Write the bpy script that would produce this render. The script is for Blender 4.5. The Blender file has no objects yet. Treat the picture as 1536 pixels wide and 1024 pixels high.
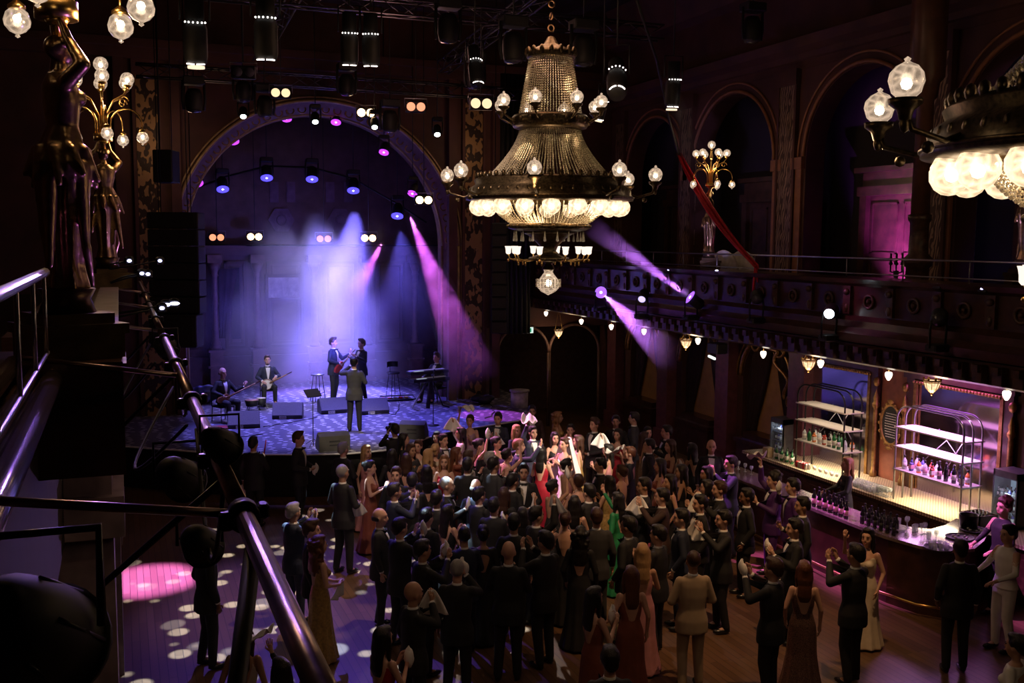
import bpy, bmesh, math, random
from mathutils import Vector, Matrix, Euler, noise
from mathutils.bvhtree import BVHTree
import numpy as np
random.seed(7)
PI = math.pi
SC = bpy.context.scene
COL = SC.collection
# ------------------------------------------------------------------ camera
F = 1493.0
PSI, TH, PH = math.radians(21.5), math.radians(5.84), 0.0075
CAM = Vector((0, 0, 5.75))
_fh = Vector((math.sin(PSI), math.cos(PSI), 0)); _r = Vector((math.cos(PSI), -math.sin(PSI), 0)); _z = Vector((0, 0, 1))
FWD = _fh * math.cos(TH) - _z * math.sin(TH)
_u = _fh * math.sin(TH) + _z * math.cos(TH)
RGT = _r * math.cos(PH) + _u * math.sin(PH)
UP = -_r * math.sin(PH) + _u * math.cos(PH)
cd = bpy.data.cameras.new('camera'); cam = bpy.data.objects.new('camera', cd); COL.objects.link(cam)
cd.sensor_width = 36; cd.lens = F / 1536 * 36; cd.clip_start = .05; cd.clip_end = 200
cam.matrix_world = Matrix(((RGT.x, UP.x, -FWD.x, CAM.x), (RGT.y, UP.y, -FWD.y, CAM.y), (RGT.z, UP.z, -FWD.z, CAM.z), (0, 0, 0, 1)))
SC.camera = cam
def ray(px, py): return (FWD * F + RGT * (px - 768) + UP * (512 - py)) / F
def P(px, py, D): return CAM + ray(px, py) * D                 # point seen at a pixel, D metres deep
def G(px, py, z=0):                                            # the same on a level plane
    d = ray(px, py); return CAM + d * ((z - CAM.z) / d.z)
def X_(px, py, x): d = ray(px, py); return CAM + d * ((x - CAM.x) / d.x)
def Y_(px, py, y): d = ray(px, py); return CAM + d * ((y - CAM.y) / d.y)
# ------------------------------------------------------------------ world, view
w = bpy.data.worlds.new('world'); SC.world = w; w.use_nodes = True
w.node_tree.nodes['Background'].inputs[0].default_value = (.55, .35, .5, 1)
w.node_tree.nodes['Background'].inputs[1].default_value = .0035
SC.view_settings.view_transform = 'Standard'; SC.view_settings.look = 'None'
SC.view_settings.exposure = 0.0; SC.view_settings.gamma = 1.0; SC.view_settings.use_curve_mapping = False
cy = SC.cycles
cy.use_denoising = True
try: cy.denoiser = 'OPENIMAGEDENOISE'
except Exception: pass
cy.max_bounces = 5; cy.diffuse_bounces = 2; cy.glossy_bounces = 2; cy.transmission_bounces = 3; cy.transparent_max_bounces = 10
cy.volume_bounces = 0; cy.sample_clamp_indirect = 2.0; cy.sample_clamp_direct = 0; cy.volume_step_rate = 1.0; cy.volume_max_steps = 96
cy.use_light_tree = True; cy.caustics_reflective = False; cy.caustics_refractive = False
# ------------------------------------------------------------------ lights
def aim(o, tgt):
    o.rotation_euler = (Vector(tgt) - o.location).to_track_quat('-Z', 'Y').to_euler()
def spot(name, loc, tgt, power, col, deg, blend=.3, rad=.05):
    l = bpy.data.lights.new(name, 'SPOT'); l.energy = power; l.color = col; l.spot_size = math.radians(deg); l.spot_blend = blend
    l.shadow_soft_size = rad; o = bpy.data.objects.new(name, l); COL.objects.link(o); o.location = loc; aim(o, tgt); return o
def point(name, loc, power, col, rad=.1):
    l = bpy.data.lights.new(name, 'POINT'); l.energy = power; l.color = col; l.shadow_soft_size = rad
    o = bpy.data.objects.new(name, l); COL.objects.link(o); o.location = loc; return o
BLUE = (.16, .12, 1); LAV = (.42, .36, 1); MAG = (1, .12, .8); VIO = (.5, .12, 1); WARM = (1, .62, .32); COOL = (.75, .9, 1)
WHT = (1, .88, .74)
# stage wash from the heads hung in the arch
STG = Vector((6.0, 29.5, 1.0))
for (px, py, tx, ty, pw, cc) in ((334, 282, 3.4, 29.5, 450, BLUE), (400, 265, 4.6, 28.5, 800, LAV), (468, 267, 5.9, 29.0, 1100, LAV),
                           (530, 284, 6.3, 29.8, 1100, BLUE), (596, 322, 8.0, 27.0, 600, BLUE)):
    spot('stage_wash', P(px, py, 31) - Vector((0, .35, .4)), (tx, ty, 1), pw * 2.0, cc, 50, .6)
# ------------------------------------------------------------------ materials
MATS = {}
def mat(name, col, rough=.6, metal=0, var=.25, scale=6, emit=None, estr=1, bump=0, coat=0):
    if name in MATS: return MATS[name]
    m = bpy.data.materials.new(name); m.use_nodes = True; n = m.node_tree.nodes; l = m.node_tree.links
    b = n['Principled BSDF']; b.inputs['Roughness'].default_value = rough; b.inputs['Metallic'].default_value = metal
    if coat: b.inputs['Coat Weight'].default_value = coat; b.inputs['Coat Roughness'].default_value = .15
    tc = n.new('ShaderNodeTexCoord'); nz = n.new('ShaderNodeTexNoise'); nz.inputs['Scale'].default_value = scale; nz.inputs['Detail'].default_value = 3
    l.new(tc.outputs['Object'], nz.inputs['Vector'])
    cr = n.new('ShaderNodeValToRGB'); e = cr.color_ramp.elements; e[0].position = .3; e[1].position = .7
    e[0].color = (*[c * (1 - var) for c in col], 1); e[1].color = (*[min(1, c * (1 + var)) for c in col], 1)
    l.new(nz.outputs['Fac'], cr.inputs['Fac']); l.new(cr.outputs['Color'], b.inputs['Base Color'])
    if bump:
        bp = n.new('ShaderNodeBump'); bp.inputs['Strength'].default_value = bump; bp.inputs['Distance'].default_value = .02
        l.new(nz.outputs['Fac'], bp.inputs['Height']); l.new(bp.outputs['Normal'], b.inputs['Normal'])
    if emit:
        b.inputs['Emission Color'].default_value = (*emit, 1); b.inputs['Emission Strength'].default_value = estr
    MATS[name] = m; return m
def damask(name, c1, c2, scale):
    m = mat(name, c1, .5, .3); n = m.node_tree.nodes; l = m.node_tree.links; b = n['Principled BSDF']
    tc = n.new('ShaderNodeTexCoord'); mp = n.new('ShaderNodeMapping'); mp.inputs['Scale'].default_value = (scale, scale, scale * .6)
    v = n.new('ShaderNodeTexVoronoi'); v.feature = 'SMOOTH_F1'; v.inputs['Scale'].default_value = 1.0; v.inputs['Randomness'].default_value = .35
    wv = n.new('ShaderNodeTexWave'); wv.inputs['Scale'].default_value = .9; wv.inputs['Distortion'].default_value = 9; wv.inputs['Detail'].default_value = 2; wv.wave_type = 'RINGS'
    l.new(tc.outputs['Object'], mp.inputs['Vector']); l.new(mp.outputs['Vector'], v.inputs['Vector']); l.new(mp.outputs['Vector'], wv.inputs['Vector'])
    mx = n.new('ShaderNodeMath'); mx.operation = 'MULTIPLY'; l.new(v.outputs['Distance'], mx.inputs[0]); l.new(wv.outputs['Fac'], mx.inputs[1])
    cr = n.new('ShaderNodeValToRGB'); e = cr.color_ramp.elements; e[0].position = .16; e[1].position = .24; e[0].color = (*c2, 1); e[1].color = (*c1, 1)
    l.new(mx.outputs[0], cr.inputs['Fac']); l.new(cr.outputs['Color'], b.inputs['Base Color'])
    bp = n.new('ShaderNodeBump'); bp.inputs['Strength'].default_value = .6; bp.inputs['Distance'].default_value = .03
    l.new(cr.outputs['Color'], bp.inputs['Height']); l.new(bp.outputs['Normal'], b.inputs['Normal'])
    return m
M_wall = mat('dark_red_plaster', (.075, .028, .022), .7, var=.3, scale=1.2)
M_wood = mat('dark_mahogany', (.055, .022, .014), .35, var=.4, scale=5, coat=.3)
M_woodp = mat('carved_mahogany', (.07, .032, .02), .4, var=.5, scale=9, bump=.6)
M_cream = mat('aged_plaster', (.16, .10, .07), .7, var=.2, scale=3)
M_ceil = mat('dark_ceiling', (.022, .014, .016), .8, var=.5, scale=1.5)
M_gold = mat('old_gilding', (.35, .2, .07), .35, .8, var=.4, scale=12)
M_brass = mat('brass', (.75, .48, .16), .28, 1, var=.12, scale=14)
M_bronze = mat('dark_bronze', (.11, .07, .035), .32, .9, var=.35, scale=9)
M_bronze2 = mat('antique_bronze', (.11, .08, .045), .38, .9, var=.6, scale=30)
M_black = mat('matt_black', (.010, .010, .011), .6, var=.2)
M_blackm = mat('black_metal', (.02, .02, .022), .35, .6, var=.2)
M_steel = mat('steel_tube', (.42, .42, .45), .3, 1, var=.1, scale=20)
M_pipe = mat('worn_scaffold_steel', (.30, .22, .20), .28, 1, var=.35, scale=9, bump=.15)
M_dark_glass = mat('dark_glass', (.01, .011, .016), .12, var=.1)
M_mirror = mat('old_mirror', (.5, .5, .52), .06, 1, var=.05)
M_curtain = mat('dark_velvet', (.03, .012, .014), .9, var=.3, scale=5)
M_amber = mat('ochre_blind', (.42, .22, .07), .7, var=.15, scale=3)
M_red = mat('red_fabric', (.55, .01, .02), .6, var=.2, scale=9)
M_white = mat('white_linen', (.82, .80, .77), .8, var=.06, scale=9)
M_whitep = mat('white_paint', (.7, .69, .68), .5, var=.06)
M_gold_damask = damask('gilded_relief', (.34, .2, .085), (.03, .015, .01), 5)
M_damask2 = damask('lace_relief', (.30, .2, .13), (.06, .03, .02), 5)
def glow(name, col, s):
    if name in MATS: return MATS[name]
    m = bpy.data.materials.new(name); m.use_nodes = True; n = m.node_tree.nodes; l = m.node_tree.links
    n.remove(n['Principled BSDF']); e = n.new('ShaderNodeEmission'); e.inputs[0].default_value = (*col, 1); e.inputs[1].default_value = s
    l.new(e.outputs[0], n['Material Output'].inputs[0]); MATS[name] = m; return m
def frosted(name, col, lo, hi, scale=18, alpha=.35):
    """patterned glass of a lit lamp: part see-through, part scattering the lamp's light"""
    if name in MATS: return MATS[name]
    m = bpy.data.materials.new(name); m.use_nodes = True; n = m.node_tree.nodes; l = m.node_tree.links
    n.remove(n['Principled BSDF'])
    tc = n.new('ShaderNodeTexCoord'); v = n.new('ShaderNodeTexVoronoi'); v.feature = 'DISTANCE_TO_EDGE'; v.inputs['Scale'].default_value = scale
    l.new(tc.outputs['Object'], v.inputs['Vector'])
    mr = n.new('ShaderNodeMapRange'); mr.inputs['From Min'].default_value = 0; mr.inputs['From Max'].default_value = .25
    mr.inputs['To Min'].default_value = hi; mr.inputs['To Max'].default_value = lo; l.new(v.outputs['Distance'], mr.inputs['Value'])
    e = n.new('ShaderNodeEmission'); e.inputs[0].default_value = (*col, 1); l.new(mr.outputs[0], e.inputs[1])
    g = n.new('ShaderNodeBsdfGlossy'); g.inputs['Roughness'].default_value = .2; g.inputs[0].default_value = (.3, .3, .3, 1)
    a = n.new('ShaderNodeAddShader'); l.new(e.outputs[0], a.inputs[0]); l.new(g.outputs[0], a.inputs[1])
    t = n.new('ShaderNodeBsdfTransparent'); x = n.new('ShaderNodeMixShader'); x.inputs[0].default_value = 1 - alpha
    l.new(t.outputs[0], x.inputs[1]); l.new(a.outputs[0], x.inputs[2]); l.new(x.outputs[0], n['Material Output'].inputs[0])
    m.cycles.emission_sampling = 'NONE'; MATS[name] = m; return m
M_globe = frosted('lit_patterned_glass', (1, .72, .5), .28, .9, 16, .45)
M_globe_hot = frosted('lit_frosted_glass', (1, .70, .42), .8, 2.0, 12, .3)
M_bulb = glow('bulb', (1, .78, .52), 14); M_bulb.cycles.emission_sampling = 'NONE'
M_tulip = glow('tulip_lamp', (1, .84, .68), 3.2)
def clear_glass(name, tint=(.9, .9, .9), a=.75):
    if name in MATS: return MATS[name]
    m = bpy.data.materials.new(name); m.use_nodes = True; n = m.node_tree.nodes; l = m.node_tree.links
    n.remove(n['Principled BSDF'])
    t = n.new('ShaderNodeBsdfTransparent'); t.inputs[0].default_value = (*tint, 1); g = n.new('ShaderNodeBsdfPrincipled')
    g.inputs['Roughness'].default_value = .08; g.inputs['Base Color'].default_value = (*tint, 1)
    nz = n.new('ShaderNodeTexNoise'); nz.inputs['Scale'].default_value = 9
    mr = n.new('ShaderNodeMapRange'); mr.inputs['To Min'].default_value = 1 - a - .1; mr.inputs['To Max'].default_value = 1 - a + .1
    l.new(nz.outputs['Fac'], mr.inputs['Value'])
    x = n.new('ShaderNodeMixShader'); l.new(mr.outputs[0], x.inputs[0]); l.new(t.outputs[0], x.inputs[1]); l.new(g.outputs[0], x.inputs[2])
    l.new(x.outputs[0], n['Material Output'].inputs[0]); MATS[name] = m; return m
M_glass = clear_glass('clear_glass', (.92, .95, .95), .7)
M_crystal = mat('cut_crystal', (.85, .74, .58), .12, .35, var=.3, scale=40)
# ------------------------------------------------------------------ mesh helpers
class MB:
    def __init__(s): s.v = []; s.f = []; s.m = []; s.sm = []
    def add(s, vs, fs, mi=0, smooth=True):
        o = len(s.v); s.v += [tuple(v) for v in vs]; s.f += [tuple(i + o for i in f) for f in fs]; s.m += [mi] * len(fs); s.sm += [smooth] * len(fs)
        return s
    def box(s, c, d, mi=0, rot=None, bev=0):
        x, y, z = d[0] / 2, d[1] / 2, d[2] / 2
        if bev:
            b = min(bev, x * .9, y * .9, z * .9); vs = []; ring = lambda zz, k: [(x - k, y), (x, y - k), (x, -y + k), (x - k, -y), (-x + k, -y), (-x, -y + k), (-x, y - k), (-x + k, y)]
            for zz, sh in ((-z, b), (-z + b, 0), (z - b, 0), (z, b)):
                for (px, py) in ring(zz, b): vs.append((px - math.copysign(sh, px), py - math.copysign(sh, py), zz))
            fs = [tuple(range(8)), tuple(range(31, 23, -1))]
            for r in range(3):
                for i in range(8): j = (i + 1) % 8; fs.append((r * 8 + i, (r + 1) * 8 + i, (r + 1) * 8 + j, r * 8 + j))
        else:
            vs = [(i, j, k) for i in (-x, x) for j in (-y, y) for k in (-z, z)]
            fs = [(0, 1, 3, 2), (4, 6, 7, 5), (0, 4, 5, 1), (2, 3, 7, 6), (0, 2, 6, 4), (1, 5, 7, 3)]
        if rot is not None:
            R = rot if isinstance(rot, Matrix) else Euler(rot).to_matrix()
            vs = [R @ Vector(v) for v in vs]
        return s.add([(v[0] + c[0], v[1] + c[1], v[2] + c[2]) for v in vs], fs, mi, False)
    def b2(s, a, b, mi=0): return s.box([(a[i] + b[i]) / 2 for i in range(3)], [abs(a[i] - b[i]) for i in range(3)], mi)
    def tube(s, pts, r, n=8, mi=0, cap=True, closed=False):
        pts = [Vector(p) for p in pts]; k = len(pts); rr = r if isinstance(r, (list, tuple)) else [r] * k; vs = []; fs = []
        ref = None
        for i in range(k):
            a = pts[(i - 1) % k] if (closed or i > 0) else pts[i]; b = pts[(i + 1) % k] if (closed or i < k - 1) else pts[i]
            t = (b - a).normalized() if (b - a).length > 1e-9 else Vector((0, 0, 1))
            if ref is None: ref = Vector((0, 0, 1)) if abs(t.z) < .9 else Vector((1, 0, 0))
            u = (ref - t * ref.dot(t)); u = u.normalized() if u.length > 1e-6 else t.orthogonal().normalized(); ref = u; w_ = t.cross(u)
            for j in range(n): an = 2 * PI * j / n; vs.append(pts[i] + (u * math.cos(an) + w_ * math.sin(an)) * rr[i])
        for i in range(k if closed else k - 1):
            i2 = (i + 1) % k
            for j in range(n): j2 = (j + 1) % n; fs.append((i * n + j, i * n + j2, i2 * n + j2, i2 * n + j))
        if cap and not closed: fs.append(tuple(range(n - 1, -1, -1))); fs.append(tuple((k - 1) * n + j for j in range(n)))
        return s.add(vs, fs, mi)
    def lathe(s, prof, n=16, mi=0, c=(0, 0, 0), axis='z', ripple=None):
        vs = []; fs = []; k = len(prof)
        for (r, z) in prof:
            for j in range(n):
                a = 2 * PI * j / n; q = r * (1 + (ripple[1] * math.cos(ripple[0] * a) if ripple else 0))
                p = (q * math.cos(a), q * math.sin(a), z)
                if axis == 'x': p = (z, p[0], p[1])
                if axis == 'y': p = (p[0], z, p[1])
                vs.append((p[0] + c[0], p[1] + c[1], p[2] + c[2]))
        for i in range(k - 1):
            for j in range(n): j2 = (j + 1) % n; fs.append((i * n + j, i * n + j2, (i + 1) * n + j2, (i + 1) * n + j))
        if prof[0][0] > 1e-4: fs.append(tuple(range(n - 1, -1, -1)))
        if prof[-1][0] > 1e-4: fs.append(tuple((k - 1) * n + j for j in range(n)))
        return s.add(vs, fs, mi)
    def ball(s, c, r, n=12, mi=0, rot=None):
        r = (r, r, r) if not isinstance(r, (tuple, list)) else r; vs = []; fs = []; h = max(4, n // 2)
        for i in range(h + 1):
            t = PI * i / h
            for j in range(n): a = 2 * PI * j / n; vs.append(Vector((r[0] * math.sin(t) * math.cos(a), r[1] * math.sin(t) * math.sin(a), r[2] * math.cos(t))))
        if rot is not None:
            R = rot if isinstance(rot, Matrix) else Euler(rot).to_matrix(); vs = [R @ v for v in vs]
        vs = [v + Vector(c) for v in vs]
        for i in range(h):
            for j in range(n): j2 = (j + 1) % n; fs.append((i * n + j, (i + 1) * n + j, (i + 1) * n + j2, i * n + j2))
        return s.add(vs, fs, mi)
    def torus(s, c, R, r, n=24, k=8, mi=0, axis='z', arc=None):
        a0, a1 = arc or (0, 2 * PI); cl = arc is None; pts = []
        for i in range(n if cl else n + 1):
            a = a0 + (a1 - a0) * i / n; x, y = R * math.cos(a), R * math.sin(a)
            pts.append({'z': (c[0] + x, c[1] + y, c[2]), 'y': (c[0] + x, c[1], c[2] + y), 'x': (c[0], c[1] + x, c[2] + y)}[axis])
        return s.tube(pts, r, k, mi, closed=cl)
    def prism(s, pts, ext, mi=0, smooth=False):
        """polygon pts (3-D) pushed along ext"""
        n = len(pts); e = Vector(ext); a = [Vector(p) for p in pts]; b = [p + e for p in a]
        fs = [tuple(range(n)), tuple(range(2 * n - 1, n - 1, -1))] + [(i, i + n, (i + 1) % n + n, (i + 1) % n) for i in range(n)]
        return s.add(a + b, fs, mi, smooth)
    def sweep(s, prof, path_a, path_b, mi=0):
        """prof: list of (x,z) extruded straight from y=path_a to y=path_b"""
        return s.prism([(x, path_a, z) for x, z in prof], (0, path_b - path_a, 0), mi)
    def build(s, name, mats, parent=None, loc=None, rot=None):
        me = bpy.data.meshes.new(name); me.from_pydata([tuple(v) for v in s.v], [], s.f)
        for m in (mats if isinstance(mats, (list, tuple)) else [mats]): me.materials.append(m)
        me.polygons.foreach_set('material_index', s.m); me.polygons.foreach_set('use_smooth', s.sm); me.update()
        bm = bmesh.new(); bm.from_mesh(me); bmesh.ops.recalc_face_normals(bm, faces=bm.faces); bm.to_mesh(me); bm.free()
        o = bpy.data.objects.new(name, me); COL.objects.link(o)
        if parent: o.parent = parent
        if loc is not None: o.location = loc
        if rot is not None: o.rotation_euler = rot
        return o
def tag(o, label, cat, group=None, kind=None):
    o['label'] = label; o['category'] = cat
    if group: o['group'] = group
    if kind: o['kind'] = kind
    return o
def thing(name, label, cat, loc=(0, 0, 0), rz=0, group=None):
    o = bpy.data.objects.new(name, None); o.empty_display_size = .1; COL.objects.link(o); o.location = loc; o.rotation_euler = (0, 0, rz)
    return tag(o, label, cat, group)
def struct(o): o['kind'] = 'structure'; return o
def kids(o): return [c for c in bpy.data.objects if c.parent == o]
def dup(o, loc=None, rz=None, label=None, parent=None, scale=None):
    ch = KC.get(o.name)
    if ch is None: ch = KC[o.name] = kids(o)
    c = o.copy(); COL.objects.link(c)
    if parent: c.parent = parent
    for k in ch: dup(k, parent=c)
    if loc is not None: c.location = loc
    if rz is not None: c.rotation_euler = (c.rotation_euler[0], c.rotation_euler[1], rz)
    if label: c['label'] = label
    if scale: c.scale = (scale,) * 3
    return c
KC = {}
# ------------------------------------------------------------------ the hall
WX = 14.3           # right wall of the hall
BX = 11.7           # front of the right balcony
# floor: oak boards
def board_floor():
    m = mat('oak_boards', (.16, .085, .045), .38); n = m.node_tree.nodes; l = m.node_tree.links; b = n['Principled BSDF']
    tc = n.new('ShaderNodeTexCoord'); br = n.new('ShaderNodeTexBrick'); br.inputs['Scale'].default_value = 1
    br.inputs['Brick Width'].default_value = 1.4; br.inputs['Row Height'].default_value = .11; br.inputs['Mortar Size'].default_value = .004
    br.inputs['Color1'].default_value = (.17, .092, .05, 1); br.inputs['Color2'].default_value = (.11, .058, .03, 1); br.inputs['Mortar'].default_value = (.03, .015, .01, 1)
    mp = n.new('ShaderNodeMapping'); mp.inputs['Rotation'].default_value = (0, 0, PI / 2); l.new(tc.outputs['Object'], mp.inputs['Vector']); l.new(mp.outputs['Vector'], br.inputs['Vector'])
    l.new(br.outputs['Color'], b.inputs['Base Color']); return m
struct(MB().b2((-6, -2, -.3), (16, 40, 0)).build('floor', board_floor()))
struct(MB().b2((-6, -2, 12.4), (16, 40, 12.7)).build('ceiling', M_ceil))
# ceiling ribs
mb = MB()
for y in range(2, 28, 5): mb.b2((-3, y, 12.05), (WX, y + .5, 12.42))
for x in (-1, 3, 7.5, 12): mb.b2((x, -2, 12.1), (x + .4, 28, 12.42))
struct(mb.build('trim_1', mat('ceiling_ribs', (.04, .022, .025), .7)))
# right wall lower (behind the bar) with openings, upper with arches
ARC = [(12.55, 1.6), (16.8, 1.72), (21.45, 1.72), (25.35, 1.55)]   # centre y, half width
ZS, ZB = 7.65, 4.35
def arch_wall(name, x0, x1, ylo, yhi, zlo, zhi, arcs, zs, zb, m, seg=20):
    mb = MB(); ys = ylo
    for (cyy, hw) in sorted(arcs):
        mb.b2((x0, ys, zlo), (x1, cyy - hw, zhi)); ys = cyy + hw
        if zb > zlo: mb.b2((x0, cyy - hw, zlo), (x1, cyy + hw, zb))
        for i in range(seg):
            a, b = PI - PI * i / seg, PI - PI * (i + 1) / seg
            ya, yb = cyy + hw * math.cos(a), cyy + hw * math.cos(b); za, zb2 = zs + hw * math.sin(a), zs + hw * math.sin(b)
            mb.prism([(x0, ya, za), (x0, yb, zb2), (x0, yb, zhi), (x0, ya, zhi)], (x1 - x0, 0, 0))
    mb.b2((x0, ys, zlo), (x1, yhi, zhi))
    return mb.build(name, m)
struct(arch_wall('wall_right', WX, WX + .5, -2, 28.6, 4.3, 12.4, ARC + [(8.4, 1.6), (4.3, 1.6)], ZS, 4.3, M_wall))
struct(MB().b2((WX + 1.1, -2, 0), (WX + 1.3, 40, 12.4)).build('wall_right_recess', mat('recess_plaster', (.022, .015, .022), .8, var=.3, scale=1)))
# archivolts, imposts, cornices and pilasters on the right wall
k = 2
for (cyy, hw) in ARC + [(8.4, 1.6)]:
    mb = MB(); mb.torus((WX - .03, cyy, ZS), hw + .06, .045, 32, 6, 0, 'x', (0, PI)); mb.torus((WX - .02, cyy, ZS), hw + .26, .03, 32, 6, 0, 'x', (0, PI))
    for sy in (-1, 1):
        mb.b2((WX - .1, cyy + sy * (hw + .04), ZS - .28), (WX + .2, cyy + sy * (hw + .42), ZS - .02))
        mb.b2((WX - .06, cyy + sy * (hw + .08), 4.4), (WX + .1, cyy + sy * (hw + .36), ZS - .28))
        mb.b2((WX - .1, cyy + sy * (hw + .04), 4.4), (WX + .2, cyy + sy * (hw + .42), 4.9))
    struct(mb.build('trim_%d' % k, mat('arch_moulding', (.28, .12, .06), .5, var=.2))); k += 1
mb = MB(); mb.sweep([(WX + .02, 9.75), (WX - .08, 9.78), (WX - .1, 9.9), (WX - .3, 10.0), (WX - .34, 10.2), (WX + .02, 10.3)], -2, 28.5)
mb.sweep([(WX + .02, 11.4), (WX - .3, 11.5), (WX - .5, 11.9), (WX - .8, 12.4), (WX + .02, 12.4)], -2, 28.5)
mb.b2((WX - .03, -2, 9.58), (WX, 28.5, 9.63))
struct(mb.build('trim_%d' % k, M_wall)); k += 1
for i, yy in enumerate((6.35, 10.4, 14.65, 19.15, 23.45, 27.3)):
    mb = MB(); mb.b2((WX - .09, yy - .3, 4.4), (WX + .05, yy + .3, 9.6), 1); mb.b2((WX - .14, yy - .36, 9.25), (WX + .05, yy + .36, 9.6)); mb.b2((WX - .16, yy - .38, 4.4), (WX + .05, yy + .38, 4.95))
    mb.b2((WX - .11, yy - .34, 4.95), (WX - .0, yy - .27, 9.25)); mb.b2((WX - .11, yy + .27, 4.95), (WX - .0, yy + .34, 9.25))
    struct(mb.build('trim_%d' % k, [M_wall, M_damask2])); k += 1
# bust roundel high on the right wall
q = X_(893, 213, WX - .02)
rb = thing('wall_medallion', 'oval medallion with a pale portrait bust high on the right wall', 'medallion', q)
MB().lathe([(.0, -.05), (.42, -.05), (.42, .02), (.36, .05), (.33, .0), (0, .0)], 28, 0, axis='x').build('frame', M_bronze2, rb)
hb = MB(); hb.ball((-.12, 0, .12), (.09, .1, .13)); hb.ball((-.1, 0, -.14), (.09, .2, .12)); hb.tube([(-.1, 0, .05), (-.1, 0, -.1)], .055); hb.ball((-.16, .07, .1), (.04, .03, .03))
hb.build('bust', mat('pale_stone', (.5, .5, .5), .6), rb)
# panelled doors at the back of the balcony arches
for i, (cyy, w_, pane) in enumerate(((16.55, .95, 1), (21.1, .85, 0), (12.5, .9, 0), (25.1, .8, 0))):
    mb = MB(); x = WX + .95
    mb.b2((x, cyy - w_, 4.3), (x + .12, cyy + w_, 6.75)); mb.b2((x - .16, cyy - w_ - .25, 6.75), (x + .12, cyy + w_ + .25, 6.95)); mb.b2((x - .1, cyy - w_ - .14, 6.95), (x + .12, cyy + w_ + .14, 7.25))
    mb.b2((x - .2, cyy - w_ - .32, 7.25), (x + .12, cyy + w_ + .32, 7.36))
    for s_ in (-1, 1): mb.b2((x - .12, cyy + s_ * w_, 4.3), (x + .1, cyy + s_ * (w_ + .2), 6.75))
    for s_ in (-1, 1):
        for (z0, z1) in ((4.55, 5.35), (5.5, 6.6)):
            y0, y1 = cyy + s_ * .08, cyy + s_ * (w_ - .08)
            for (a, b) in (((y0, z0), (y1, z0 + .04)), ((y0, z1 - .04), (y1, z1)), ((y0, z0), (y0 + s_ * .04, z1)), ((y1 - s_ * .04, z0), (y1, z1))): mb.b2((x - .03, a[0], a[1]), (x, b[0], b[1]))
    d = struct(mb.build('door_%d' % (i + 1), M_wood))
    if i < 2: struct(MB().b2((x, cyy - w_ - .28, 4.9), (x + .08, cyy - w_ - .95, 6.7)).build('window_%d' % (i + 1), damask('etched_glass_%d' % i, (.4, .35, .42), (.12, .1, .14), 9)))
# glass panes high in the arches
# free-standing column on the balcony
q = X_(1378, 300, 13.3)
cm = MB(); cm.lathe([(.34, 0), (.34, .35), (.26, .42), (.28, .55), (.2, .62), (.2, .95), (.25, 1.0), (.25, 1.12), (.17, 1.2), (.16, 1.75), (.2, 1.8), (.2, 1.9)], 20, 1)
cm.lathe([(.16, 1.9), (.14, 3.9), (.19, 3.95), (.22, 4.2), (.3, 4.3), (.3, 8)], 24, 0, ripple=(12, .04))
struct(cm.build('column', [mat('reeded_mahogany', (.12, .05, .03), .4), M_woodp], loc=(13.35, q.y, 4.35)))
# right balcony: slab, moulded and carved front
mb = MB()
mb.b2((BX, -2, 4.15), (WX + 1.2, 28.6, 4.36))
mb.sweep([(BX + .2, 4.0), (BX - .05, 4.05), (BX - .12, 4.2), (BX - .02, 4.3), (BX - .06, 4.42), (BX + .04, 4.5), (BX + .04, 5.0), (BX - .04, 5.05), (BX - .1, 5.13), (BX + .25, 5.16), (BX + .25, 4.0)], -2, 28.6)
mb.b2((BX + .02, -2, 3.74), (BX + .5, 28.6, 4.02)); mb.sweep([(BX + .02, 3.76), (BX + .02, 3.7), (BX + .1, 3.66), (BX + .5, 3.66), (BX + .5, 3.76)], -2, 28.6)
mb.b2((BX + .3, -2, 3.68), (WX + .2, 28.6, 4.2))
struct(mb.build('wall_balcony_front', M_wood))
mb = MB()
y = 4.0
while y < 28.2:
    mb.b2((BX - .1, y, 3.72), (BX + .03, y + .17, 3.98)); mb.b2((BX - .16, y + .02, 3.88), (BX + .0, y + .15, 3.99)); y += .36
struct(mb.build('trim_40', M_woodp))
mb = MB(); y = 4.2; i = 0
while y < 28:
    mb.torus((BX + .02, y, 4.75), .11, .028, 14, 6, 0, 'x'); mb.ball((BX + .02, y, 4.75), .045, 8)
    mb.b2((BX - .02, y + .42, 4.52), (BX + .06, y + .6, 5.0)); mb.ball((BX - .02, y + .51, 4.9), (.06, .08, .06), 8); mb.ball((BX - .01, y + .51, 4.62), (.04, .06, .09), 8)
    y += 1.02
struct(mb.build('trim_41', M_woodp))
# handrail of the right balcony
hr = thing('balcony_railing', 'thin two-bar steel railing along the front of the right balcony', 'railing', (BX + .05, 0, 5.15))
mr = MB(); mr.tube([(0, -1, .33), (0, 28, .33)], .016, 6); mr.tube([(0, -1, .07), (0, 28, .07)], .011, 6); mr.build('rail', M_steel, hr)
for yy in np.arange(3.2, 28, 1.35): MB().tube([(0, yy, -.02), (0, yy, .33)], .011, 6).build('post', M_steel, hr)
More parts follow.
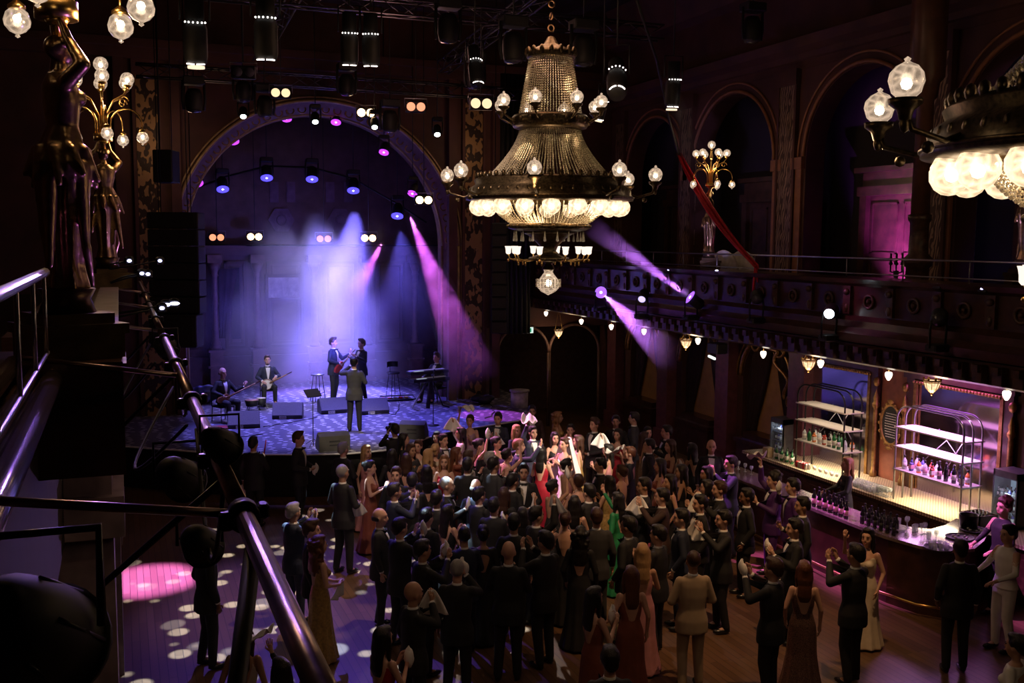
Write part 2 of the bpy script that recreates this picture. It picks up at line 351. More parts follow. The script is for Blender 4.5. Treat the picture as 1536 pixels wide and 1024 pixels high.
# wall under the right balcony: piers, arched curtained openings, gilded brackets
struct(arch_wall('wall_right_lower', WX, WX + .4, -2, 28.6, 0, 4.2, [(22.6, .95), (19.7, .95), (25.6, .9)], 2.45, 0, M_wall, 14))
mb = MB()
for yy in (21.15, 24.1, 27.2, 18.2): mb.b2((WX - .3, yy - .28, 0), (WX + .05, yy + .28, 3.6)); mb.b2((WX - .36, yy - .34, 3.3), (WX + .05, yy + .34, 3.6)); mb.b2((WX - .36, yy - .34, 0), (WX + .05, yy + .34, .5))
struct(mb.build('trim_42', mat('maroon_pier', (.15, .05, .06), .5)))
for i, yy in enumerate((22.6, 19.7, 25.6)):
    st = thing('draped_opening', ('arched opening with tied dark curtains over an ochre blind, ' + ('second from the bar', 'nearest the bar', 'farthest from the bar')[i]), 'curtained opening', (WX + .25, yy, 0))
    MB().b2((0, -.95, .9), (.05, .95, 3.4)).build('blind', M_amber, st)
    for s_ in (-1, 1):
        mb = MB(); n_ = 16
        for r in range(14):
            t = r / 13; z = 3.35 - 2.35 * t; inner = .03 + .62 * min(1, t * 1.1) ** 1.3
            for j in range(n_ + 1):
                f = j / n_; mb.v.append((-.07 + .045 * math.cos(f * PI * 9), s_ * (inner + (.97 - inner) * f), z))
        for r in range(13):
            for j in range(n_): a = r * (n_ + 1) + j; mb.f.append((a, a + 1, a + n_ + 2, a + n_ + 1)); mb.m.append(0); mb.sm.append(True)
        c_ = mb.build('curtain', M_curtain, st); so = c_.modifiers.new('t', 'SOLIDIFY'); so.thickness = .012
    mb = MB(); mb.b2((-.5, -.8, 0), (-.0, .8, .85)); mb.b2((-.55, -.86, .85), (0, .86, .95)); mb.b2((-.4, -.7, .95), (0, .7, 1.1)); mb.build('plinth', M_wood, st)
    mb = MB(); mb.torus((-.28, 0, 2.45), 1.02, .06, 24, 6, 0, 'x', (0, PI)); mb.torus((-.28, 0, 2.45), 1.18, .03, 24, 6, 0, 'x', (0, PI)); mb.build('arch_moulding', M_gold, st)
# gilded scroll console beside the bar
q = X_(1150, 590, WX - .1)
sc = thing('gilded_scroll', 'large gilded scroll ornament on the wall left of the bar fridge', 'ornament', (WX - .02, 19.0, 0))
pts = []; 
for i in range(40):
    t = i / 39; a = PI * 2.2 * t
    pts.append((-.1, 1.0 - 1.35 * t + .16 * math.sin(a * 3), 3.35 - .25 * t - 1.25 * max(0, t - .55) ** 1.2 * 2))
mb = MB(); mb.tube(pts, .05, 8); mb.torus((-.1, -.38, 2.1), .12, .035, 16, 6, 0, 'x'); mb.torus((-.1, 1.0, 3.3), .16, .04, 16, 6, 0, 'x'); mb.torus((-.1, .1, 3.3), .22, .03, 16, 6, 0, 'x'); mb.build('scroll', M_gold, sc)
struct(MB().b2((WX - .05, 18.45, 2.7), (WX, 18.7, 3.6)).build('trim_43', M_gold_damask))
# proscenium wall with the great arch, side doors
AX, AH, AZ, PY = 5.33, 3.95, 5.55, 28.0
mb = MB(); seg = 36
mb.b2((-6, PY, 0), (AX - AH, PY + .7, 12.4)); mb.b2((AX + AH, PY, 0), (10.2, PY + .7, 12.4)); mb.b2((10.2, PY, 3.1), (WX + 1.2, PY + .7, 12.4))
for i in range(seg):
    a, b = PI - PI * i / seg, PI - PI * (i + 1) / seg
    mb.prism([(AX + AH * math.cos(a), PY, AZ + AH * math.sin(a)), (AX + AH * math.cos(b), PY, AZ + AH * math.sin(b)), (AX + AH * math.cos(b), PY, 12.4), (AX + AH * math.cos(a), PY, 12.4)], (0, .7, 0))
struct(mb.build('wall_proscenium', M_wall))
mb = MB()
for R_, r_ in ((AH + .02, .05), (AH + .12, .03), (AH - .3, .04)):
    mb.torus((AX, PY - .03 if R_ > AH else PY + .55, AZ), R_, r_, 64, 6, 0, 'y', (0, PI))
    for s_ in (-1, 1): mb.tube([(AX + s_ * R_, PY - .03 if R_ > AH else PY + .55, AZ), (AX + s_ * R_, PY - .03 if R_ > AH else PY + .55, 1)], r_, 6)
struct(mb.build('trim_44', mat('arch_bead', (.38, .26, .14), .4, .3)))
# coffered reveal inside the arch
mb = MB(); 
for i in range(seg):
    a, b = PI - PI * i / seg, PI - PI * (i + 1) / seg; r0, r1 = AH, AH - .34
    mb.prism([(AX + r0 * math.cos(a), PY + .1, AZ + r0 * math.sin(a)), (AX + r0 * math.cos(b), PY + .1, AZ + r0 * math.sin(b)), (AX + r1 * math.cos(b), PY + .6, AZ + r1 * math.sin(b)), (AX + r1 * math.cos(a), PY + .6, AZ + r1 * math.sin(a))], (0, .25, 0))
    c = (a + b) / 2; mb.torus((AX + (AH - .17) * math.cos(c), PY + .3, AZ + (AH - .17) * math.sin(c)), .1, .022, 10, 5, 1, 'y')
for s_ in (-1, 1): mb.prism([(AX + s_ * AH, PY + .1, 1), (AX + s_ * AH, PY + .1, AZ), (AX + s_ * (AH - .34), PY + .6, AZ), (AX + s_ * (AH - .34), PY + .6, 1)], (0, .25, 0))
struct(mb.build('trim_45', [mat('arch_reveal', (.13, .06, .05), .5), M_gold]))
for i, xx in enumerate((.78, 9.75)):
    mb = MB(); mb.b2((xx - .27, PY - .1, 1), (xx + .27, PY, 9.9), 1); mb.b2((xx - .36, PY - .16, 9.9), (xx + .36, PY, 10.3))
    for s_ in (-1, 1): mb.b2((xx + s_ * .28, PY - .14, 1), (xx + s_ * .36, PY, 9.9)); mb.b2((xx + s_ * .55, PY - .22, 0), (xx + s_ * .8, PY, 10.3))
    struct(mb.build('trim_%d' % (46 + i), [M_wall, M_gold_damask]))
mb = MB(); mb.b2((-6, PY - .3, 10.3), (WX, PY, 10.55)); mb.b2((-6, PY - .5, 10.55), (WX, PY, 10.75)); struct(mb.build('trim_48', M_wall))
# lobby behind the right side: dark wall with arched doorways
struct(MB().b2((10.2, 31, 0), (WX + 1.2, 31.2, 4)).build('wall_lobby', mat('lobby_wall', (.07, .035, .035), .7)))
for i, px in enumerate((785, 862)):
    q = Y_(px, 560, 27.9); mb = MB(); mb.torus((q.x, 27.95, 2.3), .85, .05, 24, 6, 0, 'y', (0, PI))
    for s_ in (-1, 1): mb.tube([(q.x + s_ * .85, 27.95, 2.3), (q.x + s_ * .85, 27.95, 0)], .05, 6)
    struct(mb.build('trim_%d' % (49 + i), mat('door_moulding', (.14, .08, .07), .5)))
q = Y_(792, 495, 27.93)
ex = thing('exit_sign', 'small lit green and white exit sign over the far doorway', 'exit sign', q)
MB().box((0, 0, 0), (.34, .06, .2)).build('housing', M_whitep, ex)
mb = MB(); mb.box((0, -.035, 0), (.31, .01, .17), 0); mb.box((-.06, -.042, 0), (.05, .004, .1), 1); mb.ball((-.06, -.042, .06), .016, 6, 1); mb.box((.06, -.042, 0), (.07, .004, .12), 1); mb.box((0, -.042, -.02), (.06, .004, .015), 1)
MB().b2((-.02, .02, .08), (.02, .06, 3.15 - q.z)).build('bracket', M_whitep, ex)
mb.build('panel', [glow('exit_white', (.75, 1, .9), 1.0), glow('exit_green', (.03, .5, .25), .6)], ex)
# ------------------------------------------------------------------ stage
EDGE = [(-3.2, 26.5), (-1.5, 25.2), (.7, 23.5), (1.8, 22.7), (2.77, 22.15), (3.85, 21.75), (4.6, 21.6), (5.4, 21.65), (6.1, 22.05), (6.8, 22.75), (7.6, 23.35), (8.6, 23.7), (9.7, 24.1), (10.6, 25.4), (11.2, 28.0)]
def carpet():
    m = mat('stage_carpet', (.1, .1, .12), .75, var=.1); n = m.node_tree.nodes; l = m.node_tree.links; b = n['Principled BSDF']
    tc = n.new('ShaderNodeTexCoord'); mp = n.new('ShaderNodeMapping'); mp.inputs['Scale'].default_value = (3.0, 6.0, 1); l.new(tc.outputs['Object'], mp.inputs['Vector'])
    v = n.new('ShaderNodeTexVoronoi'); v.inputs['Randomness'].default_value = .55; v.inputs['Scale'].default_value = 1; v.voronoi_dimensions = '2D'; l.new(mp.outputs['Vector'], v.inputs['Vector'])
    cr = n.new('ShaderNodeValToRGB'); e = cr.color_ramp.elements; e[0].position = .15; e[1].position = .2; e[0].color = (.55, .55, .6, 1); e[1].color = (.085, .08, .12, 1)
    l.new(v.outputs['Distance'], cr.inputs['Fac']); l.new(cr.outputs['Color'], b.inputs['Base Color']); return m
mb = MB(); mb.prism([(x, y, .96) for x, y in EDGE] + [(11.2, 33.2, .96), (-3.2, 33.2, .96)], (0, 0, .04), 0)
ins = [(x + (5 - x) * .02, y + .12) for x, y in EDGE]
mb.prism([(x, y, 0) for x, y in ins] + [(11.1, 33, 0), (-3.1, 33, 0)], (0, 0, .96), 1)
struct(mb.build('stage_platform', [carpet(), M_black]))
struct(MB().tube([(x, y - .01, .985) for x, y in EDGE], .022, 6).build('trim_51', mat('stage_edge_white', (.85, .85, .9), .4)))
# back wall of the stage
BY = 33.0
mb = MB(); mb.b2((.6, BY, 1), (11.2, BY + .3, 12.4)); mb.b2((.6, BY - .5, 5.35), (11.2, BY, 5.5)); mb.b2((.6, BY - .35, 5.2), (11.2, BY, 5.35)); mb.b2((.6, BY - .12, 1), (11.2, BY, 1.9)); mb.b2((.6, BY - .16, 1.86), (11.2, BY, 1.95))
mb.b2((.4, PY + .7, 1), (.6, BY + .2, 12.4)); mb.b2((10.4, PY + .7, 1), (10.6, BY + .2, 12.4))
struct(mb.build('wall_back', mat('stage_panelling', (.10, .055, .05), .5, var=.3, scale=3)))
cols = [2.78, 4.1, 5.92, 7.68, 9.35]
for x in cols:
    mb = MB(); mb.b2((-.24, -.5, 0), (.24, 0, .1)); mb.b2((-.2, -.46, .1), (.2, 0, .62)); mb.b2((-.26, -.5, .62), (.26, 0, .7)); mb.b2((-.2, -.44, .7), (.2, 0, 1.12)); mb.b2((-.25, -.5, 1.12), (.25, 0, 1.2))
    mb.lathe([(.17, 1.2), (.18, 1.28), (.13, 1.34), (.15, 1.42), (.1, 1.48), (.1, 1.8), (.13, 1.85), (.1, 1.9), (.09, 2.6), (.12, 2.65), (.1, 2.7), (.09, 3.5), (.13, 3.55), (.1, 3.62), (.17, 3.8), (.2, 3.95)], 12, 0, (0, -.22, 0))
    mb.b2((-.22, -.44, 3.95), (.22, 0, 4.2))
    struct(mb.build('column', mat('stage_column', (.16, .09, .08), .35), loc=(x, BY, 1)))
# panels, mirrors, picture between the columns
def frame(mb, x0, x1, z0, z1, y, w_=.07, d=.06, mi=0):
    mb.b2((x0, y - d, z0), (x0 + w_, y, z1), mi); mb.b2((x1 - w_, y - d, z0), (x1, y, z1), mi); mb.b2((x0, y - d, z0), (x1, y, z0 + w_), mi); mb.b2((x0, y - d, z1 - w_), (x1, y, z1), mi)
for i, (a, b) in enumerate([(.8, 2.5)] + [(cols[i] + .32, cols[i + 1] - .32) for i in range(4)]):
    mb = MB(); frame(mb, a, b, 2.2, 5.0, BY, .09, .1); frame(mb, a + .16, b - .16, 2.35, 4.85, BY, .05, .06); 
    if i in (0, 1): mb.b2((a + .2, BY - .04, 2.5), (b - .2, BY - .01, 4.8), 1)
    if i == 3: mb.b2((a + .2, BY - .04, 2.4), (b - .2, BY - .01, 4.8), 1)
    struct(mb.build('trim_%d' % (60 + i), [M_wood, M_dark_glass if i != 3 else mat('stage_mirror', (.35, .35, .4), .1, 1)]))
q0, q1 = Y_(402, 416, BY - .15), Y_(448, 446, BY - .15)
pf = thing('framed_screen', 'pale rectangular screen in a dark frame on the stage back wall', 'screen', (0, BY - .15, 0))
mb = MB(); mb.b2((q0.x, 0, q1.z), (q1.x, .05, q0.z)); mb.build('panel', mat('pale_screen', (.75, .75, .72), .5), pf)
mb = MB(); frame(mb, q0.x - .1, q1.x + .1, q1.z - .1, q0.z + .1, .06, .1, .1); mb.build('frame', M_wood, pf)
q0 = Y_(345, 430, BY - .3)
cu = MB()
for r in range(14):
    t = r / 13; z = 4.75 - 2.2 * t; 
    for j in range(13): f = j / 12; cu.v.append((q0.x - .35 + (.62 - .42 * t) * f, BY - .16 + .04 * math.cos(f * 20), z))
for r in range(13):
    for j in range(12): a = r * 13 + j; cu.f.append((a, a + 1, a + 14, a + 13)); cu.m.append(0); cu.sm.append(True)
c_ = cu.build('stage_curtain', M_curtain); c_.modifiers.new('t', 'SOLIDIFY').thickness = .015; tag(c_, 'dark curtain drawn aside in the left window of the stage wall', 'curtain')
for i, px in enumerate((422, 510)):
    q = Y_(px, 330, BY - .02); mb = MB(); mb.prism([(.42 * math.cos(a), 0, .42 * math.sin(a)) for a in [PI / 6 + j * PI / 3 + PI / 6 for j in range(6)]], (0, -.05, 0)); mb.prism([(.3 * math.cos(a), -.05, .3 * math.sin(a)) for a in [j * PI / 3 for j in range(6)]], (0, -.03, 0))
    mb.torus((0, -.09, 0), .15, .03, 12, 5, 0, 'y'); tag(mb.build('hexagon_panel', mat('acoustic_tile', (.16, .1, .13), .7), loc=q), 'hexagonal carved panel on the dark wall above the stage, %s of two' % ('left' if i == 0 else 'right'), 'wall panel')
for i, px in enumerate((411, 436, 495, 522)):
    q = Y_(px, 288, BY - .02); mb = MB(); mb.b2((-.14, -.04, -.33), (.14, 0, .33)); mb.b2((-.1, -.06, -.29), (.1, -.04, .29)); struct(mb.build('trim_%d' % (70 + i), mat('acoustic_tile', (.16, .1, .13), .7), loc=q))
# ------------------------------------------------------------------ left side: balcony front and wall beyond it
struct(MB().b2((-4.6, -2, 0), (-4.3, 40, 12.4)).build('wall_left', M_wall))
mb = MB()   # balcony slab and front
mb.b2((-4.3, -2, 4.1), (-.45, 26.5, 4.36)); mb.b2((-.62, -2, 3.6), (-.42, 26.5, 5.0)); mb.b2((-.5, 6.2, 4.5), (-.36, 26.5, 4.9))
struct(mb.build('wall_balcony_left', mat('shaded_wood', (.018, .010, .009), .6, var=.4, scale=5)))  # mahogany made darker in colour, imitating shade beside the violet-lit rails
# polished ledge rolls (near section)
for i, (x, z, r) in enumerate(((-.34, 5.02, .05), (-.42, 5.06, .03), (-.52, 5.1, .045))):
    struct(MB().tube([(x, .3, z), (x, 5.6, z)], r, 14).build('trim_%d' % (80 + i), mat('polished_rail', (.34, .24, .2), .16, .7, coat=.8)))
mb = MB(); mb.b2((-.62, -.5, 4.9), (-.36, 5.7, 5.03)); mb.b2((-.66, 5.55, 4.5), (-.0, 6.25, 5.1)); mb.b2((-.7, 6.9, 5.0), (-.1, 26.4, 5.12)); mb.b2((-.12, 5.9, 5.0), (.02, 6.5, 5.05))
struct(mb.build('trim_83', M_wood))
struct(MB().b2((-.22, 7.2, 5.12), (-.02, 12.6, 5.16)).build('trim_84', mat('ledge_cushion', (.22, .14, .2), .5)))
# pillars below the left balcony
for i, yy in enumerate((7.6, 13.6, 19.6)):
    mb = MB(); mb.b2((-.9, yy, 0), (-.1, yy + .6, 4.1)); mb.b2((-1.0, yy - .08, 3.6), (-.02, yy + .68, 3.9)); struct(mb.build('pillar_left', mat('pale_pillar', (.35, .26, .33), .6)))
# low silver handrail on the left
lr = thing('handrail', 'silver handrail with slim posts at the left edge of the balcony', 'railing', (-.33, 0, 5.0))
mb = MB(); mb.tube([(0, .8, .58), (0, 5.2, .58)], .022, 10); mb.build('rail', M_steel, lr); mb = MB(); mb.tube([(0, .8, .2), (0, 5.2, .2)], .009, 6); mb.build('lower_rail', M_steel, lr)
for yy in (1.9, 2.45, 3.05, 3.75, 4.45, 5.1): MB().tube([(0, yy, .2), (0, yy, .57)], .009, 6).build('post', M_steel, lr)
lr2 = thing('handrail', 'short stretch of slim railing beyond the first lamp statue', 'railing', (-.42, 0, 5.1))
MB().tube([(0, 7.2, .46), (0, 12.6, .46)], .018, 8).build('rail', M_steel, lr2)
for yy in np.arange(7.4, 12.6, .65): MB().tube([(0, yy, 0), (0, yy, .45)], .011, 6).build('post', M_steel, lr2)
# ------------------------------------------------------------------ people
def remesh(mb, vox, smooth=4, fac=.5):
    me = bpy.data.meshes.new('t'); me.from_pydata([tuple(v) for v in mb.v], [], mb.f); me.update()
    bm = bmesh.new(); bm.from_mesh(me); bmesh.ops.recalc_face_normals(bm, faces=bm.faces); bm.to_mesh(me); bm.free()
    o = bpy.data.objects.new('t', me); COL.objects.link(o)
    m = o.modifiers.new('r', 'REMESH'); m.mode = 'VOXEL'; m.voxel_size = vox; m.use_smooth_shade = True
    if smooth: s = o.modifiers.new('s', 'SMOOTH'); s.factor = fac; s.iterations = smooth
    dg = bpy.context.evaluated_depsgraph_get(); out = bpy.data.meshes.new_from_object(o.evaluated_get(dg), depsgraph=dg)
    bpy.data.objects.remove(o); bpy.data.meshes.remove(me); return out
def from_mesh(me, mi=0):
    mb = MB(); mb.v = [tuple(v.co) for v in me.vertices]; mb.f = [tuple(p.vertices) for p in me.polygons]; mb.m = [mi] * len(mb.f); mb.sm = [True] * len(mb.f); return mb
def loft(mb, rings, n=20, ripple=None):
    vs = []; fs = []
    for k, (cx, cy_, z, rx, ry) in enumerate(rings):
        for j in range(n):
            a = 2 * PI * j / n; q = 1 + (ripple[1][k] * math.cos(ripple[0] * a + k * .25) if ripple else 0)
            vs.append((cx + rx * q * math.cos(a), cy_ + ry * q * math.sin(a), z))
    for i in range(len(rings) - 1):
        for j in range(n): j2 = (j + 1) % n; fs.append((i * n + j, i * n + j2, (i + 1) * n + j2, (i + 1) * n + j))
    fs.append(tuple(range(n - 1, -1, -1))); fs.append(tuple((len(rings) - 1) * n + j for j in range(n)))
    return mb.add(vs, fs)
def cap(mb, a, b, ra, rb, n=10, mi=0):
    a, b = Vector(a), Vector(b); d = (b - a); L = d.length; d = d / L; pts = []; rr = []
    for t in (-1, -.7, -.35): pts.append(a + d * ra * t); rr.append(ra * math.sqrt(max(0.002, 1 - t * t)))
    for t in (0, .33, .66, 1): pts.append(a.lerp(b, t)); rr.append(ra + (rb - ra) * t)
    for t in (.35, .7, 1): pts.append(b + d * rb * t); rr.append(rb * math.sqrt(max(0.002, 1 - t * t)))
    return mb.tube(pts, rr, n, mi)
# arms: (elbow, wrist, hand direction, palm normal), given for the right (+x) side
DOWN = ((.25, -.03, 1.17), (.255, .05, .93), (0, .12, -1), (-1, .1, 0))
DOWN2 = ((.26, -.05, 1.18), (.23, .1, .96), (-.15, .3, -1), (-1, .1, 0))
CLAP = ((.25, .06, 1.19), (.075, .29, 1.30), (-.12, .45, .85), (-1, 0, 0))
CLAPH = ((.27, .16, 1.32), (.08, .33, 1.52), (-.1, .3, .95), (-1, 0, 0))
WAIST = ((.27, .0, 1.17), (.1, .26, 1.10), (-.75, .55, .1), (0, -.3, 1))
RAISE = ((.29, .12, 1.62), (.22, .16, 1.88), (-.05, .1, 1), (-.3, 1, 0))
RAISEF = ((.26, .26, 1.48), (.2, .42, 1.72), (-.05, .3, 1), (-.3, -1, 0))
FACE = ((.24, .17, 1.36), (.07, .2, 1.56), (-.25, .1, .95), (-1, 0, 0))
POSES = {
    'stand': (DOWN, DOWN2), 'clap': (CLAP, CLAP), 'claph': (CLAPH, CLAPH), 'waist': (WAIST, WAIST), 'raise': (RAISE, CLAP), 'raiseL': (CLAP, RAISE),
    'raisef': (RAISEF, DOWN2), 'raisefL': (DOWN2, RAISEF), 'face': (FACE, DOWN), 'photo': (FACE, FACE), 'held': (CLAP, DOWN),
    'mic': (((.27, .0, 1.2), (.17, .25, 1.27), (-.7, .6, .2), (0, -.4, 1)), ((.33, .1, 1.40), (.11, .17, 1.58), (-.4, .2, .7), (-1, 0, 0))),
    'gtr': (((.29, .02, 1.2), (.1, .24, 1.10), (-.8, .3, -.4), (0, -1, 0)), ((.30, .12, 1.2), (.36, .34, 1.34), (.3, .1, .9), (.2, -.8, 0))),
    'lute': (((.31, .02, 1.22), (.14, .25, 1.12), (-.8, .3, -.35), (0, -1, 0)), ((.30, .14, 1.2), (.40, .36, 1.32), (.3, .1, .8), (.2, -.8, 0))),
    'drum': (((.3, .04, 1.2), (.18, .3, 1.12), (-.5, .6, -.3), (0, -.3, -1)), ((.31, .08, 1.22), (.2, .3, 1.24), (-.5, .5, -.4), (0, -.3, -1))),
    'pair': (((.27, .06, 1.2), (.18, .3, 1.30), (-.4, .7, .3), (-1, 0, 0)), ((.27, .06, 1.2), (.14, .3, 1.34), (-.4, .6, .5), (-1, 0, 0))),
    'keys': (((.29, .08, 1.2), (.2, .38, 1.12), (-.1, 1, -.2), (0, 0, -1)), ((.29, .08, 1.2), (.22, .38, 1.12), (-.1, 1, -.2), (0, 0, -1))),
    'work': (((.27, .08, 1.2), (.16, .36, 1.12), (-.2, .8, -.3), (0, 0, -1)), ((.27, .08, 1.2), (.2, .34, 1.10), (-.2, .8, -.3), (0, 0, -1))),
}
def joints(pose, fem, sit):
    J = {}; dz = .43 if sit else 0; sw = .15 if fem else .168
    for s_, arm in ((1, POSES[pose][0]), (-1, POSES[pose][1])):
        f = .93 if fem else 1
        fx = lambda p: Vector((p[0] * s_ * f, p[1], p[2] - dz - (.01 if fem else 0)))
        J[s_] = dict(sh=Vector((sw * s_, -.01, 1.432 - dz)), el=fx(arm[0]), wr=fx(arm[1]), hd=Vector((arm[2][0] * s_, arm[2][1], arm[2][2])).normalized(), n=Vector((arm[3][0] * s_, arm[3][1], arm[3][2])).normalized())
        hip = Vector((.095 * s_, 0, .95 - dz))
        if sit: kn = Vector((.15 * s_, .43, .52)); an = Vector((.16 * s_, .43 + (.06 if s_ > 0 else -.08), .1))
        else: kn = Vector((.105 * s_, .03, .51)); an = Vector((.12 * s_, -.02 + .03 * s_, .09))
        J[s_].update(hip=hip, kn=kn, an=an)
        J[s_]['hand'] = J[s_]['wr'] + J[s_]['hd'] * .1
    J['dz'] = dz; return J
SK = mat('skin_fair', (.62, .36, .26), .5, var=.06); SK2 = mat('skin_tan', (.45, .25, .16), .5, var=.06); SK3 = mat('skin_brown', (.24, .12, .075), .5, var=.06)
M_lip = mat('lips', (.4, .1, .09), .5, var=.05); M_eye = mat('eye_dark', (.02, .012, .01), .3, var=.05)
M_shoe = mat('black_leather', (.012, .012, .012), .25, var=.1)
CL = {'black': mat('cloth_black', (.012, .012, .014), .75, var=.25), 'navy': mat('cloth_navy', (.014, .02, .045), .75, var=.2), 'charcoal': mat('cloth_charcoal', (.04, .04, .044), .8, var=.2),
      'brown': mat('cloth_brown', (.05, .025, .022), .8, var=.2), 'tan': mat('cloth_tan', (.42, .31, .2), .8, var=.08), 'white': M_white, 'red': mat('cloth_red', (.38, .012, .03), .55, var=.2), 'pink': mat('cloth_pink', (.55, .24, .25), .6, var=.15),
      'lilac': mat('cloth_lilac', (.45, .3, .4), .5, var=.2), 'green': mat('cloth_green', (.02, .22, .08), .5, var=.25), 'gold': mat('cloth_gold', (.42, .27, .09), .42, .3, var=.3, scale=30), 'cream': mat('cloth_cream', (.66, .57, .44), .6, var=.12),
      'olive': mat('cloth_olive', (.12, .09, .045), .5, var=.3, scale=25), 'silver': mat('cloth_sequin', (.22, .13, .11), .3, .5, var=.8, scale=90), 'rust': mat('cloth_rust', (.25, .07, .04), .6, var=.2), 'purple': mat('cloth_purple', (.08, .02, .16), .6, var=.2)}
def hairmat(name, c):
    m = mat(name, c, .42, var=.2); n = m.node_tree.nodes; l = m.node_tree.links
    tc = n.new('ShaderNodeTexCoord'); wv = n.new('ShaderNodeTexNoise'); mp = n.new('ShaderNodeMapping'); mp.inputs['Scale'].default_value = (60, 60, 6); wv.inputs['Scale'].default_value = 2
    l.new(tc.outputs['Object'], mp.inputs['Vector']); l.new(mp.outputs['Vector'], wv.inputs['Vector']); bp = n.new('ShaderNodeBump'); bp.inputs['Strength'].default_value = .7; bp.inputs['Distance'].default_value = .01
    l.new(wv.outputs['Fac'], bp.inputs['Height']); l.new(bp.outputs['Normal'], n['Principled BSDF'].inputs['Normal']); return m
HR = {'black': hairmat('hair_black', (.010, .008, .007)), 'brown': hairmat('hair_brown', (.05, .022, .012)), 'auburn': hairmat('hair_auburn', (.12, .04, .018)), 'blond': hairmat('hair_blond', (.45, .27, .12)),
      'grey': hairmat('hair_grey', (.3, .29, .28)), 'honey': hairmat('hair_honey', (.25, .12, .05))}
def big_head(mb, dz, k=.13):
    z0 = 1.55 - dz; out = []
    for x, y, z in mb.v:
        t = max(0, min(1, (z - z0 + .03) / .07)) if abs(x) < .16 and abs(y) < .2 and z < 1.86 - dz else 0
        s_ = 1 + k * t; out.append((x * s_, y * s_, z0 + (z - z0) * s_ if z > z0 else z))
    mb.v = out; return mb
def make_body(pose, fem, sit):
    J = joints(pose, fem, sit); dz = J['dz']; mb = MB(); Z = lambda z: z - dz
    # head
    mb.ball((0, -.008, Z(1.69)), (.076, .096, .102), 18); mb.ball((0, .03, Z(1.615)), (.055, .062, .072), 14); mb.ball((0, .045, Z(1.575)), (.03, .035, .025), 10)
    mb.ball((0, .098, Z(1.645)), (.013, .022, .026), 8); mb.ball((0, .086, Z(1.672)), (.012, .014, .03), 8); mb.ball((0, .082, Z(1.70)), (.052, .014, .012), 10)
    for s_ in (-1, 1): mb.ball((s_ * .078, -.005, Z(1.655)), (.012, .022, .034), 8); mb.ball((s_ * .042, .06, Z(1.635)), (.02, .025, .028), 8)
    cap(mb, (0, -.015, Z(1.46)), (0, -.002, Z(1.6)), .062 if not fem else .05, .052 if not fem else .044)
    k = .78 if fem else 1
    loft(mb, [(0, 0, Z(.86), .145, .1), (0, 0, Z(.95), .155, .11), (0, 0, Z(1.1), .135 * k, .1), (0, 0, Z(1.25), .165 * k, .115), (0, 0, Z(1.38), .175 * k, .11), (0, -.01, Z(1.46), .13 * k, .08), (0, -.01, Z(1.5), .06, .06)])
    if fem:
        for s_ in (-1, 1): mb.ball((s_ * .065, .07, Z(1.28)), (.05, .045, .05), 12)
    a = .85 if fem else 1
    for s_ in (-1, 1):
        j = J[s_]; cap(mb, j['sh'], j['el'], .055 * a, .042 * a); cap(mb, j['el'], j['wr'], .042 * a, .027 * a)
        mb.ball(j['wr'] + j['hd'] * .05, .03, 10); cap(mb, j['wr'], j['wr'] + j['hd'] * .075, .026, .03, 8)
        cap(mb, j['hip'], j['kn'], .085, .055); cap(mb, j['kn'], j['an'], .055, .036); cap(mb, j['an'], j['an'] + Vector((0, .13, -.05)), .036, .03)
    out = from_mesh(remesh(mb, .0135, 3)); hands = out; out = MB()
    for s_ in (-1, 1):   # fingers and thumb
        j = J[s_]; d = j['hd']; nn = (j['n'] - d * j['n'].dot(d)).normalized(); sp = d.cross(nn); b0 = j['wr'] + d * .09
        for i, (o_, L) in enumerate(((-.025, .062), (-.0085, .075), (.0085, .07), (.025, .054))):
            p0 = b0 + sp * o_; p1 = p0 + d * L * .55 + nn * .006 + sp * o_ * .2; p2 = p1 + d * L * .4 + nn * .02
            out.tube([p0 - d * .02, p0, p1, p2], [.0095, .0095, .0085, .006], 6)
        th = sp * (-1 if (sp.dot(Vector((0, 1, 1))) < 0) else 1)
        p0 = j['wr'] + d * .035 + th * .022; p1 = p0 + th * .03 + d * .03 + nn * .01; out.tube([p0, p1, p1 + d * .03 + nn * .01], [.012, .0105, .007], 6)
    fing = out; out = hands
    for s_ in (-1, 1):
        out.ball((s_ * .031, .0855, Z(1.678)), (.0125, .006, .0065), 8, 2); out.ball((s_ * .031, .0875, Z(1.697)), (.02, .006, .004), 6, 2)
    out.ball((0, .0915, Z(1.603)), (.021, .007, .0065), 8, 1)
    if pose not in ('face', 'photo', 'mic'): big_head(out, dz)
    else:
        z0 = 1.55 - dz; out.v = [((x * 1.13, y * 1.13, z0 + (z - z0) * 1.13) if (z > z0 and abs(x) < .1 and y < .125) else (x, y, z)) for x, y, z in out.v]
    out.add(fing.v, fing.f, 0)
    return out, J
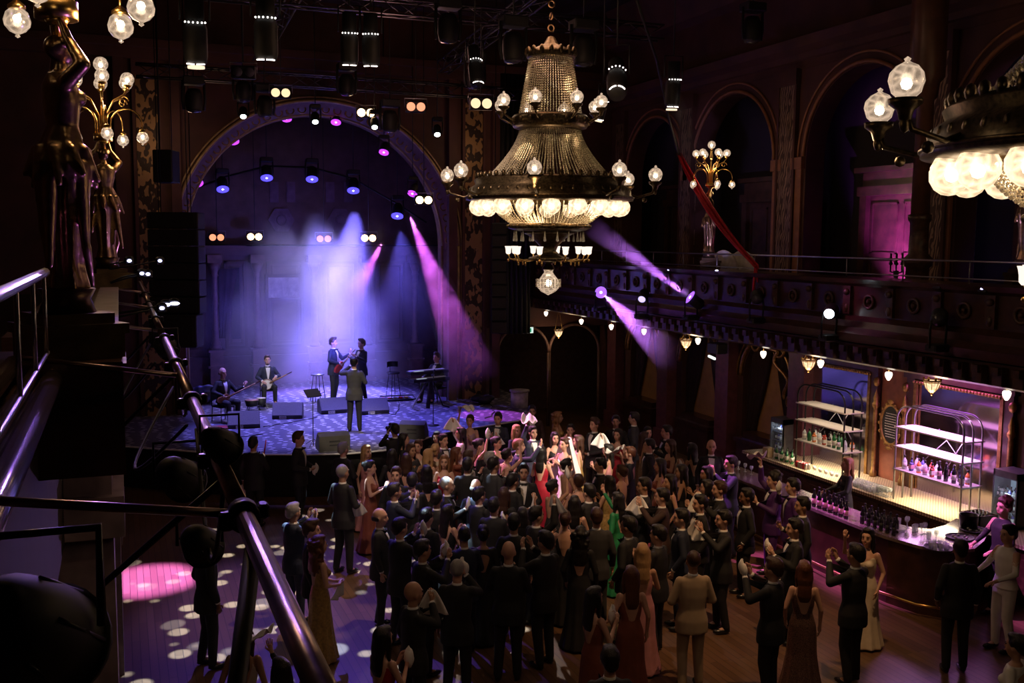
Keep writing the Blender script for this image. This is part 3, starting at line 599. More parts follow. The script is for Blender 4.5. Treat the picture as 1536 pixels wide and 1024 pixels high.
def hair_mb(style, dz):
    Z = lambda z: z - dz; mb = MB(); vox = .011; sm = 3
    if style in ('short', 'quiff', 'long', 'curly', 'bun', 'straight', 'mop'):
        mb.ball((0, -.022, Z(1.705)), (.086, .101, .1), 16); mb.ball((0, .018, Z(1.768)), (.066, .07, .034), 12); mb.ball((0, -.075, Z(1.66)), (.07, .045, .07), 10)
        for s_ in (-1, 1): mb.ball((s_ * .072, .0, Z(1.70)), (.016, .035, .04), 8)
    if style == 'quiff':
        mb.ball((0, .05, Z(1.79)), (.05, .05, .03), 10); mb.ball((0, 0, Z(1.79)), (.055, .07, .028), 10)
    if style == 'crop': mb.ball((0, -.02, Z(1.698)), (.0795, .094, .1), 16)
    if style == 'fringe':
        for i in range(13):
            a = PI + PI * i / 12; mb.ball((.074 * math.cos(a), -.012 + .088 * math.sin(a), Z(1.655)), (.018, .018, .035), 7)
    if style in ('long', 'curly', 'straight'):
        w_ = {'long': .095, 'curly': .12, 'straight': .088}[style]; zb = {'long': 1.28, 'curly': 1.26, 'straight': 1.36}[style]
        loft(mb, [(0, -.1, Z(zb), w_ * .62, .02), (0, -.115, Z(zb + .08), w_, .035), (0, -.1, Z(1.48), w_, .045), (0, -.07, Z(1.6), w_ * .95, .05), (0, -.05, Z(1.7), .08, .06)], 14)
        for s_ in (-1, 1): cap(mb, (s_ * .075, .0, Z(1.7)), (s_ * .088, .0, Z(1.5)), .026, .03, 8); cap(mb, (s_ * .088, .0, Z(1.5)), (s_ * .095, -.01 if style != 'curly' else .04, Z(1.36)), .028, .018, 8)
    if style == 'curly':
        random.seed(5)
        for i in range(46):
            z = random.uniform(1.3, 1.74); a = random.uniform(PI * .95, PI * 2.05); r_ = .1; mb.ball((math.cos(a) * r_ * 1.05, -.05 + math.sin(a) * .075, Z(z)), random.uniform(.02, .034), 7)
        sm = 1
    if style == 'mop':
        random.seed(4)
        for i in range(34):
            a = random.uniform(0, 2 * PI); t = random.uniform(0, 1.25); x, y = math.sin(t) * math.cos(a), math.sin(t) * math.sin(a)
            if y < .75 or t < .8: mb.ball((.085 * x, -.02 + .1 * y, Z(1.715 + .1 * math.cos(t))), random.uniform(.018, .03), 7)
        sm = 1
    if style == 'bun': mb.ball((0, -.115, Z(1.72)), (.048, .042, .048), 10)
    if not mb.v: return None
    return big_head(from_mesh(remesh(mb, vox, sm)), dz, .14)
def project(bvh, pts, off, dz=0):
    out = []
    for (x, z) in pts:
        h = bvh.ray_cast(Vector((x, 1.0, z - dz)), Vector((0, -1, 0)))
        out.append((x, (h[0].y if h[0] else .12) + off, z - dz))
    return out
def patch(bvh, rows, off, dz, mb=None, mi=0):
    mb = mb or MB(); n = len(rows[0]); vs = []
    for r in rows: vs += project(bvh, r, off, dz)
    fs = [(i * n + j, i * n + j + 1, (i + 1) * n + j + 1, (i + 1) * n + j) for i in range(len(rows) - 1) for j in range(n - 1)]
    return mb.add(vs, fs, mi)
PROTO = {}
LAST = []
BODYC = {}
def proto(fem, pose, hair, top):
    """top: 'suit' jacket with bow tie, 'open' jacket with open collar, 'shirt' shirt only, 'dress', 'sleeved' (dress with sleeves)"""
    sit = pose in ('lute', 'drum', 'keys'); key = (fem, pose, sit)
    if key not in BODYC:
        bb, J = make_body(pose, fem, sit); BODYC[key] = (bb, J)
    bb, J = BODYC[key]; dz = J['dz']; Z = lambda z: z - dz
    root = bpy.data.objects.new('person', None); COL.objects.link(root); LAST.clear()
    def part(mb, name, ms, cache=None):
        if cache is not None and cache in PROTO:
            o = bpy.data.objects.new(name, PROTO[cache]); COL.objects.link(o); o.parent = root
        else:
            o = mb.build(name, ms, root)
            if cache is not None: PROTO[cache] = o.data
        LAST.append(o)
        o.material_slots[0].link = 'OBJECT'; o.material_slots[0].material = ms[0] if isinstance(ms, list) else ms
        return o
    b = part(bb, 'body', [SK, M_lip, M_eye], ('body',) + key)
    hk = ('hair', hair, sit)
    if hair != 'bald':
        if hk not in PROTO: PROTO[('mb',) + hk] = hair_mb(hair, dz)
        part(PROTO.get(('mb',) + hk), 'hair', HR['black'], hk)
    if top in ('suit', 'open', 'shirt'):
        ck = ('jacket', pose, fem, top == 'shirt')
        g = -.012 if top == 'shirt' else 0
        if ck not in PROTO:
            mb = MB(); zb = .93 if (top == 'shirt' or sit) else .77; fk = .78 if fem else 1
            rg = [(0, 0, Z(zb), .215 + g, .165 + g), (0, 0, Z(max(.93, zb + .02)), .212 + g, .16 + g), (0, 0, Z(1.08), .168 * fk + g, .125 + g), (0, 0, Z(1.24), .188 * fk + g, .138 + g), (0, 0, Z(1.38), .192 * fk + g, .132 + g), (0, -.01, Z(1.455), .17 * fk + g, .1 + g), (0, -.01, Z(1.485), .125 * fk + g, .088 + g), (0, -.012, Z(1.51), .078, .076)]
            loft(mb, rg)
            for s_ in (-1, 1):
                j = J[s_]; sh = j['sh']; mb.ball(sh, .064 + g, 12); cap(mb, sh, j['el'], .065 + g, .056 + g, 10); cap(mb, j['el'], j['wr'].lerp(j['el'], .12), .058 + g, .043 + g, 10)
            PROTO[('mb',) + ck] = from_mesh(remesh(mb, .014, 3))
        jm = PROTO[('mb',) + ck]
        jk = part(jm, 'jacket' if top != 'shirt' else 'shirt', CL['black'], ck)
        bvh = BVHTree.FromPolygons(jm.v, jm.f)
        if top != 'shirt':
            rows = []
            for i in range(9):
                t = i / 8; z = 1.505 - .36 * t; w0 = .012 + .052 * (1 - t) ** .8; rows.append([(w0 * (2 * j / 4 - 1), z) for j in range(5)])
            vk = ('vfront', pose, fem)
            if vk not in PROTO: PROTO[('mb',) + vk] = patch(bvh, rows, .004, dz)
            o = part(PROTO[('mb',) + vk], 'shirt_front', M_white, vk)
            lk = ('lapel', pose, fem)
            if lk not in PROTO:
                mb = MB()
                for s_ in (-1, 1):
                    rows = []
                    for i in range(9):
                        t = i / 8; z = 1.505 - .37 * t; w0 = .012 + .052 * (1 - t) ** .8; rows.append([(s_ * (w0 + (.008 + .03 * math.sin(PI * min(1, t + .1)) ** .7 if True else 0) * j / 2), z) for j in range(3)])
                    patch(bvh, rows, .007, dz, mb)
                PROTO[('mb',) + lk] = mb
            part(PROTO[('mb',) + lk], 'lapel', mat('satin_lapel', (.02, .02, .024), .35), lk)
            mb = MB()
            for s_ in (-1, 1):
                j = J[s_]; p = j['wr'].lerp(j['el'], .1); q_ = j['wr'].lerp(j['el'], -.03); part(MB().tube([p, q_], [.036, .034], 10), 'cuff', M_white, ('cuff', pose, fem, s_))
            mb = MB(); mb.lathe([(.066, Z(1.475)), (.062, Z(1.535)), (.056, Z(1.535)), (.06, Z(1.475))], 14, 0, (0, -.008, 0))
            part(mb, 'collar', M_white, ('collar', pose, fem))
            if top == 'suit':
                h = project(bvh, [(0, 1.488)], .012, dz)[0]; mb = MB(); 
                for s_ in (-1, 1): mb.prism([(0, h[1], h[2] - .006), (s_ * .045, h[1], h[2] - .022), (s_ * .045, h[1], h[2] + .022), (0, h[1], h[2] + .006)], (0, .012, 0))
                part(mb, 'bow_tie', CL['black'], ('bow', pose, fem))
        tk = ('trousers', sit)
        if tk not in PROTO:
            mb = MB(); loft(mb, [(0, 0, Z(.84), .165, .125), (0, 0, Z(.93), .178, .13), (0, 0, Z(1.02), .165, .12)])
            for s_ in (-1, 1): j = J[s_]; cap(mb, j['hip'], j['kn'], .1, .076); cap(mb, j['kn'], j['an'] + Vector((0, 0, .01)), .074, .058)
            PROTO[('mb',) + tk] = from_mesh(remesh(mb, .016, 3))
        part(PROTO.get(('mb',) + tk), 'trousers', CL['black'], tk)
        for s_ in (-1, 1):
            mb = MB(); a = J[s_]['an']; mb.ball((a.x, a.y + .07, .04), (.047, .135, .04), 12); mb.ball((a.x, a.y, .065), (.042, .06, .05), 10); part(mb, 'shoe', M_shoe, ('shoe', sit, s_))
    else:
        dk = ('dress', pose if top == 'sleeved' else 0, sit, top)
        if dk not in PROTO:
            mb = MB(); rp = (11, [.07, .06, .045, .02, 0, 0, 0, 0, 0, 0])
            loft(mb, [(0, -.02, .03, .29, .27), (0, -.01, .3, .235, .21), (0, 0, .55, .2, .17), (0, 0, .8, .192, .145), (0, 0, .95, .18, .135), (0, 0, 1.12, .127, .1), (0, .005, 1.24, .15, .112), (0, .005, 1.34, .15, .105)] + ([(0, 0, 1.4, .14, .1)] if top == 'dress' else [(0, 0, 1.4, .165, .105), (0, -.01, 1.47, .13, .09)]), 44, (11, [.07, .06, .045, .02, 0, 0, 0, 0, 0, 0]))
            for s_ in (-1, 1): mb.ball((s_ * .07, .087, 1.29), (.066, .062, .062), 12)
            if top == 'sleeved':
                for s_ in (-1, 1): j = J[s_]; mb.ball(j['sh'], .062, 10); cap(mb, j['sh'], j['el'], .06, .047); cap(mb, j['el'], j['wr'].lerp(j['el'], .1), .047, .034)
            PROTO[('mb',) + dk] = from_mesh(remesh(mb, .014, 2))
        part(PROTO.get(('mb',) + dk), 'dress', CL['black'], dk)
        for s_ in (-1, 1):
            mb = MB(); a = J[s_]['an']; mb.ball((a.x, a.y + .06, .035), (.036, .115, .03), 10); part(mb, 'shoe', M_shoe, ('fshoe', s_))
    return root, J
ROOTS = {}
CHD = {}
def CH(r): return CHD[r.name]
def dup_person(src):
    c = src.copy(); COL.objects.link(c); CHD[c.name] = []
    for k in CHD[src.name]: d = k.copy(); COL.objects.link(d); d.parent = c; CHD[c.name].append(d)
    return c
def person(loc, ang, label, fem=0, pose='clap', hair='short', hc='black', top='suit', cloth='black', trousers=None, skin=SK, h=1.79, group=None):
    key = (fem, pose, hair, top)
    if key in ROOTS: src, J = ROOTS[key]; r = dup_person(src)
    else: r, J = proto(fem, pose, hair, top); CHD[r.name] = LAST[:]; ROOTS[key] = (r, J)
    r.location = loc; r.rotation_euler = (0, 0, ang); s = h / 1.79; r.scale = (s, s, s)
    tag(r, label, 'person', group)
    for c in CH(r):
        b = c.name.split('.')[0]
        m = {'body': skin, 'hair': HR[hc], 'jacket': CL.get(cloth), 'shirt': CL.get(cloth), 'dress': CL.get(cloth), 'trousers': CL.get(trousers or cloth)}.get(b)
        if m: c.material_slots[0].material = m
    return r, J, s
# napkins ------------------------------------------------------------
def cloth(kind, seed=0):
    """white napkin, pinched where it is held at the origin"""
    k = ('nap', kind, seed)
    if k not in PROTO:
        rnd = random.Random(seed); mb = MB(); n = 14; ph = rnd.uniform(0, 6)
        if kind == 'hang':      # hangs from a pinch
            for i in range(n):
                t = i / (n - 1)
                for j in range(n):
                    f = j / (n - 1) - .5; w_ = .04 + .17 * t ** .8
                    mb.v.append((f * 2 * w_, .035 * t * math.sin(f * 14 + ph) + .05 * t * t, .02 - .30 * t + .07 * t * abs(f) * 2 * (1 if seed % 2 else -.4)))
        elif kind == 'wave':    # thrown out sideways in mid-swing
            for i in range(n):
                t = i / (n - 1)
                for j in range(n):
                    f = j / (n - 1) - .5; w_ = .04 + .13 * math.sin(PI * (.15 + .7 * t))
                    mb.v.append((.34 * t, f * 2 * w_, .05 + .05 * math.sin(t * 5 + ph) + .035 * math.sin(f * 9 + t * 3) - .05 * t + .05 * abs(f)))
        else:                   # crumpled bunch
            for i in range(n):
                th = PI * i / (n - 1)
                for j in range(n):
                    a = 2 * PI * j / (n - 1); r_ = .062 * (1 + .22 * math.sin(2 * a + ph) * math.sin(th) + .1 * math.sin(7 * a + 3 * th))
                    mb.v.append((r_ * math.sin(th) * math.cos(a) * .9, r_ * math.sin(th) * math.sin(a) * .75, -.02 + r_ * 1.5 * math.cos(th) + .03 * math.sin(a + ph)))
        for i in range(n - 1):
            for j in range(n - 1): a = i * n + j; mb.f.append((a, a + 1, a + n + 1, a + n)); mb.m.append(0); mb.sm.append(True)
        o = mb.build('napkin', M_white); o.modifiers.new('t', 'SOLIDIFY').thickness = .004; PROTO[k] = o; PROTO[('used',) + k] = False
    o = PROTO[k]
    if not PROTO[('used',) + k]: PROTO[('used',) + k] = True; return o
    c = o.copy(); COL.objects.link(c); return c
def hand_world(r, J, s, side):
    p = J[side]['wr'] + J[side]['hd'] * .12; return r.matrix_basis @ p
# ------------------------------------------------------------------ guests on the floor
BR = Vector((8.15, 17.5, 0))
DIRS = {'a': FWD, 'l': -RGT, 'r': RGT, 'k': -FWD, 'al': FWD - RGT, 'ar': FWD + RGT, 'kl': -FWD - RGT, 'kr': -FWD + RGT}
def facing(p, look):
    if look == 'c': d = BR - Vector(p)
    elif look == 's': d = Vector((5.2, 25, 0)) - Vector(p)
    else: d = DIRS[look]
    return math.atan2(-d.x, d.y)
# px, py of the head top, look, F/M, pose, hair, hair colour, top, cloth, skin, height, napkin (kind, side), label
CROWD = [
 (380, 657, 'a', 0, 'held', 'short', 'black', 'suit', 'black', 2, 1.80, ('hang', -1), 'man in black seen from behind at the stage edge, holding a thin red stick'),
 (448, 650, 'r', 0, 'waist', 'quiff', 'brown', 'open', 'black', 2, 1.84, ('bunch', 1), 'tall man in dark jacket and open white shirt standing alone below the stage'),
 (518, 665, 'ar', 0, 'waist', 'short', 'grey', 'suit', 'black', 1, 1.78, None, 'silver-haired man in black suit below the front monitor speaker'),
 (514, 699, 'ar', 0, 'waist', 'crop', 'grey', 'suit', 'black', 2, 1.88, ('hang', 1), 'big man in long black suit with cropped grey hair and a hanging white napkin'),
 (547, 670, 'kr', 1, 'stand', 'straight', 'blond', 'dress', 'pink', 1, 1.68, None, 'fair-haired woman in pale pink below the stage front'),
 (555, 693, 'r', 1, 'clap', 'bun', 'black', 'dress', 'rust', 2, 1.68, None, 'dark-haired woman with hair up in a rust-red dress behind the bald man'),
 (592, 637, 'al', 0, 'photo', 'short', 'black', 'suit', 'black', 2, 1.80, None, 'photographer in black raising a camera at the stage edge'),
 (606, 652, 'r', 1, 'stand', 'long', 'black', 'sleeved', 'black', 2, 1.70, None, 'long-haired woman in black just right of the photographer'),
 (627, 662, 'k', 1, 'clap', 'bun', 'brown', 'dress', 'cream', 1, 1.68, None, 'woman in cream with hair up at the foot of the tilted monitor'),
 (617, 668, 'kr', 1, 'clap', 'long', 'brown', 'sleeved', 'charcoal', 1, 1.70, None, 'woman with highlighted dark hair clapping near the photographer'),
 (592, 677, 'a', 1, 'stand', 'straight', 'black', 'sleeved', 'black', 2, 1.66, None, 'woman seen from behind with long black hair below the photographer'),
 (609, 681, 'a', 1, 'clap', 'straight', 'brown', 'sleeved', 'black', 2, 1.66, None, 'woman with smooth dark brown hair among the black-haired women'),
 (655, 649, 'k', 1, 'clap', 'straight', 'black', 'sleeved', 'black', 2, 1.66, None, 'small dark-haired woman against the stage under the microphone stand'),
 (665, 653, 'kr', 0, 'clap', 'short', 'black', 'open', 'charcoal', 2, 1.76, None, 'man at the stage edge right of the small dark-haired woman'),
 (663, 670, 'a', 1, 'clap', 'bun', 'blond', 'sleeved', 'cream', 1, 1.70, None, 'fair woman in a pale sleeved dress with hair up'),
 (691, 643, 'l', 1, 'raise', 'long', 'black', 'sleeved', 'white', 1, 1.70, ('hang', 1), 'woman with black hair in white raising a napkin by the stage'),
 (705, 624, 'k', 1, 'raise', 'bun', 'brown', 'dress', 'lilac', 1, 1.74, ('wave', 1), 'woman in lilac with one arm straight up swinging a napkin highest at the stage'),
 (645, 676, 'ar', 1, 'clap', 'long', 'blond', 'dress', 'cream', 1, 1.70, None, 'woman in cream with pale ash-blond hair falling down her back'),
 (673, 672, 'c', 1, 'raisef', 'long', 'auburn', 'sleeved', 'rust', 1, 1.68, None, 'auburn-haired woman in dark red beside the ash-blond woman'),
 (681, 684, 'k', 1, 'clap', 'long', 'honey', 'dress', 'red', 1, 1.66, None, 'honey-haired woman in red facing the camera left of the napkin-shouldered man'),
 (693, 678, 'c', 0, 'clap', 'short', 'brown', 'suit', 'black', 1, 1.74, None, 'young brown-haired man looking right in the middle of the crowd'),
 (701, 689, 'a', 0, 'held', 'short', 'black', 'suit', 'black', 2, 1.80, ('bunch', 1), 'black-suited man from behind with white collar and a napkin at his shoulder'),
 (720, 660, 'c', 1, 'raise', 'bun', 'black', 'dress', 'black', 1, 1.70, ('bunch', 1), 'bare-armed woman in black lifting a round bunched napkin'),
 (728, 679, 'ar', 0, 'clap', 'short', 'grey', 'suit', 'charcoal', 2, 1.76, None, 'grey-haired man in charcoal near the pink-lit women'),
 (741, 688, 'ar', 0, 'stand', 'short', 'black', 'suit', 'charcoal', 2, 1.84, None, 'broad man with rounded charcoal jacket back in mid crowd'),
 (747, 621, 'k', 0, 'clap', 'quiff', 'black', 'open', 'navy', 2, 1.80, ('hang', -1), 'bearded man in violet-lit suit clapping with a napkin near the stage corner'),
 (745, 657, 'c', 1, 'clap', 'bun', 'black', 'dress', 'purple', 2, 1.68, None, 'woman with tied black hair left of the platinum blonde'),
 (775, 639, 'kr', 1, 'clap', 'straight', 'blond', 'sleeved', 'navy', 1, 1.70, None, 'platinum blonde in navy lit bright pink'),
 (761, 675, 'ar', 1, 'raise', 'bun', 'black', 'dress', 'black', 1, 1.70, None, 'woman in a low-backed black dress with raised bare arm, pink light on her hair'),
 (782, 661, 'r', 0, 'raisef', 'short', 'honey', 'suit', 'navy', 1, 1.80, None, 'fair-haired man in violet-lit suit facing right, arm out'),
 (798, 610, 'k', 0, 'stand', 'short', 'black', 'open', 'brown', 2, 1.88, None, 'tall bearded man in brown jacket standing behind everyone by the stage'),
 (806, 641, 'c', 0, 'raise', 'short', 'black', 'open', 'navy', 1, 1.78, ('wave', 1), 'man in navy swinging a flat white napkin overhead'),
 (826, 650, 'c', 1, 'clap', 'long', 'black', 'dress', 'black', 2, 1.66, None, 'black-haired woman between the curly blonde and the bride'),
 (837, 619, 'r', 1, 'clap', 'curly', 'honey', 'dress', 'gold', 1, 1.74, None, 'curly honey blonde at the back of the crowd looking right'),
 (856, 638, 'k', 1, 'claph', 'bun', 'black', 'sleeved', 'cream', 1, 1.70, None, 'dark-haired woman in cream clapping high behind the bride'),
 (809, 672, 'c', 1, 'clap', 'long', 'black', 'dress', 'red', 1, 1.68, None, 'woman in a bright red dress beside the bride'),
 (785, 699, 'k', 0, 'waist', 'quiff', 'black', 'suit', 'black', 1, 1.82, ('hang', 1), 'groom-like man in tuxedo and bow tie leaning in, facing the camera'),
 (866, 655, 'l', 1, 'stand', 'long', 'brown', 'dress', 'gold', 1, 1.72, None, 'brown-haired woman in bronze dress right behind the bride veil'),
 (892, 629, 'kl', 0, 'waist', 'quiff', 'brown', 'open', 'charcoal', 1, 1.86, None, 'man in open-collared shirt and dark jacket with clasped hands, right of the bride'),
 (924, 625, 'k', 0, 'stand', 'short', 'black', 'open', 'black', 2, 1.82, None, 'dim man in black at the back beside the clasped-hands man'),
 (951, 620, 'l', 0, 'stand', 'short', 'black', 'suit', 'charcoal', 2, 1.84, None, 'tall man in dark suit turned left at the very back'),
 (927, 645, 'kl', 1, 'clap', 'long', 'black', 'dress', 'red', 2, 1.68, None, 'long-haired woman in deep red behind the white raised napkins'),
 (967, 650, 'r', 1, 'clap', 'long', 'brown', 'dress', 'olive', 1, 1.70, ('hang', 1), 'woman in olive with long hair in profile clapping with a napkin'),
 (972, 642, 'k', 1, 'clap', 'bun', 'black', 'dress', 'black', 2, 1.66, None, 'woman half hidden behind the olive-dressed woman'),
 (945, 672, 'l', 1, 'stand', 'short', 'auburn', 'sleeved', 'black', 1, 1.66, None, 'short-haired auburn woman in black looking left'),
 (912, 668, 'l', 1, 'raise', 'long', 'black', 'dress', 'pink', 1, 1.66, ('hang', 1), 'woman in pink holding a tall white napkin upright'),
 (1000, 640, 'l', 0, 'clap', 'short', 'black', 'suit', 'black', 1, 1.82, None, 'man in profile facing left by the curtained opening'),
 (1003, 662, 'l', 1, 'clap', 'long', 'brown', 'dress', 'rust', 2, 1.70, None, 'bare-shouldered woman in rust with long brown hair down her back'),
 (1038, 667, 'al', 1, 'clap', 'straight', 'black', 'dress', 'black', 2, 1.68, ('hang', -1), 'woman with sleek black hair clapping left of the bald man in black'),
 (1063, 661, 'k', 0, 'stand', 'bald', 'black', 'open', 'black', 2, 1.82, None, 'bald man in black coat and white collar facing the camera near the bar end'),
 (1096, 686, 'l', 0, 'claph', 'short', 'black', 'open', 'navy', 1, 1.84, None, 'bearded man with magenta-lit face and navy jacket clapping at the bar'),
 (1052, 701, 'l', 1, 'clap', 'long', 'black', 'dress', 'black', 2, 1.68, None, 'woman with pink rim light left of the magenta-lit man'),
 (1079, 724, 'l', 0, 'claph', 'short', 'brown', 'suit', 'black', 1, 1.80, ('hang', -1), 'brown-haired man in profile with hands raised and a napkin'),
 (1060, 722, 'l', 1, 'clap', 'long', 'black', 'sleeved', 'black', 2, 1.66, None, 'dark woman just behind the brown-haired man in profile'),
 (851, 690, 'ar', 1, 'clap', 'bun', 'black', 'dress', 'pink', 1, 1.68, None, 'woman in pink with violet light on black hair, back to the camera before the bride'),
 (868, 714, 'a', 1, 'clap', 'short', 'brown', 'dress', 'green', 1, 1.72, ('bunch', 1), 'short-haired woman with bare shoulders and green dress'),
 (866, 745, 'a', 1, 'clap', 'long', 'black', 'dress', 'charcoal', 1, 1.68, None, 'woman with straight dark hair in front of the short-haired woman in green'),
 (914, 716, 'al', 1, 'clap', 'long', 'black', 'dress', 'gold', 1, 1.66, None, 'dark-haired woman with one pale shoulder near the green dress'),
 (926, 741, 'al', 1, 'raisef', 'long', 'black', 'sleeved', 'green', 2, 1.66, None, 'woman in vivid green sleeves in the middle of the crowd'),
 (927, 699, 'al', 1, 'raise', 'bun', 'brown', 'dress', 'black', 2, 1.68, ('wave', 1), 'woman with a round bun waving a pink-lit napkin'),
 (966, 719, 'l', 0, 'clap', 'short', 'black', 'suit', 'black', 2, 1.80, None, 'man with bright white collar turned left in the right half of the crowd'),
 (993, 735, 'l', 0, 'claph', 'short', 'black', 'suit', 'brown', 1, 1.78, ('hang', 1), 'man in brown looking left with a yellowish napkin above him'),
 (1005, 714, 'l', 1, 'stand', 'long', 'black', 'dress', 'black', 2, 1.68, None, 'dark woman behind the man in brown'),
 (990, 690, 'l', 1, 'clap', 'long', 'black', 'dress', 'rust', 1, 1.66, None, 'woman with pink-edged face below the bare-shouldered woman'),
 (1022, 766, 'l', 0, 'stand', 'short', 'black', 'suit', 'navy', 1, 1.80, None, 'navy-suited man looking left above the man in the tan suit'),
 (1085, 768, 'l', 0, 'claph', 'short', 'black', 'suit', 'black', 1, 1.80, ('hang', 1), 'dark-haired man clapping round a napkin, second row from the bar'),
 (830, 722, 'ar', 1, 'raise', 'bun', 'black', 'dress', 'black', 1, 1.66, ('bunch', 1), 'woman reaching up with a bare forearm and a flattened napkin'),
 (808, 762, 'ar', 0, 'raise', 'short', 'black', 'suit', 'black', 1, 1.80, ('hang', 1), 'man in black with raised cuffed arm and a napkin in front of the tuxedoed man'),
 (784, 764, 'a', 1, 'raise', 'long', 'black', 'dress', 'black', 1, 1.66, ('hang', 1), 'woman reaching forward with a long dangling napkin'),
 (672, 718, 'r', 0, 'clap', 'crop', 'grey', 'suit', 'black', 1, 1.82, ('bunch', 1), 'man in profile clapping, cropped hair, left centre of the crowd'),
 (713, 721, 'a', 0, 'clap', 'fringe', 'grey', 'suit', 'navy', 1, 1.78, None, 'balding grey man lit red at the centre of the crowd'),
 (719, 733, 'ar', 0, 'clap', 'short', 'black', 'suit', 'black', 2, 1.78, None, 'black-haired man with thin white collar in front of the balding grey man'),
 (756, 734, 'a', 1, 'stand', 'straight', 'brown', 'sleeved', 'black', 2, 1.68, None, 'woman seen from behind with smooth brown hair and parting'),
 (741, 749, 'a', 0, 'clap', 'short', 'black', 'suit', 'black', 2, 1.76, ('bunch', 1), 'short dark-haired man left of the smooth-haired woman'),
 (672, 760, 'ar', 1, 'clap', 'long', 'black', 'dress', 'black', 2, 1.66, None, 'woman in black clapping with pale forearms, left centre'),
 (697, 792, 'a', 0, 'clap', 'crop', 'black', 'suit', 'navy', 1, 1.78, None, 'navy-suited man seen from behind above the two bald men'),
 (594, 703, 'k', 0, 'stand', 'short', 'brown', 'suit', 'black', 1, 1.80, None, 'bearded man facing the camera among backs, left of centre'),
 (618, 712, 'a', 0, 'clap', 'short', 'black', 'suit', 'black', 2, 1.80, None, 'man from behind with a thick white collar, left of centre'),
 (592, 727, 'ar', 0, 'claph', 'short', 'black', 'suit', 'navy', 1, 1.80, ('hang', 1), 'man with a shine on his dark hair holding out a long napkin'),
 (570, 765, 'r', 0, 'stand', 'fringe', 'black', 'suit', 'charcoal', 1, 1.78, None, 'bald man with reddish scalp turned right, second from the big man'),
 (600, 780, 'ar', 0, 'claph', 'short', 'black', 'suit', 'black', 2, 1.84, ('bunch', 1), 'dark man with a crumpled cream napkin at his ear'),
 (634, 813, 'ar', 0, 'claph', 'short', 'black', 'suit', 'black', 1, 1.80, ('bunch', -1), 'dark-haired man clapping above the bald man with a peach napkin'),
 (763, 815, 'a', 0, 'clap', 'bald', 'black', 'suit', 'black', 1, 1.84, None, 'man with shiny bald head and black suit, centre front, full back view'),
 (686, 842, 'a', 0, 'face', 'crop', 'grey', 'suit', 'black', 1, 1.80, ('bunch', 1), 'man with cropped sandy hair holding a napkin at his cheek'),
 (620, 876, 'ar', 0, 'face', 'bald', 'black', 'suit', 'black', 1, 1.80, ('hang', 1), 'bald man with red scalp and a peach-lit napkin beside his head'),
 (818, 800, 'al', 0, 'claph', 'short', 'black', 'suit', 'black', 2, 1.84, None, 'black-haired man right of the shiny bald head'),
 (871, 793, 'a', 1, 'stand', 'curly', 'black', 'sleeved', 'black', 2, 1.72, None, 'woman with a mass of black curls near the centre front'),
 (964, 819, 'a', 1, 'clap', 'long', 'blond', 'dress', 'pink', 1, 1.72, None, 'blonde in a pale pink lace dress with long wavy hair'),
 (947, 853, 'a', 1, 'stand', 'long', 'auburn', 'dress', 'rust', 1, 1.70, None, 'woman with long brown hair and bare back in front of the blonde'),
 (892, 884, 'ar', 1, 'clap', 'long', 'black', 'dress', 'rust', 2, 1.68, ('bunch', -1), 'dark-haired woman in rust at the bottom of the picture, left of the bare-backed woman'),
 (1040, 829, 'a', 0, 'waist', 'crop', 'brown', 'open', 'tan', 1, 1.80, None, 'man in a light tan suit seen from behind'),
 (1160, 840, 'al', 0, 'claph', 'short', 'brown', 'suit', 'black', 1, 1.82, ('bunch', -1), 'man in black with pink-lit folded napkin in his hands, lower right'),
 (1207, 845, 'a', 1, 'stand', 'long', 'auburn', 'dress', 'silver', 1, 1.68, None, 'auburn-haired woman in a sequined gown beside the man in black'),
 (1284, 819, 'al', 0, 'claph', 'short', 'black', 'suit', 'black', 1, 1.84, None, 'dark-suited man with hands up near the bar, lower right'),
 (1302, 795, 'kl', 1, 'raisef', 'long', 'black', 'dress', 'cream', 1, 1.70, None, 'woman in a pale dress shielding her eyes beside the dark-suited man'),
 (1192, 781, 'l', 0, 'clap', 'short', 'black', 'open', 'black', 1, 1.80, ('bunch', 1), 'man in black with open white shirt walking left from the bar'),
 (1204, 748, 'l', 0, 'held', 'short', 'black', 'suit', 'black', 1, 1.80, None, 'man turned left with a thin magenta tie line behind the white-shirted man'),
 (1164, 712, 'l', 0, 'raise', 'mop', 'black', 'open', 'purple', 1, 1.80, ('wave', 1), 'curly-haired young man in violet jacket waving a napkin at the bar'),
 (1186, 719, 'l', 0, 'face', 'short', 'black', 'open', 'purple', 1, 1.80, ('bunch', 1), 'young man in violet jacket covering his mouth with a napkin'),
 (440, 757, 'ar', 0, 'claph', 'short', 'grey', 'suit', 'navy', 2, 1.80, ('hang', 1), 'grey-haired man in navy clapping, seen past the steel pipe'),
 (470, 787, 'r', 0, 'stand', 'quiff', 'brown', 'suit', 'black', 1, 1.80, None, 'man with glasses bending to the woman in the gold gown'),
 (476, 803, 'ar', 1, 'waist', 'curly', 'auburn', 'dress', 'gold', 1, 1.72, ('hang', 1), 'woman with long auburn curls in a golden gown'),
 (365, 940, 'a', 1, 'stand', 'long', 'brown', 'dress', 'cream', 1, 1.70, None, 'woman with long brown hair and tied straps at the bottom left'),
 (420, 992, 'al', 1, 'raisef', 'long', 'black', 'sleeved', 'black', 1, 1.66, ('wave', 1), 'woman mostly hidden below the frame raising a hand with a bracelet'),
 (575, 944, 'ar', 1, 'clap', 'long', 'black', 'dress', 'red', 1, 1.68, ('bunch', 1), 'woman with straight black hair and red dress at the bottom'),
 (308, 800, 'ar', 0, 'stand', 'short', 'black', 'suit', 'black', 3, 1.84, None, 'man in black standing alone on the pink-lit floor at the left'),
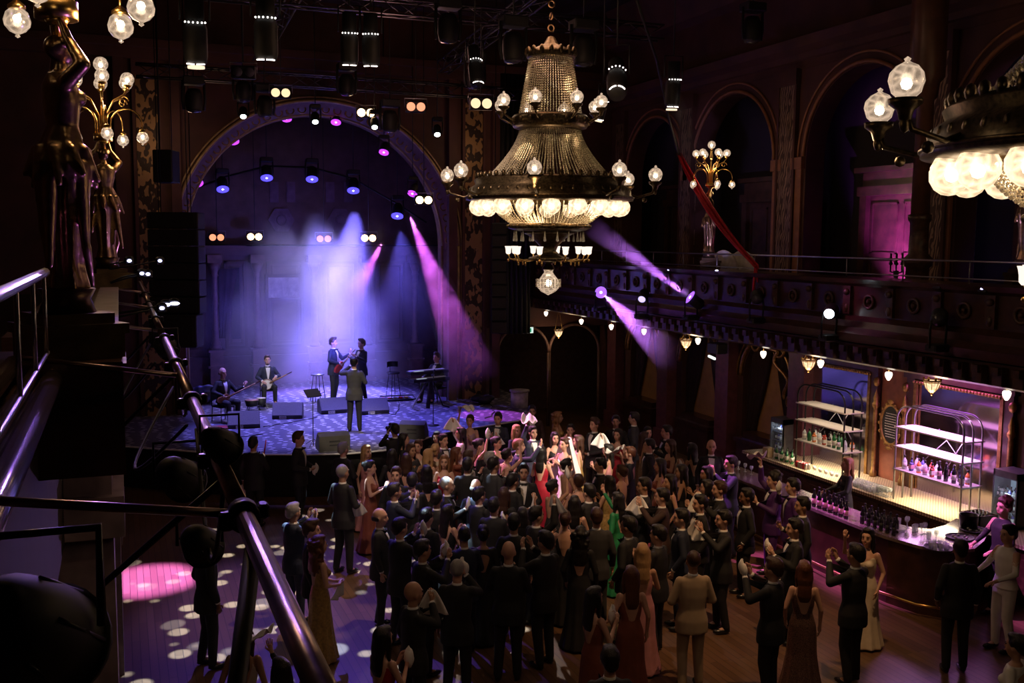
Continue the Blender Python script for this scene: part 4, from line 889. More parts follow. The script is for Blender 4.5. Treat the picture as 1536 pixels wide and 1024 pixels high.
 (915, 974, 'a', 0, 'stand', 'short', 'black', 'suit', 'black', 2, 1.80, None, 'man with violet rim light at the bottom edge of the picture'),
 (1441, 812, 'a', 0, 'stand', 'short', 'black', 'suit', 'black', 3, 1.80, None, 'man in black at the bar front before the round tray'),
 (1525, 955, 'al', 1, 'stand', 'bun', 'black', 'sleeved', 'white', 1, 1.66, None, 'person in white at the lower right corner'),
 (1513, 790, 'l', 0, 'work', 'short', 'black', 'shirt', 'white', 1, 1.80, None, 'waiter in a white shirt holding a bundle by the bar, far right'),
 (640, 700, 'a', 1, 'clap', 'long', 'black', 'sleeved', 'black', 2, 1.66, None, 'long-haired woman in black left of the honey-haired woman in red'),
 (655, 738, 'a', 0, 'stand', 'short', 'black', 'suit', 'black', 2, 1.78, None, 'man in black behind the cropped man in profile'),
 (770, 712, 'ar', 0, 'stand', 'short', 'black', 'suit', 'black', 2, 1.76, None, 'man in black at the left elbow of the tuxedoed man'),
 (895, 765, 'a', 0, 'stand', 'short', 'brown', 'suit', 'charcoal', 2, 1.80, None, 'tall man in charcoal just below the vivid green sleeves'),
 (945, 778, 'al', 0, 'stand', 'short', 'black', 'suit', 'black', 2, 1.84, None, 'broad man in black above the blonde in pink lace'),
 (985, 790, 'al', 0, 'clap', 'short', 'black', 'suit', 'black', 2, 1.80, None, 'man in black between the blonde in pink and the tan suit'),
 (1050, 745, 'l', 0, 'stand', 'short', 'black', 'suit', 'black', 2, 1.78, None, 'man in black in front of the man in profile with raised hands'),
 (1030, 700, 'l', 1, 'clap', 'long', 'black', 'dress', 'black', 2, 1.66, None, 'woman in black between two pink-rimmed women at the right'),
 (880, 730, 'al', 0, 'clap', 'short', 'black', 'suit', 'black', 2, 1.78, None, 'man hidden behind the green-dressed women'),
 (760, 775, 'a', 0, 'stand', 'short', 'black', 'suit', 'black', 2, 1.80, None, 'man in black behind the shiny bald head'),
 (735, 790, 'a', 1, 'stand', 'bun', 'black', 'sleeved', 'black', 2, 1.68, None, 'woman in black with hair up beside the navy-suited back'),
 (640, 765, 'ar', 0, 'stand', 'short', 'black', 'suit', 'black', 2, 1.80, None, 'man in black beside the man with the long napkin'),
 (845, 770, 'a', 1, 'clap', 'bun', 'brown', 'dress', 'black', 1, 1.68, None, 'woman with hair up behind the black curls'),
 (1120, 735, 'l', 0, 'stand', 'short', 'black', 'suit', 'black', 3, 1.76, None, 'man in black in the shade below the magenta-lit man'),
 (980, 660, 'l', 0, 'stand', 'short', 'black', 'suit', 'black', 2, 1.74, None, 'man in black between the olive dress and the bare-shouldered woman'),
 (905, 690, 'l', 0, 'clap', 'short', 'black', 'suit', 'black', 2, 1.74, None, 'man in black under the raised pink-lit napkins'),
]
pos = []
for c in CROWD: p = G(c[0], c[1], c[10]); pos.append([p.x, p.y])
pos.append([BR.x, BR.y])
q = G(848, 658, 1.74); pos[-1] = [q.x, q.y]
org = [list(p) for p in pos]
for it in range(60):
    for i in range(len(pos)):
        for j in range(i):
            dx, dy = pos[i][0] - pos[j][0], pos[i][1] - pos[j][1]; d = math.hypot(dx, dy) or 1e-3
            if d < .47: k_ = (.47 - d) / d * .5; pos[i][0] += dx * k_; pos[i][1] += dy * k_; pos[j][0] -= dx * k_; pos[j][1] -= dy * k_
    for i in range(len(pos)):
        for a in (0, 1): pos[i][a] = org[i][a] + max(-.3, min(.3, pos[i][a] - org[i][a]))
        if pos[i][0] > 11.0 and pos[i][1] > 10.9: pos[i][0] = 11.0
BR = Vector((pos[-1][0], pos[-1][1], 0))
def napkin(r, J, kind, side, who, seed, stand=''):
    p = hand_world(r, J, 1, side); o = cloth(kind, seed % 4); o.location = p; o.rotation_euler = (0, 0, r.rotation_euler[2] + (seed * 1.3) % 3)
    tag(o, '%s white napkin held by the %s' % ({'hang': 'hanging', 'wave': 'swung-out', 'bunch': 'crumpled'}[kind], who), 'napkin', 'white napkins held by the guests')
def short(l, n=10):
    w_ = l.split()[:n]
    while w_[-1].strip(',') in ('a', 'an', 'the', 'of', 'in', 'on', 'and', 'with', 'at', 'by', 'from', 'to', 'his', 'her', 'beside', 'above', 'below', 'left', 'thin', 'near', 'behind', 'right', 'between', 'its', 'over'): w_.pop()
    return ' '.join(w_).rstrip(',')
SKS = {1: SK, 2: SK2, 3: SK3}
for i, (c, p) in enumerate(zip(CROWD, pos)):
    px, py, look, fem, pose, hair, hc, top, cl, sk, h, nap, lab = c
    random.seed(i * 7 + 1)
    ang = facing((p[0], p[1], 0), look) + random.uniform(-.25, .25)
    skin = SK if (i * 5) % 3 else SK2
    if sk == 3: skin = SK3
    r, J, s = person((p[0], p[1], 0), ang, lab, fem, pose, hair, hc, top, cl, 'black' if (not fem and cl in ('brown', 'charcoal') and top == 'open') else None, skin, h, 'guests on the dance floor')
    if nap: napkin(r, J, nap[0], nap[1], short(lab), i)
    if i == 6:
        cm = thing('camera', 'black camera held up by the photographer at the stage edge', 'camera', r.matrix_basis @ Vector((0, .23, 1.66)), ang)
        MB().box((0, 0, 0), (.15, .07, .1), bev=.01).box((0, 0, .06), (.06, .06, .03)).build('body', M_black, cm); MB().lathe([(.035, .03), (.038, .12), (.04, .16)], 14, axis='y').build('lens', M_dark_glass, cm); MB().box((0, -.0, .11), (.06, .05, .06), bev=.01).build('flash', M_blackm, cm)
    if i == 0:
        st = MB().tube([(0, 0, 0), (.05, .03, .28)], .012, 6).build('glow_stick', M_red, loc=hand_world(r, J, 1, 1)); tag(st, 'thin red stick held up by the man at the stage edge', 'stick')
# bride
BANG = facing((BR.x, BR.y, 0), 'kl')
r, J, s = person((BR.x, BR.y, 0), BANG, 'bride in white strapless gown with long veil, looking down', 1, 'pair', 'bun', 'brown', 'dress', 'white', None, SK, 1.74)
mb = MB(); n = 18
for i in range(n):
    t = i / (n - 1); z = 1.78 - 1.0 * t; w_ = .115 + .24 * min(1, t * 1.5)
    for j in range(n): a = PI * (.92 + 1.16 * j / (n - 1)); rr = 1 + .06 * math.sin(j * 2.2) * t; mb.v.append((w_ * rr * math.cos(a), -.04 + (.13 + .2 * t) * rr * math.sin(a), z + (.03 * math.sin(PI * j / (n - 1)) if i == 0 else 0)))
for i in range(n - 1):
    for j in range(n - 1): a = i * n + j; mb.f.append((a, a + 1, a + n + 1, a + n)); mb.m.append(0); mb.sm.append(True)
ve = mb.build('veil', clear_glass('veil_tulle', (1, 1, 1), .25), r); ve.modifiers.new('t', 'SOLIDIFY').thickness = .003
MATS['veil_tulle'].node_tree.nodes['Principled BSDF'].inputs['Roughness'].default_value = .9
# bartenders
p = G(1271, 690, 1.68); r, J, s = person((max(12.25, p.x), p.y * max(12.25, p.x) / p.x, 0), facing(p, 'l'), 'barmaid with long dark blonde hair in black behind the wine bottles', 1, 'work', 'straight', 'honey', 'sleeved', 'black', None, SK2, 1.70)
p = G(1480, 753, 1.84); r, J, s = person((max(12.5, p.x), p.y, 0), facing(p, 'l') + .3, 'barman with curly hair and black shirt at the right end of the bar', 0, 'work', 'mop', 'brown', 'shirt', 'black', None, SK, 1.84)
# ------------------------------------------------------------------ the band
def perf(px, py, zf, ang_look, *a, **k):
    p = G(px, py, 1.0 + zf); return p
DS = 1.0
def stage_person(px, py, look, lab, pose, hair, hc, h=1.80, top='suit', cloth='black', dz=0, extra=0, skin=SK):
    p = G(px, py, 1.0 + h - dz); return person((p.x, p.y, 1.0), facing(p, look) + extra, lab, 0, pose, hair, hc, top, cloth, 'black', skin, h) + (p,)
sg = stage_person(531, 537, 'a', 'singer in dark suit with his back to the hall, microphone at his mouth', 'mic', 'short', 'black', 1.82, 'suit', 'charcoal')
g1 = stage_person(500, 508, 'r', 'guitarist in dark suit standing in profile at the back of the stage', 'gtr', 'quiff', 'brown', 1.84, 'suit', 'navy', 0, -.3)
g2 = stage_person(542, 510, 'kl', 'bow-tied musician standing behind the singer with hands raised', 'pair', 'quiff', 'brown', 1.80, 'suit', 'navy')
s1 = stage_person(334, 553, 'r', 'seated balding lute player in tuxedo at the left of the stage', 'lute', 'fringe', 'black', 1.80, 'suit', 'black', .43 * 1.0, -.7)
s2 = stage_person(401, 534, 'k', 'seated bearded banjo player in tuxedo, second from the left', 'drum', 'short', 'brown', 1.80, 'suit', 'navy', .43, .35)
k1 = stage_person(655, 530, 'kl', 'keyboard player in tuxedo behind the keyboards on the right of the stage', 'keys', 'quiff', 'brown', 1.84, 'suit', 'black', .43, .15)
def local(r, *p): return r.matrix_basis @ Vector(p)
def beard(r, sit):
    dz = .43 if sit else 0; mb = MB(); mb.ball((0, .042, 1.578 - dz), (.05, .054, .042), 12); mb.ball((0, .088, 1.622 - dz), (.026, .012, .008), 8)
    for s_ in (-1, 1): mb.ball((s_ * .055, .02, 1.615 - dz), (.014, .03, .045), 8)
    mb.build('beard', HR['black'], r)
beard(s2[0], 1)
# microphone
m_ = thing('microphone', 'hand microphone held up by the singer', 'microphone', local(sg[0], -.06, .22, 1.6)); MB().tube([(0, 0, -.14), (0, 0, 0)], [.014, .02], 8).build('handle', M_blackm, m_); MB().ball((0, 0, .025), .03, 10).build('grille', M_steel, m_)
# electric guitar
def guitar(r, dz, name, lab, cat, bodycol, c, tip, bw=.17, round_=False):
    g = thing(name, lab, cat, r.location, r.rotation_euler[2]); c = Vector(c) - Vector((0, 0, dz)); t = Vector(tip) - Vector((0, 0, dz)); d = (t - c).normalized(); u = Vector((0, 1, 0)); s_ = d.cross(u).normalized(); u = s_.cross(d)
    mb = MB(); pts = []
    for i in range(28):
        a = 2 * PI * i / 28; rr = bw * (1 if round_ else (1 + .28 * math.cos(2 * a) + .1 * math.cos(a))); pts.append(c + d * rr * math.cos(a) * (1.0 if round_ else 1.0) + s_ * rr * math.sin(a) * (.9 if round_ else .8) - u * .03)
    mb.prism(pts, u * .06, 0, False); mb.build('body', bodycol, g)
    if round_:
        mb = MB(); mb.prism([c + (p - c + u * .03) * .88 + u * .032 for p in pts], u * .006, 0); mb.build('soundboard', mat('drum_skin', (.8, .76, .68), .5), g)
    MB().tube([c + d * bw * .6 + u * .04, t + u * .04], [.026, .018], 6).build('neck', mat('maple_neck', (.3, .16, .07), .4), g)
    mb = MB(); mb.box(t + d * .07 + u * .03, (.05, .025, .16), rot=d.to_track_quat('Z', 'Y').to_matrix()); mb.build('headstock', M_wood, g)
    for i in range(4): MB().tube([t + d * (.03 + .03 * i) + s_ * .02 + u * .03, t + d * (.03 + .03 * i) + s_ * .055 + u * .03], .007, 5).build('tuning_peg', M_steel, g)
    return g
guitar(g1[0], 0, 'electric_guitar', 'red and white electric guitar held by the standing guitarist', 'guitar', mat('red_lacquer', (.5, .03, .03), .2, coat=.6), (.12, .22, 1.02), (-.42, .36, 1.42))
guitar(s1[0], .43, 'lute', 'long-necked lute played by the seated man at the left', 'lute', mat('lute_wood', (.25, .1, .04), .3, coat=.4), (.16, .23, 1.06), (-.68, .42, 1.4), .14)
guitar(s2[0], .43, 'banjo', 'round white-skinned banjo on the lap of the bearded player', 'banjo', mat('banjo_rim', (.3, .2, .12), .35), (.06, .26, 1.02), (-.5, .42, 1.32), .17, True)
# chairs under the seated players
def chair(r, lab):
    c = thing('chair', lab, 'chair', r.location, r.rotation_euler[2], 'chairs on the stage')
    MB().box((0, -.02, .40), (.44, .44, .05), bev=.02).build('seat', M_black, c); MB().box((0, -.25, .72), (.42, .03, .34), bev=.012).build('backrest', M_black, c)
    for x in (-.19, .19):
        for y in (-.22, .18): MB().tube([(x, y, .38), (x * 1.05, y * 1.05, 0)], .013, 6).build('leg', M_blackm, c)
        MB().tube([(x, -.24, .4), (x, -.25, .75)], .012, 6).build('back_post', M_blackm, c)
chair(s1[0], 'black chair under the seated lute player'); chair(s2[0], 'black chair under the banjo player'); chair(k1[0], 'black seat behind the keyboards')
# bar stools
def stool(px, py, lab, back):
    p = G(px, py, 1.0); c = thing('bar_stool', lab, 'stool', (p.x, p.y, 1.0), .3)
    MB().lathe([(0, .76), (.19, .76), (.2, .79), (.18, .81), (0, .81)], 24).build('seat', M_steel if not back else M_dark_glass, c)
    for a in range(4): an = PI / 4 + a * PI / 2; MB().tube([(.13 * math.cos(an), .13 * math.sin(an), .77), (.23 * math.cos(an), .23 * math.sin(an), 0)], .012, 6).build('leg', M_blackm, c)
    MB().torus((0, 0, .26), .2, .009, 24, 6).build('footrest', M_steel, c)
    if back: MB().prism([(.19 * math.cos(a), .19 * math.sin(a), .95) for a in np.linspace(.2, PI - .2, 12)] + [(.17 * math.cos(a), .17 * math.sin(a), .95) for a in np.linspace(PI - .2, .2, 12)], (0, 0, .16)).build('backrest', M_dark_glass, c); MB().tube([(0, .18, .8), (0, .18, .97)], .012, 6).build('back_post', M_blackm, c)
stool(477, 601, 'tall backless bar stool left of the standing guitarist', False); stool(590, 598, 'tall bar stool with low back between the band and the keyboards', True)
# wedge monitors
def wedge(px, py, lab, ang, w_=.66):
    p = G(px, py, 1.0); c = thing('stage_monitor', lab, 'loudspeaker', (p.x, p.y, 1.0), ang, 'wedge monitors on the stage')
    prof = [(0, 0), (.46, 0), (.5, .1), (.22, .40), (.0, .34)]
    MB().prism([(-w_ / 2, y - .25, z) for y, z in prof], (w_, 0, 0)).build('cabinet', mat('monitor_black', (.045, .042, .04), .6, var=.15), c)
    a, b = Vector((0, .5 - .25, .1)), Vector((0, .22 - .25, .4)); d = (b - a); nn = Vector((0, d.z, -d.y)).normalized(); mb = MB(); mb.prism([a + Vector((-w_ / 2 + .02, 0, 0)) + nn * .002, a + Vector((w_ / 2 - .02, 0, 0)) + nn * .002, b + Vector((w_ / 2 - .02, 0, 0)) + nn * .002, b + Vector((-w_ / 2 + .02, 0, 0)) + nn * .002], nn * .008); mb.build('grille', mat('grille_mesh', (.10, .095, .09), .7, var=.3, scale=80), c)
    # side facing the hall: connector recess and handle slots
    mb = MB(); mb.b2((-.12, -.252, .2), (.12, -.249, .24), 0); mb.b2((-.12, -.252, .12), (.12, -.249, .15), 0); mb.build('handle', M_black, c)
    mb = MB(); mb.b2((.02, .237, .01), (.2, .262, .085)); mb.build('input_plate', M_whitep, c)
    # badge strokes
    mb = MB()
    for x0 in (.04, .09, .14): mb.b2((x0, .262, .03), (x0 + .008, .266, .065)); mb.b2((x0, .262, .06), (x0 + .03, .266, .067)); mb.b2((x0 + .026, .262, .045), (x0 + .032, .266, .065))
    mb.build('badge', M_black, c)
    return c
ML = [(366, 640, 'low wedge monitor in front of the lute player, leftmost on the stage', -.1), (432, 626, 'wedge monitor in front of the banjo player', -.25), (500, 618, 'wedge monitor just left of the singer legs', .05), (560, 619, 'wedge monitor just right of the singer legs', 0)]
for px, py, lab, a in ML: wedge(px, py, lab, PI + a + (.28 if 0 else 0), .78)
wedge(499, 673, 'wedge monitor at the stage edge seen from its grey back', .0, .7)
wedge(621, 655, 'tilted wedge monitor at the stage edge right of the photographer', -.5, .62)
# music stand, mic stand, keyboards
p = G(470, 668, 1.0); ms = thing('music_stand', 'thin black music stand left of the front monitor', 'music stand', (p.x, p.y, 1.0)); MB().tube([(0, 0, 0), (0, 0, 1.15)], .011, 6).build('pole', M_blackm, ms); mb = MB()
for a in (0, 2.1, 4.2): mb.tube([(0, 0, .15), (.25 * math.cos(a), .25 * math.sin(a), .01)], .008, 5)
mb.build('tripod', M_blackm, ms); MB().box((0, 0, 1.22), (.36, .03, .24), rot=(-.9, 0, .3)).build('desk', M_black, ms)
p = G(650, 638, 1.0); ms = thing('microphone_stand', 'round-based straight microphone stand in front of the keyboards', 'microphone stand', (p.x, p.y, 1.0)); MB().lathe([(.0, 0), (.15, 0), (.14, .025), (.0, .035)], 24).build('base', M_blackm, ms); MB().tube([(0, 0, .03), (0, 0, 1.3)], .011, 6).build('pole', M_blackm, ms); MB().tube([(0, 0, 1.3), (.02, -.05, 1.45)], [.014, .024], 8).build('microphone', M_black, ms)
kp = G(644, 612, 1.0); kb = thing('keyboard_stand', 'two-tier keyboard stand with two black keyboards', 'keyboard', (kp.x, kp.y, 1.0), .25)
for z, w_, y in ((1.02, 1.25, .1), (.82, 1.2, -.02)):
    kk = MB().box((0, y, z), (w_, .3, .09), bev=.012).build('keyboard', M_blackm, kb)
    mb = MB(); n_ = 36
    for i in range(n_): mb.box((-w_ / 2 + .06 + (w_ - .12) * i / (n_ - 1), y + .08, z + .05), ((w_ - .12) / n_ * .85, .12, .014))
    mb.build('keys', M_whitep, kk); MB().box((-w_ / 2 + .3, y - .06, z + .05), (.3, .08, .008)).build('screen', glow('keyboard_screen', (.7, .8, 1), .5), kk)
for s_ in (-1, 1): MB().tube([(s_ * .1, -.05, .78), (s_ * .5, .1, .03), (s_ * .5, -.25, .02)], .022, 8).build('leg', M_steel if s_ < 0 else M_blackm, kb)
MB().box((.0, -.0, .4), (.1, .06, .8), rot=(0, .12, 0)).build('column', M_blackm, kb)
# percussion, cases, pedals, cables
def drum(px, py, lab, r_, h_, top_):
    p = G(px, py, 1.0); d = thing('hand_drum', lab, 'drum', (p.x, p.y, 1.0), 0, 'hand drums on the stage'); MB().lathe([(r_ * .8, .12), (r_ * .85, .15), (r_, .12 + h_), (0, .12 + h_)], 20).build('shell', M_black, d); MB().lathe([(0, .122 + h_), (r_ * .97, .122 + h_), (r_, .13 + h_), (0, .135 + h_)], 20).build('skin', top_, d)
    for a in (0, 2.1, 4.2): MB().tube([(r_ * .8 * math.cos(a), r_ * .8 * math.sin(a), .14), (r_ * 1.2 * math.cos(a), r_ * 1.2 * math.sin(a), 0)], .009, 5).build('leg', M_blackm, d)
drum(378, 615, 'small drum on legs between the lute and banjo players', .19, .16, mat('pink_skin', (.7, .4, .38), .5)); drum(392, 613, 'second small drum nearer the banjo player', .13, .18, mat('drum_skin', (.8, .76, .68), .5))
def bag(px, py, lab, sc_, m, z=1.0, name='equipment_bag', cat='bag'):
    p = G(px, py, z); mb = MB(); random.seed(int(px)); 
    for i in range(9): mb.ball((random.uniform(-.35, .35), random.uniform(-.15, .15), random.uniform(.12, .3)), (random.uniform(.15, .25), .17, random.uniform(.1, .2)), 10)
    me = remesh(mb, .03, 3); o = bpy.data.objects.new(name, me); me.materials.append(m); COL.objects.link(o); zs = min(v.co.z for v in me.vertices); o.location = (p.x, p.y, z - zs * sc_); o.scale = (sc_,) * 3; tag(o, lab, cat)
bag(300, 606, 'dark padded equipment bags heaped left of the lute player', 1.1, mat('nylon_bag', (.05, .06, .12), .4, bump=.5)); 
bag(722, 606, 'black bag slumped on the right edge of the stage', .8, M_black)
p = G(593, 600, 1.0); pb = thing('pedalboard', 'low black pedalboard with coloured pedals on the stage carpet', 'pedalboard', (p.x, p.y, 1.0)); mb = MB(); mb.tube([(-.55, -.25, .05), (.55, -.25, .05), (.6, .2, .1), (-.4, .25, .1)], .02, 6, closed=True); mb.b2((-.5, -.2, .0), (.5, .2, .04)); mb.build('board', M_black, pb)
for i in range(5): MB().box((-.35 + .17 * i, 0, .07), (.1, .15, .05), bev=.008).build('pedal', [M_red, mat('pedal_pink', (.6, .2, .25), .4), M_steel, M_red, mat('pedal_yellow', (.6, .45, .1), .4)][i], pb)
p = G(326, 643, 1.0); o = MB().box((0, 0, .03), (.5, .3, .05), bev=.01).build('effects_pedal', mat('pedal_dark_red', (.3, .03, .04), .4), loc=(p.x, p.y, 1.0)); tag(o, 'flat dark red pedal unit at the feet of the lute player', 'pedal')
for i, pts in enumerate([[(395, 640), (420, 636), (455, 630), (480, 624)], [(575, 618), (592, 622), (600, 612), (596, 600)], [(340, 650), (360, 655), (400, 650)], [(720, 610), (733, 600), (741, 612), (738, 622), (728, 628)]]):
    mb = MB(); pp = [G(x, y, 1.012) for x, y in pts]; sm = []
    for a in range(len(pp) - 1):
        for t in range(6): sm.append(pp[a].lerp(pp[a + 1], t / 6) + Vector((.03 * math.sin(t + a * 2), .04 * math.cos(t * 1.3), 0)))
    tag(mb.tube(sm, .009 if i < 3 else .02, 5).build('cable', M_blackm if i < 3 else M_steel), ('cable running between the banjo and singer monitors', 'cable looping beside the pedalboard', 'cable in front of the leftmost monitor', 'pale coiled hose lying at the right end of the stage')[i], 'cable')
# pale bin at stage right
p = G(779, 610, 1.0); tb = thing('tub_table', 'pale cylindrical box with wider lid at the far right of the stage', 'box', (p.x, p.y - .0, 1.0)); tb.scale = (.72,) * 3; MB().lathe([(0, 0), (.33, 0), (.35, .62), (0, .62)], 28).build('body', mat('pale_tub', (.6, .55, .5), .6), tb); MB().lathe([(0, .62), (.4, .62), (.4, .68), (0, .68)], 28).build('lid', mat('pale_laminate', (.4, .36, .34), .6), tb)
# ------------------------------------------------------------------ chandeliers
def globe_part(parent, c, r, m=None, stem=None, finial=True, down=False, name='glass_globe'):
    g = MB(); s_ = -1 if down else 1
    g.lathe([(r * .45, -.95 * r * s_), (r * .8, -.62 * r * s_), (r, 0), (r * .92, .42 * r * s_), (r * .6, .82 * r * s_), (r * .22, 1.0 * r * s_), (r * .12, 1.08 * r * s_), (r * .2, 1.2 * r * s_), (0, 1.34 * r * s_)] if finial else
            [(0, -r), (r * .38, -r * .92), (r * .72, -r * .69), (r * .96, -r * .28), (r * .98, r * .2), (r * .75, r * .66), (r * .4, r * .92), (0, r)], 14)
    o = g.build(name, m or M_globe, parent, loc=c)
    MB().ball((0, 0, -.15 * r * s_), r * .34, 8).build('bulb', M_bulb, o)
    return o
def chandelier():
    ch = thing('chandelier', 'x', 'chandelier', (0, 0, 0))
    m = .00918; U = lambda y: (300 - y) * m          # heights off the picture, ring at zero
    # chain and ceiling hook
    mb = MB()
    for i in range(22): mb.torus((0, 0, U(60) + .1 + i * .16), .045, .014, 10, 5, 0, 'x' if i % 2 else 'y')
    mb.build('chain', M_bronze, ch)
    mb = MB(); mb.lathe([(0, U(60)), (.05, U(62)), (.1, U(72)), (.3, U(82)), (.33, U(86)), (.33, U(92)), (.28, U(94)), (0, U(94))], 28)
    for i in range(16): a = 2 * PI * i / 16; mb.ball((.33 * math.cos(a), .33 * math.sin(a), U(84)), (.035, .035, .06), 6)
    mb.build('crown', M_bronze2, ch)
    def beads(name, rz0, rz1, n, k, sag=0, bulge=0):
        (r0, z0), (r1, z1) = rz0, rz1; mb = MB()
        for i in range(n):
            a = 2 * PI * i / n
            for j in range(k):
                t = (j + .5) / k; r = r0 + (r1 - r0) * (t ** (1.5 if sag else 1)) + bulge * math.sin(PI * t); z = z0 + (z1 - z0) * t
                s_ = .0125; c = (r * math.cos(a), r * math.sin(a), z)
                mb.add([(c[0] + s_, c[1], c[2]), (c[0], c[1] + s_, c[2]), (c[0] - s_, c[1], c[2]), (c[0], c[1] - s_, c[2]), (c[0], c[1], c[2] + s_ * 1.3), (c[0], c[1], c[2] - s_ * 1.3)], [(0, 1, 4), (1, 2, 4), (2, 3, 4), (3, 0, 4), (1, 0, 5), (2, 1, 5), (3, 2, 5), (0, 3, 5)], 0, False)
        o = mb.build(name, M_crystal, ch); o['kind'] = 'stuff'; return o
    beads('upper_bead_curtain', (.29, U(92)), (.43, U(176)), 60, 24)
    beads('lower_bead_curtain', (.42, U(198)), (.84, U(266)), 88, 26, 1)
    beads('bead_basket', (.8, U(304)), (.52, U(336)), 72, 14, 0, .05)
    mb = MB(); mb.lathe([(.44, U(196)), (.5, U(194)), (.53, U(188)), (.53, U(180)), (.5, U(176)), (.44, U(177)), (.43, U(185)), (.44, U(196))], 40)
    for i in range(20): a = 2 * PI * i / 20; mb.ball((.53 * math.cos(a), .53 * math.sin(a), U(185)), (.03, .03, .045), 6)
    mb.build('upper_ring', M_bronze2, ch)
    mb = MB(); mb.lathe([(.85, U(272)), (1.0, U(268)), (1.04, U(272)), (1.02, U(278)), (1.1, U(284)), (1.12, U(292)), (1.15, U(296)), (1.15, U(301)), (1.0, U(304)), (.82, U(303)), (.84, U(285)), (.85, U(272))], 56)
    for i in range(48): a = 2 * PI * i / 48; mb.ball((1.09 * math.cos(a), 1.09 * math.sin(a), U(288)), (.03, .03, .045), 6); mb.ball((1.0 * math.cos(a), 1.0 * math.sin(a), U(266)), (.035, .035, .05), 6)
    mb.torus((0, 0, U(297)), 1.15, .014, 56, 6)
    mb.build('gallery_ring', M_bronze2, ch)
    for i in range(18): a = 2 * PI * (i + .4) / 18; globe_part(ch, (.99 * math.cos(a), .99 * math.sin(a), U(311)), .122, M_globe_hot, finial=False)
    for i in range(8):
        a = 2 * PI * (i + .31) / 8; c, s_ = math.cos(a), math.sin(a)
        ab = MB(); ab.tube([(1.05 * c, 1.05 * s_, U(290)), (1.2 * c, 1.2 * s_, U(296)), (1.4 * c, 1.4 * s_, U(290)), (1.44 * c, 1.44 * s_, U(278))], .017, 6); ab.lathe([(.03, -.1), (.045, -.05), (.085, -.02), (.09, .01), (.02, .02)], 12, 0, (1.44 * c, 1.44 * s_, U(274))); ab.ball((1.3 * c, 1.3 * s_, U(300)), .035, 8); ab.ball((1.44 * c, 1.44 * s_, U(287)), (.03, .03, .05), 8)
        ab = ab.build('lower_arm', M_bronze2, ch); globe_part(ab, (1.44 * c, 1.44 * s_, U(263)), .095)
    for i in range(8):
        a = 2 * PI * (i + .12) / 8; c, s_ = math.cos(a), math.sin(a)
        ab = MB(); ab.tube([(.5 * c, .5 * s_, U(186)), (.6 * c, .6 * s_, U(184)), (.7 * c, .7 * s_, U(178)), (.71 * c, .71 * s_, U(168))], .014, 6); ab.lathe([(.02, -.08), (.035, -.03), (.075, 0), (.075, .02), (.02, .02)], 12, 0, (.71 * c, .71 * s_, U(169))); ab = ab.build('upper_arm', M_bronze2, ch); globe_part(ab, (.71 * c, .71 * s_, U(158)), .088)
    mb = MB(); mb.lathe([(.5, U(335)), (.56, U(336)), (.57, U(342)), (.5, U(345)), (.4, U(347)), (.4, U(340))], 40)
    for i in range(20): a = 2 * PI * i / 20; mb.ball((.57 * math.cos(a), .57 * math.sin(a), U(339)), .025, 6)
    mb.lathe([(.42, U(347)), (.3, U(352)), (.22, U(358)), (.13, U(368)), (.1, U(376)), (.16, U(382)), (.28, U(386)), (.28, U(390)), (.1, U(392)), (.05, U(395)), (.09, U(402)), (.05, U(406))], 28)
    mb.build('lower_body', M_bronze2, ch)
    for i in range(18):
        a = 2 * PI * i / 18; mb = MB().lathe([(.006, U(346)), (.008, U(350)), (.016, U(356)), (.022, U(361)), (0, U(362))], 6, 0, (.48 * math.cos(a), .48 * math.sin(a), 0)); mb.build('glass_drop', M_crystal, ch)
    for i in range(10):
        a = 2 * PI * (i + .5) / 10; c, s_ = math.cos(a), math.sin(a)
        ab = MB(); ab.tube([(.2 * c, .2 * s_, U(388)), (.4 * c, .4 * s_, U(391)), (.54 * c, .54 * s_, U(388)), (.56 * c, .56 * s_, U(381))], .011, 6); ab.ball((.42 * c, .42 * s_, U(395)), (.016, .016, .03), 6); ab.ball((.56 * c, .56 * s_, U(390)), .02, 6)
        ab = ab.build('cup_arm', M_brass, ch); MB().lathe([(.02, U(381)), (.036, U(379)), (.038, U(373)), (.05, U(369)), (.045, U(370)), (.034, U(377))], 12, 0, (.56 * c, .56 * s_, 0)).build('tulip_shade', glow('tulip_glass', (1, .85, .7), 1.3), ab)
    mb = MB(); mb.lathe([(.05, U(396)), (.075, U(402)), (.06, U(408)), (.12, U(417)), (.165, U(424)), (.16, U(430)), (.1, U(437)), (.03, U(441)), (.0, U(443))], 20); mb.build('pendant_glass', M_globe, ch)
    mb = MB()
    for i in range(20):
        a = 2 * PI * i / 20
        for j in range(5): mb.ball((.17 * math.cos(a), .17 * math.sin(a), U(419 + j * 2.6)), .011, 5)
    o = mb.build('bead_fringe', M_crystal, ch); o['kind'] = 'stuff'
    MB().ball((0, 0, U(424)), .05, 8).build('bulb', M_bulb, ch)
    return ch
CHL = P(824, 300, 13.7)
ch1 = chandelier(); ch1.location = CHL; ch1['label'] = 'great crystal chandelier hanging in the middle of the hall'
ch2 = dup(ch1, loc=P(1716, 232, 5.5), rz=.33, label='nearer crystal chandelier cut off by the right edge')
ch2.location.z = CHL.z - .04
ch1['group'] = ch2['group'] = 'crystal chandeliers'
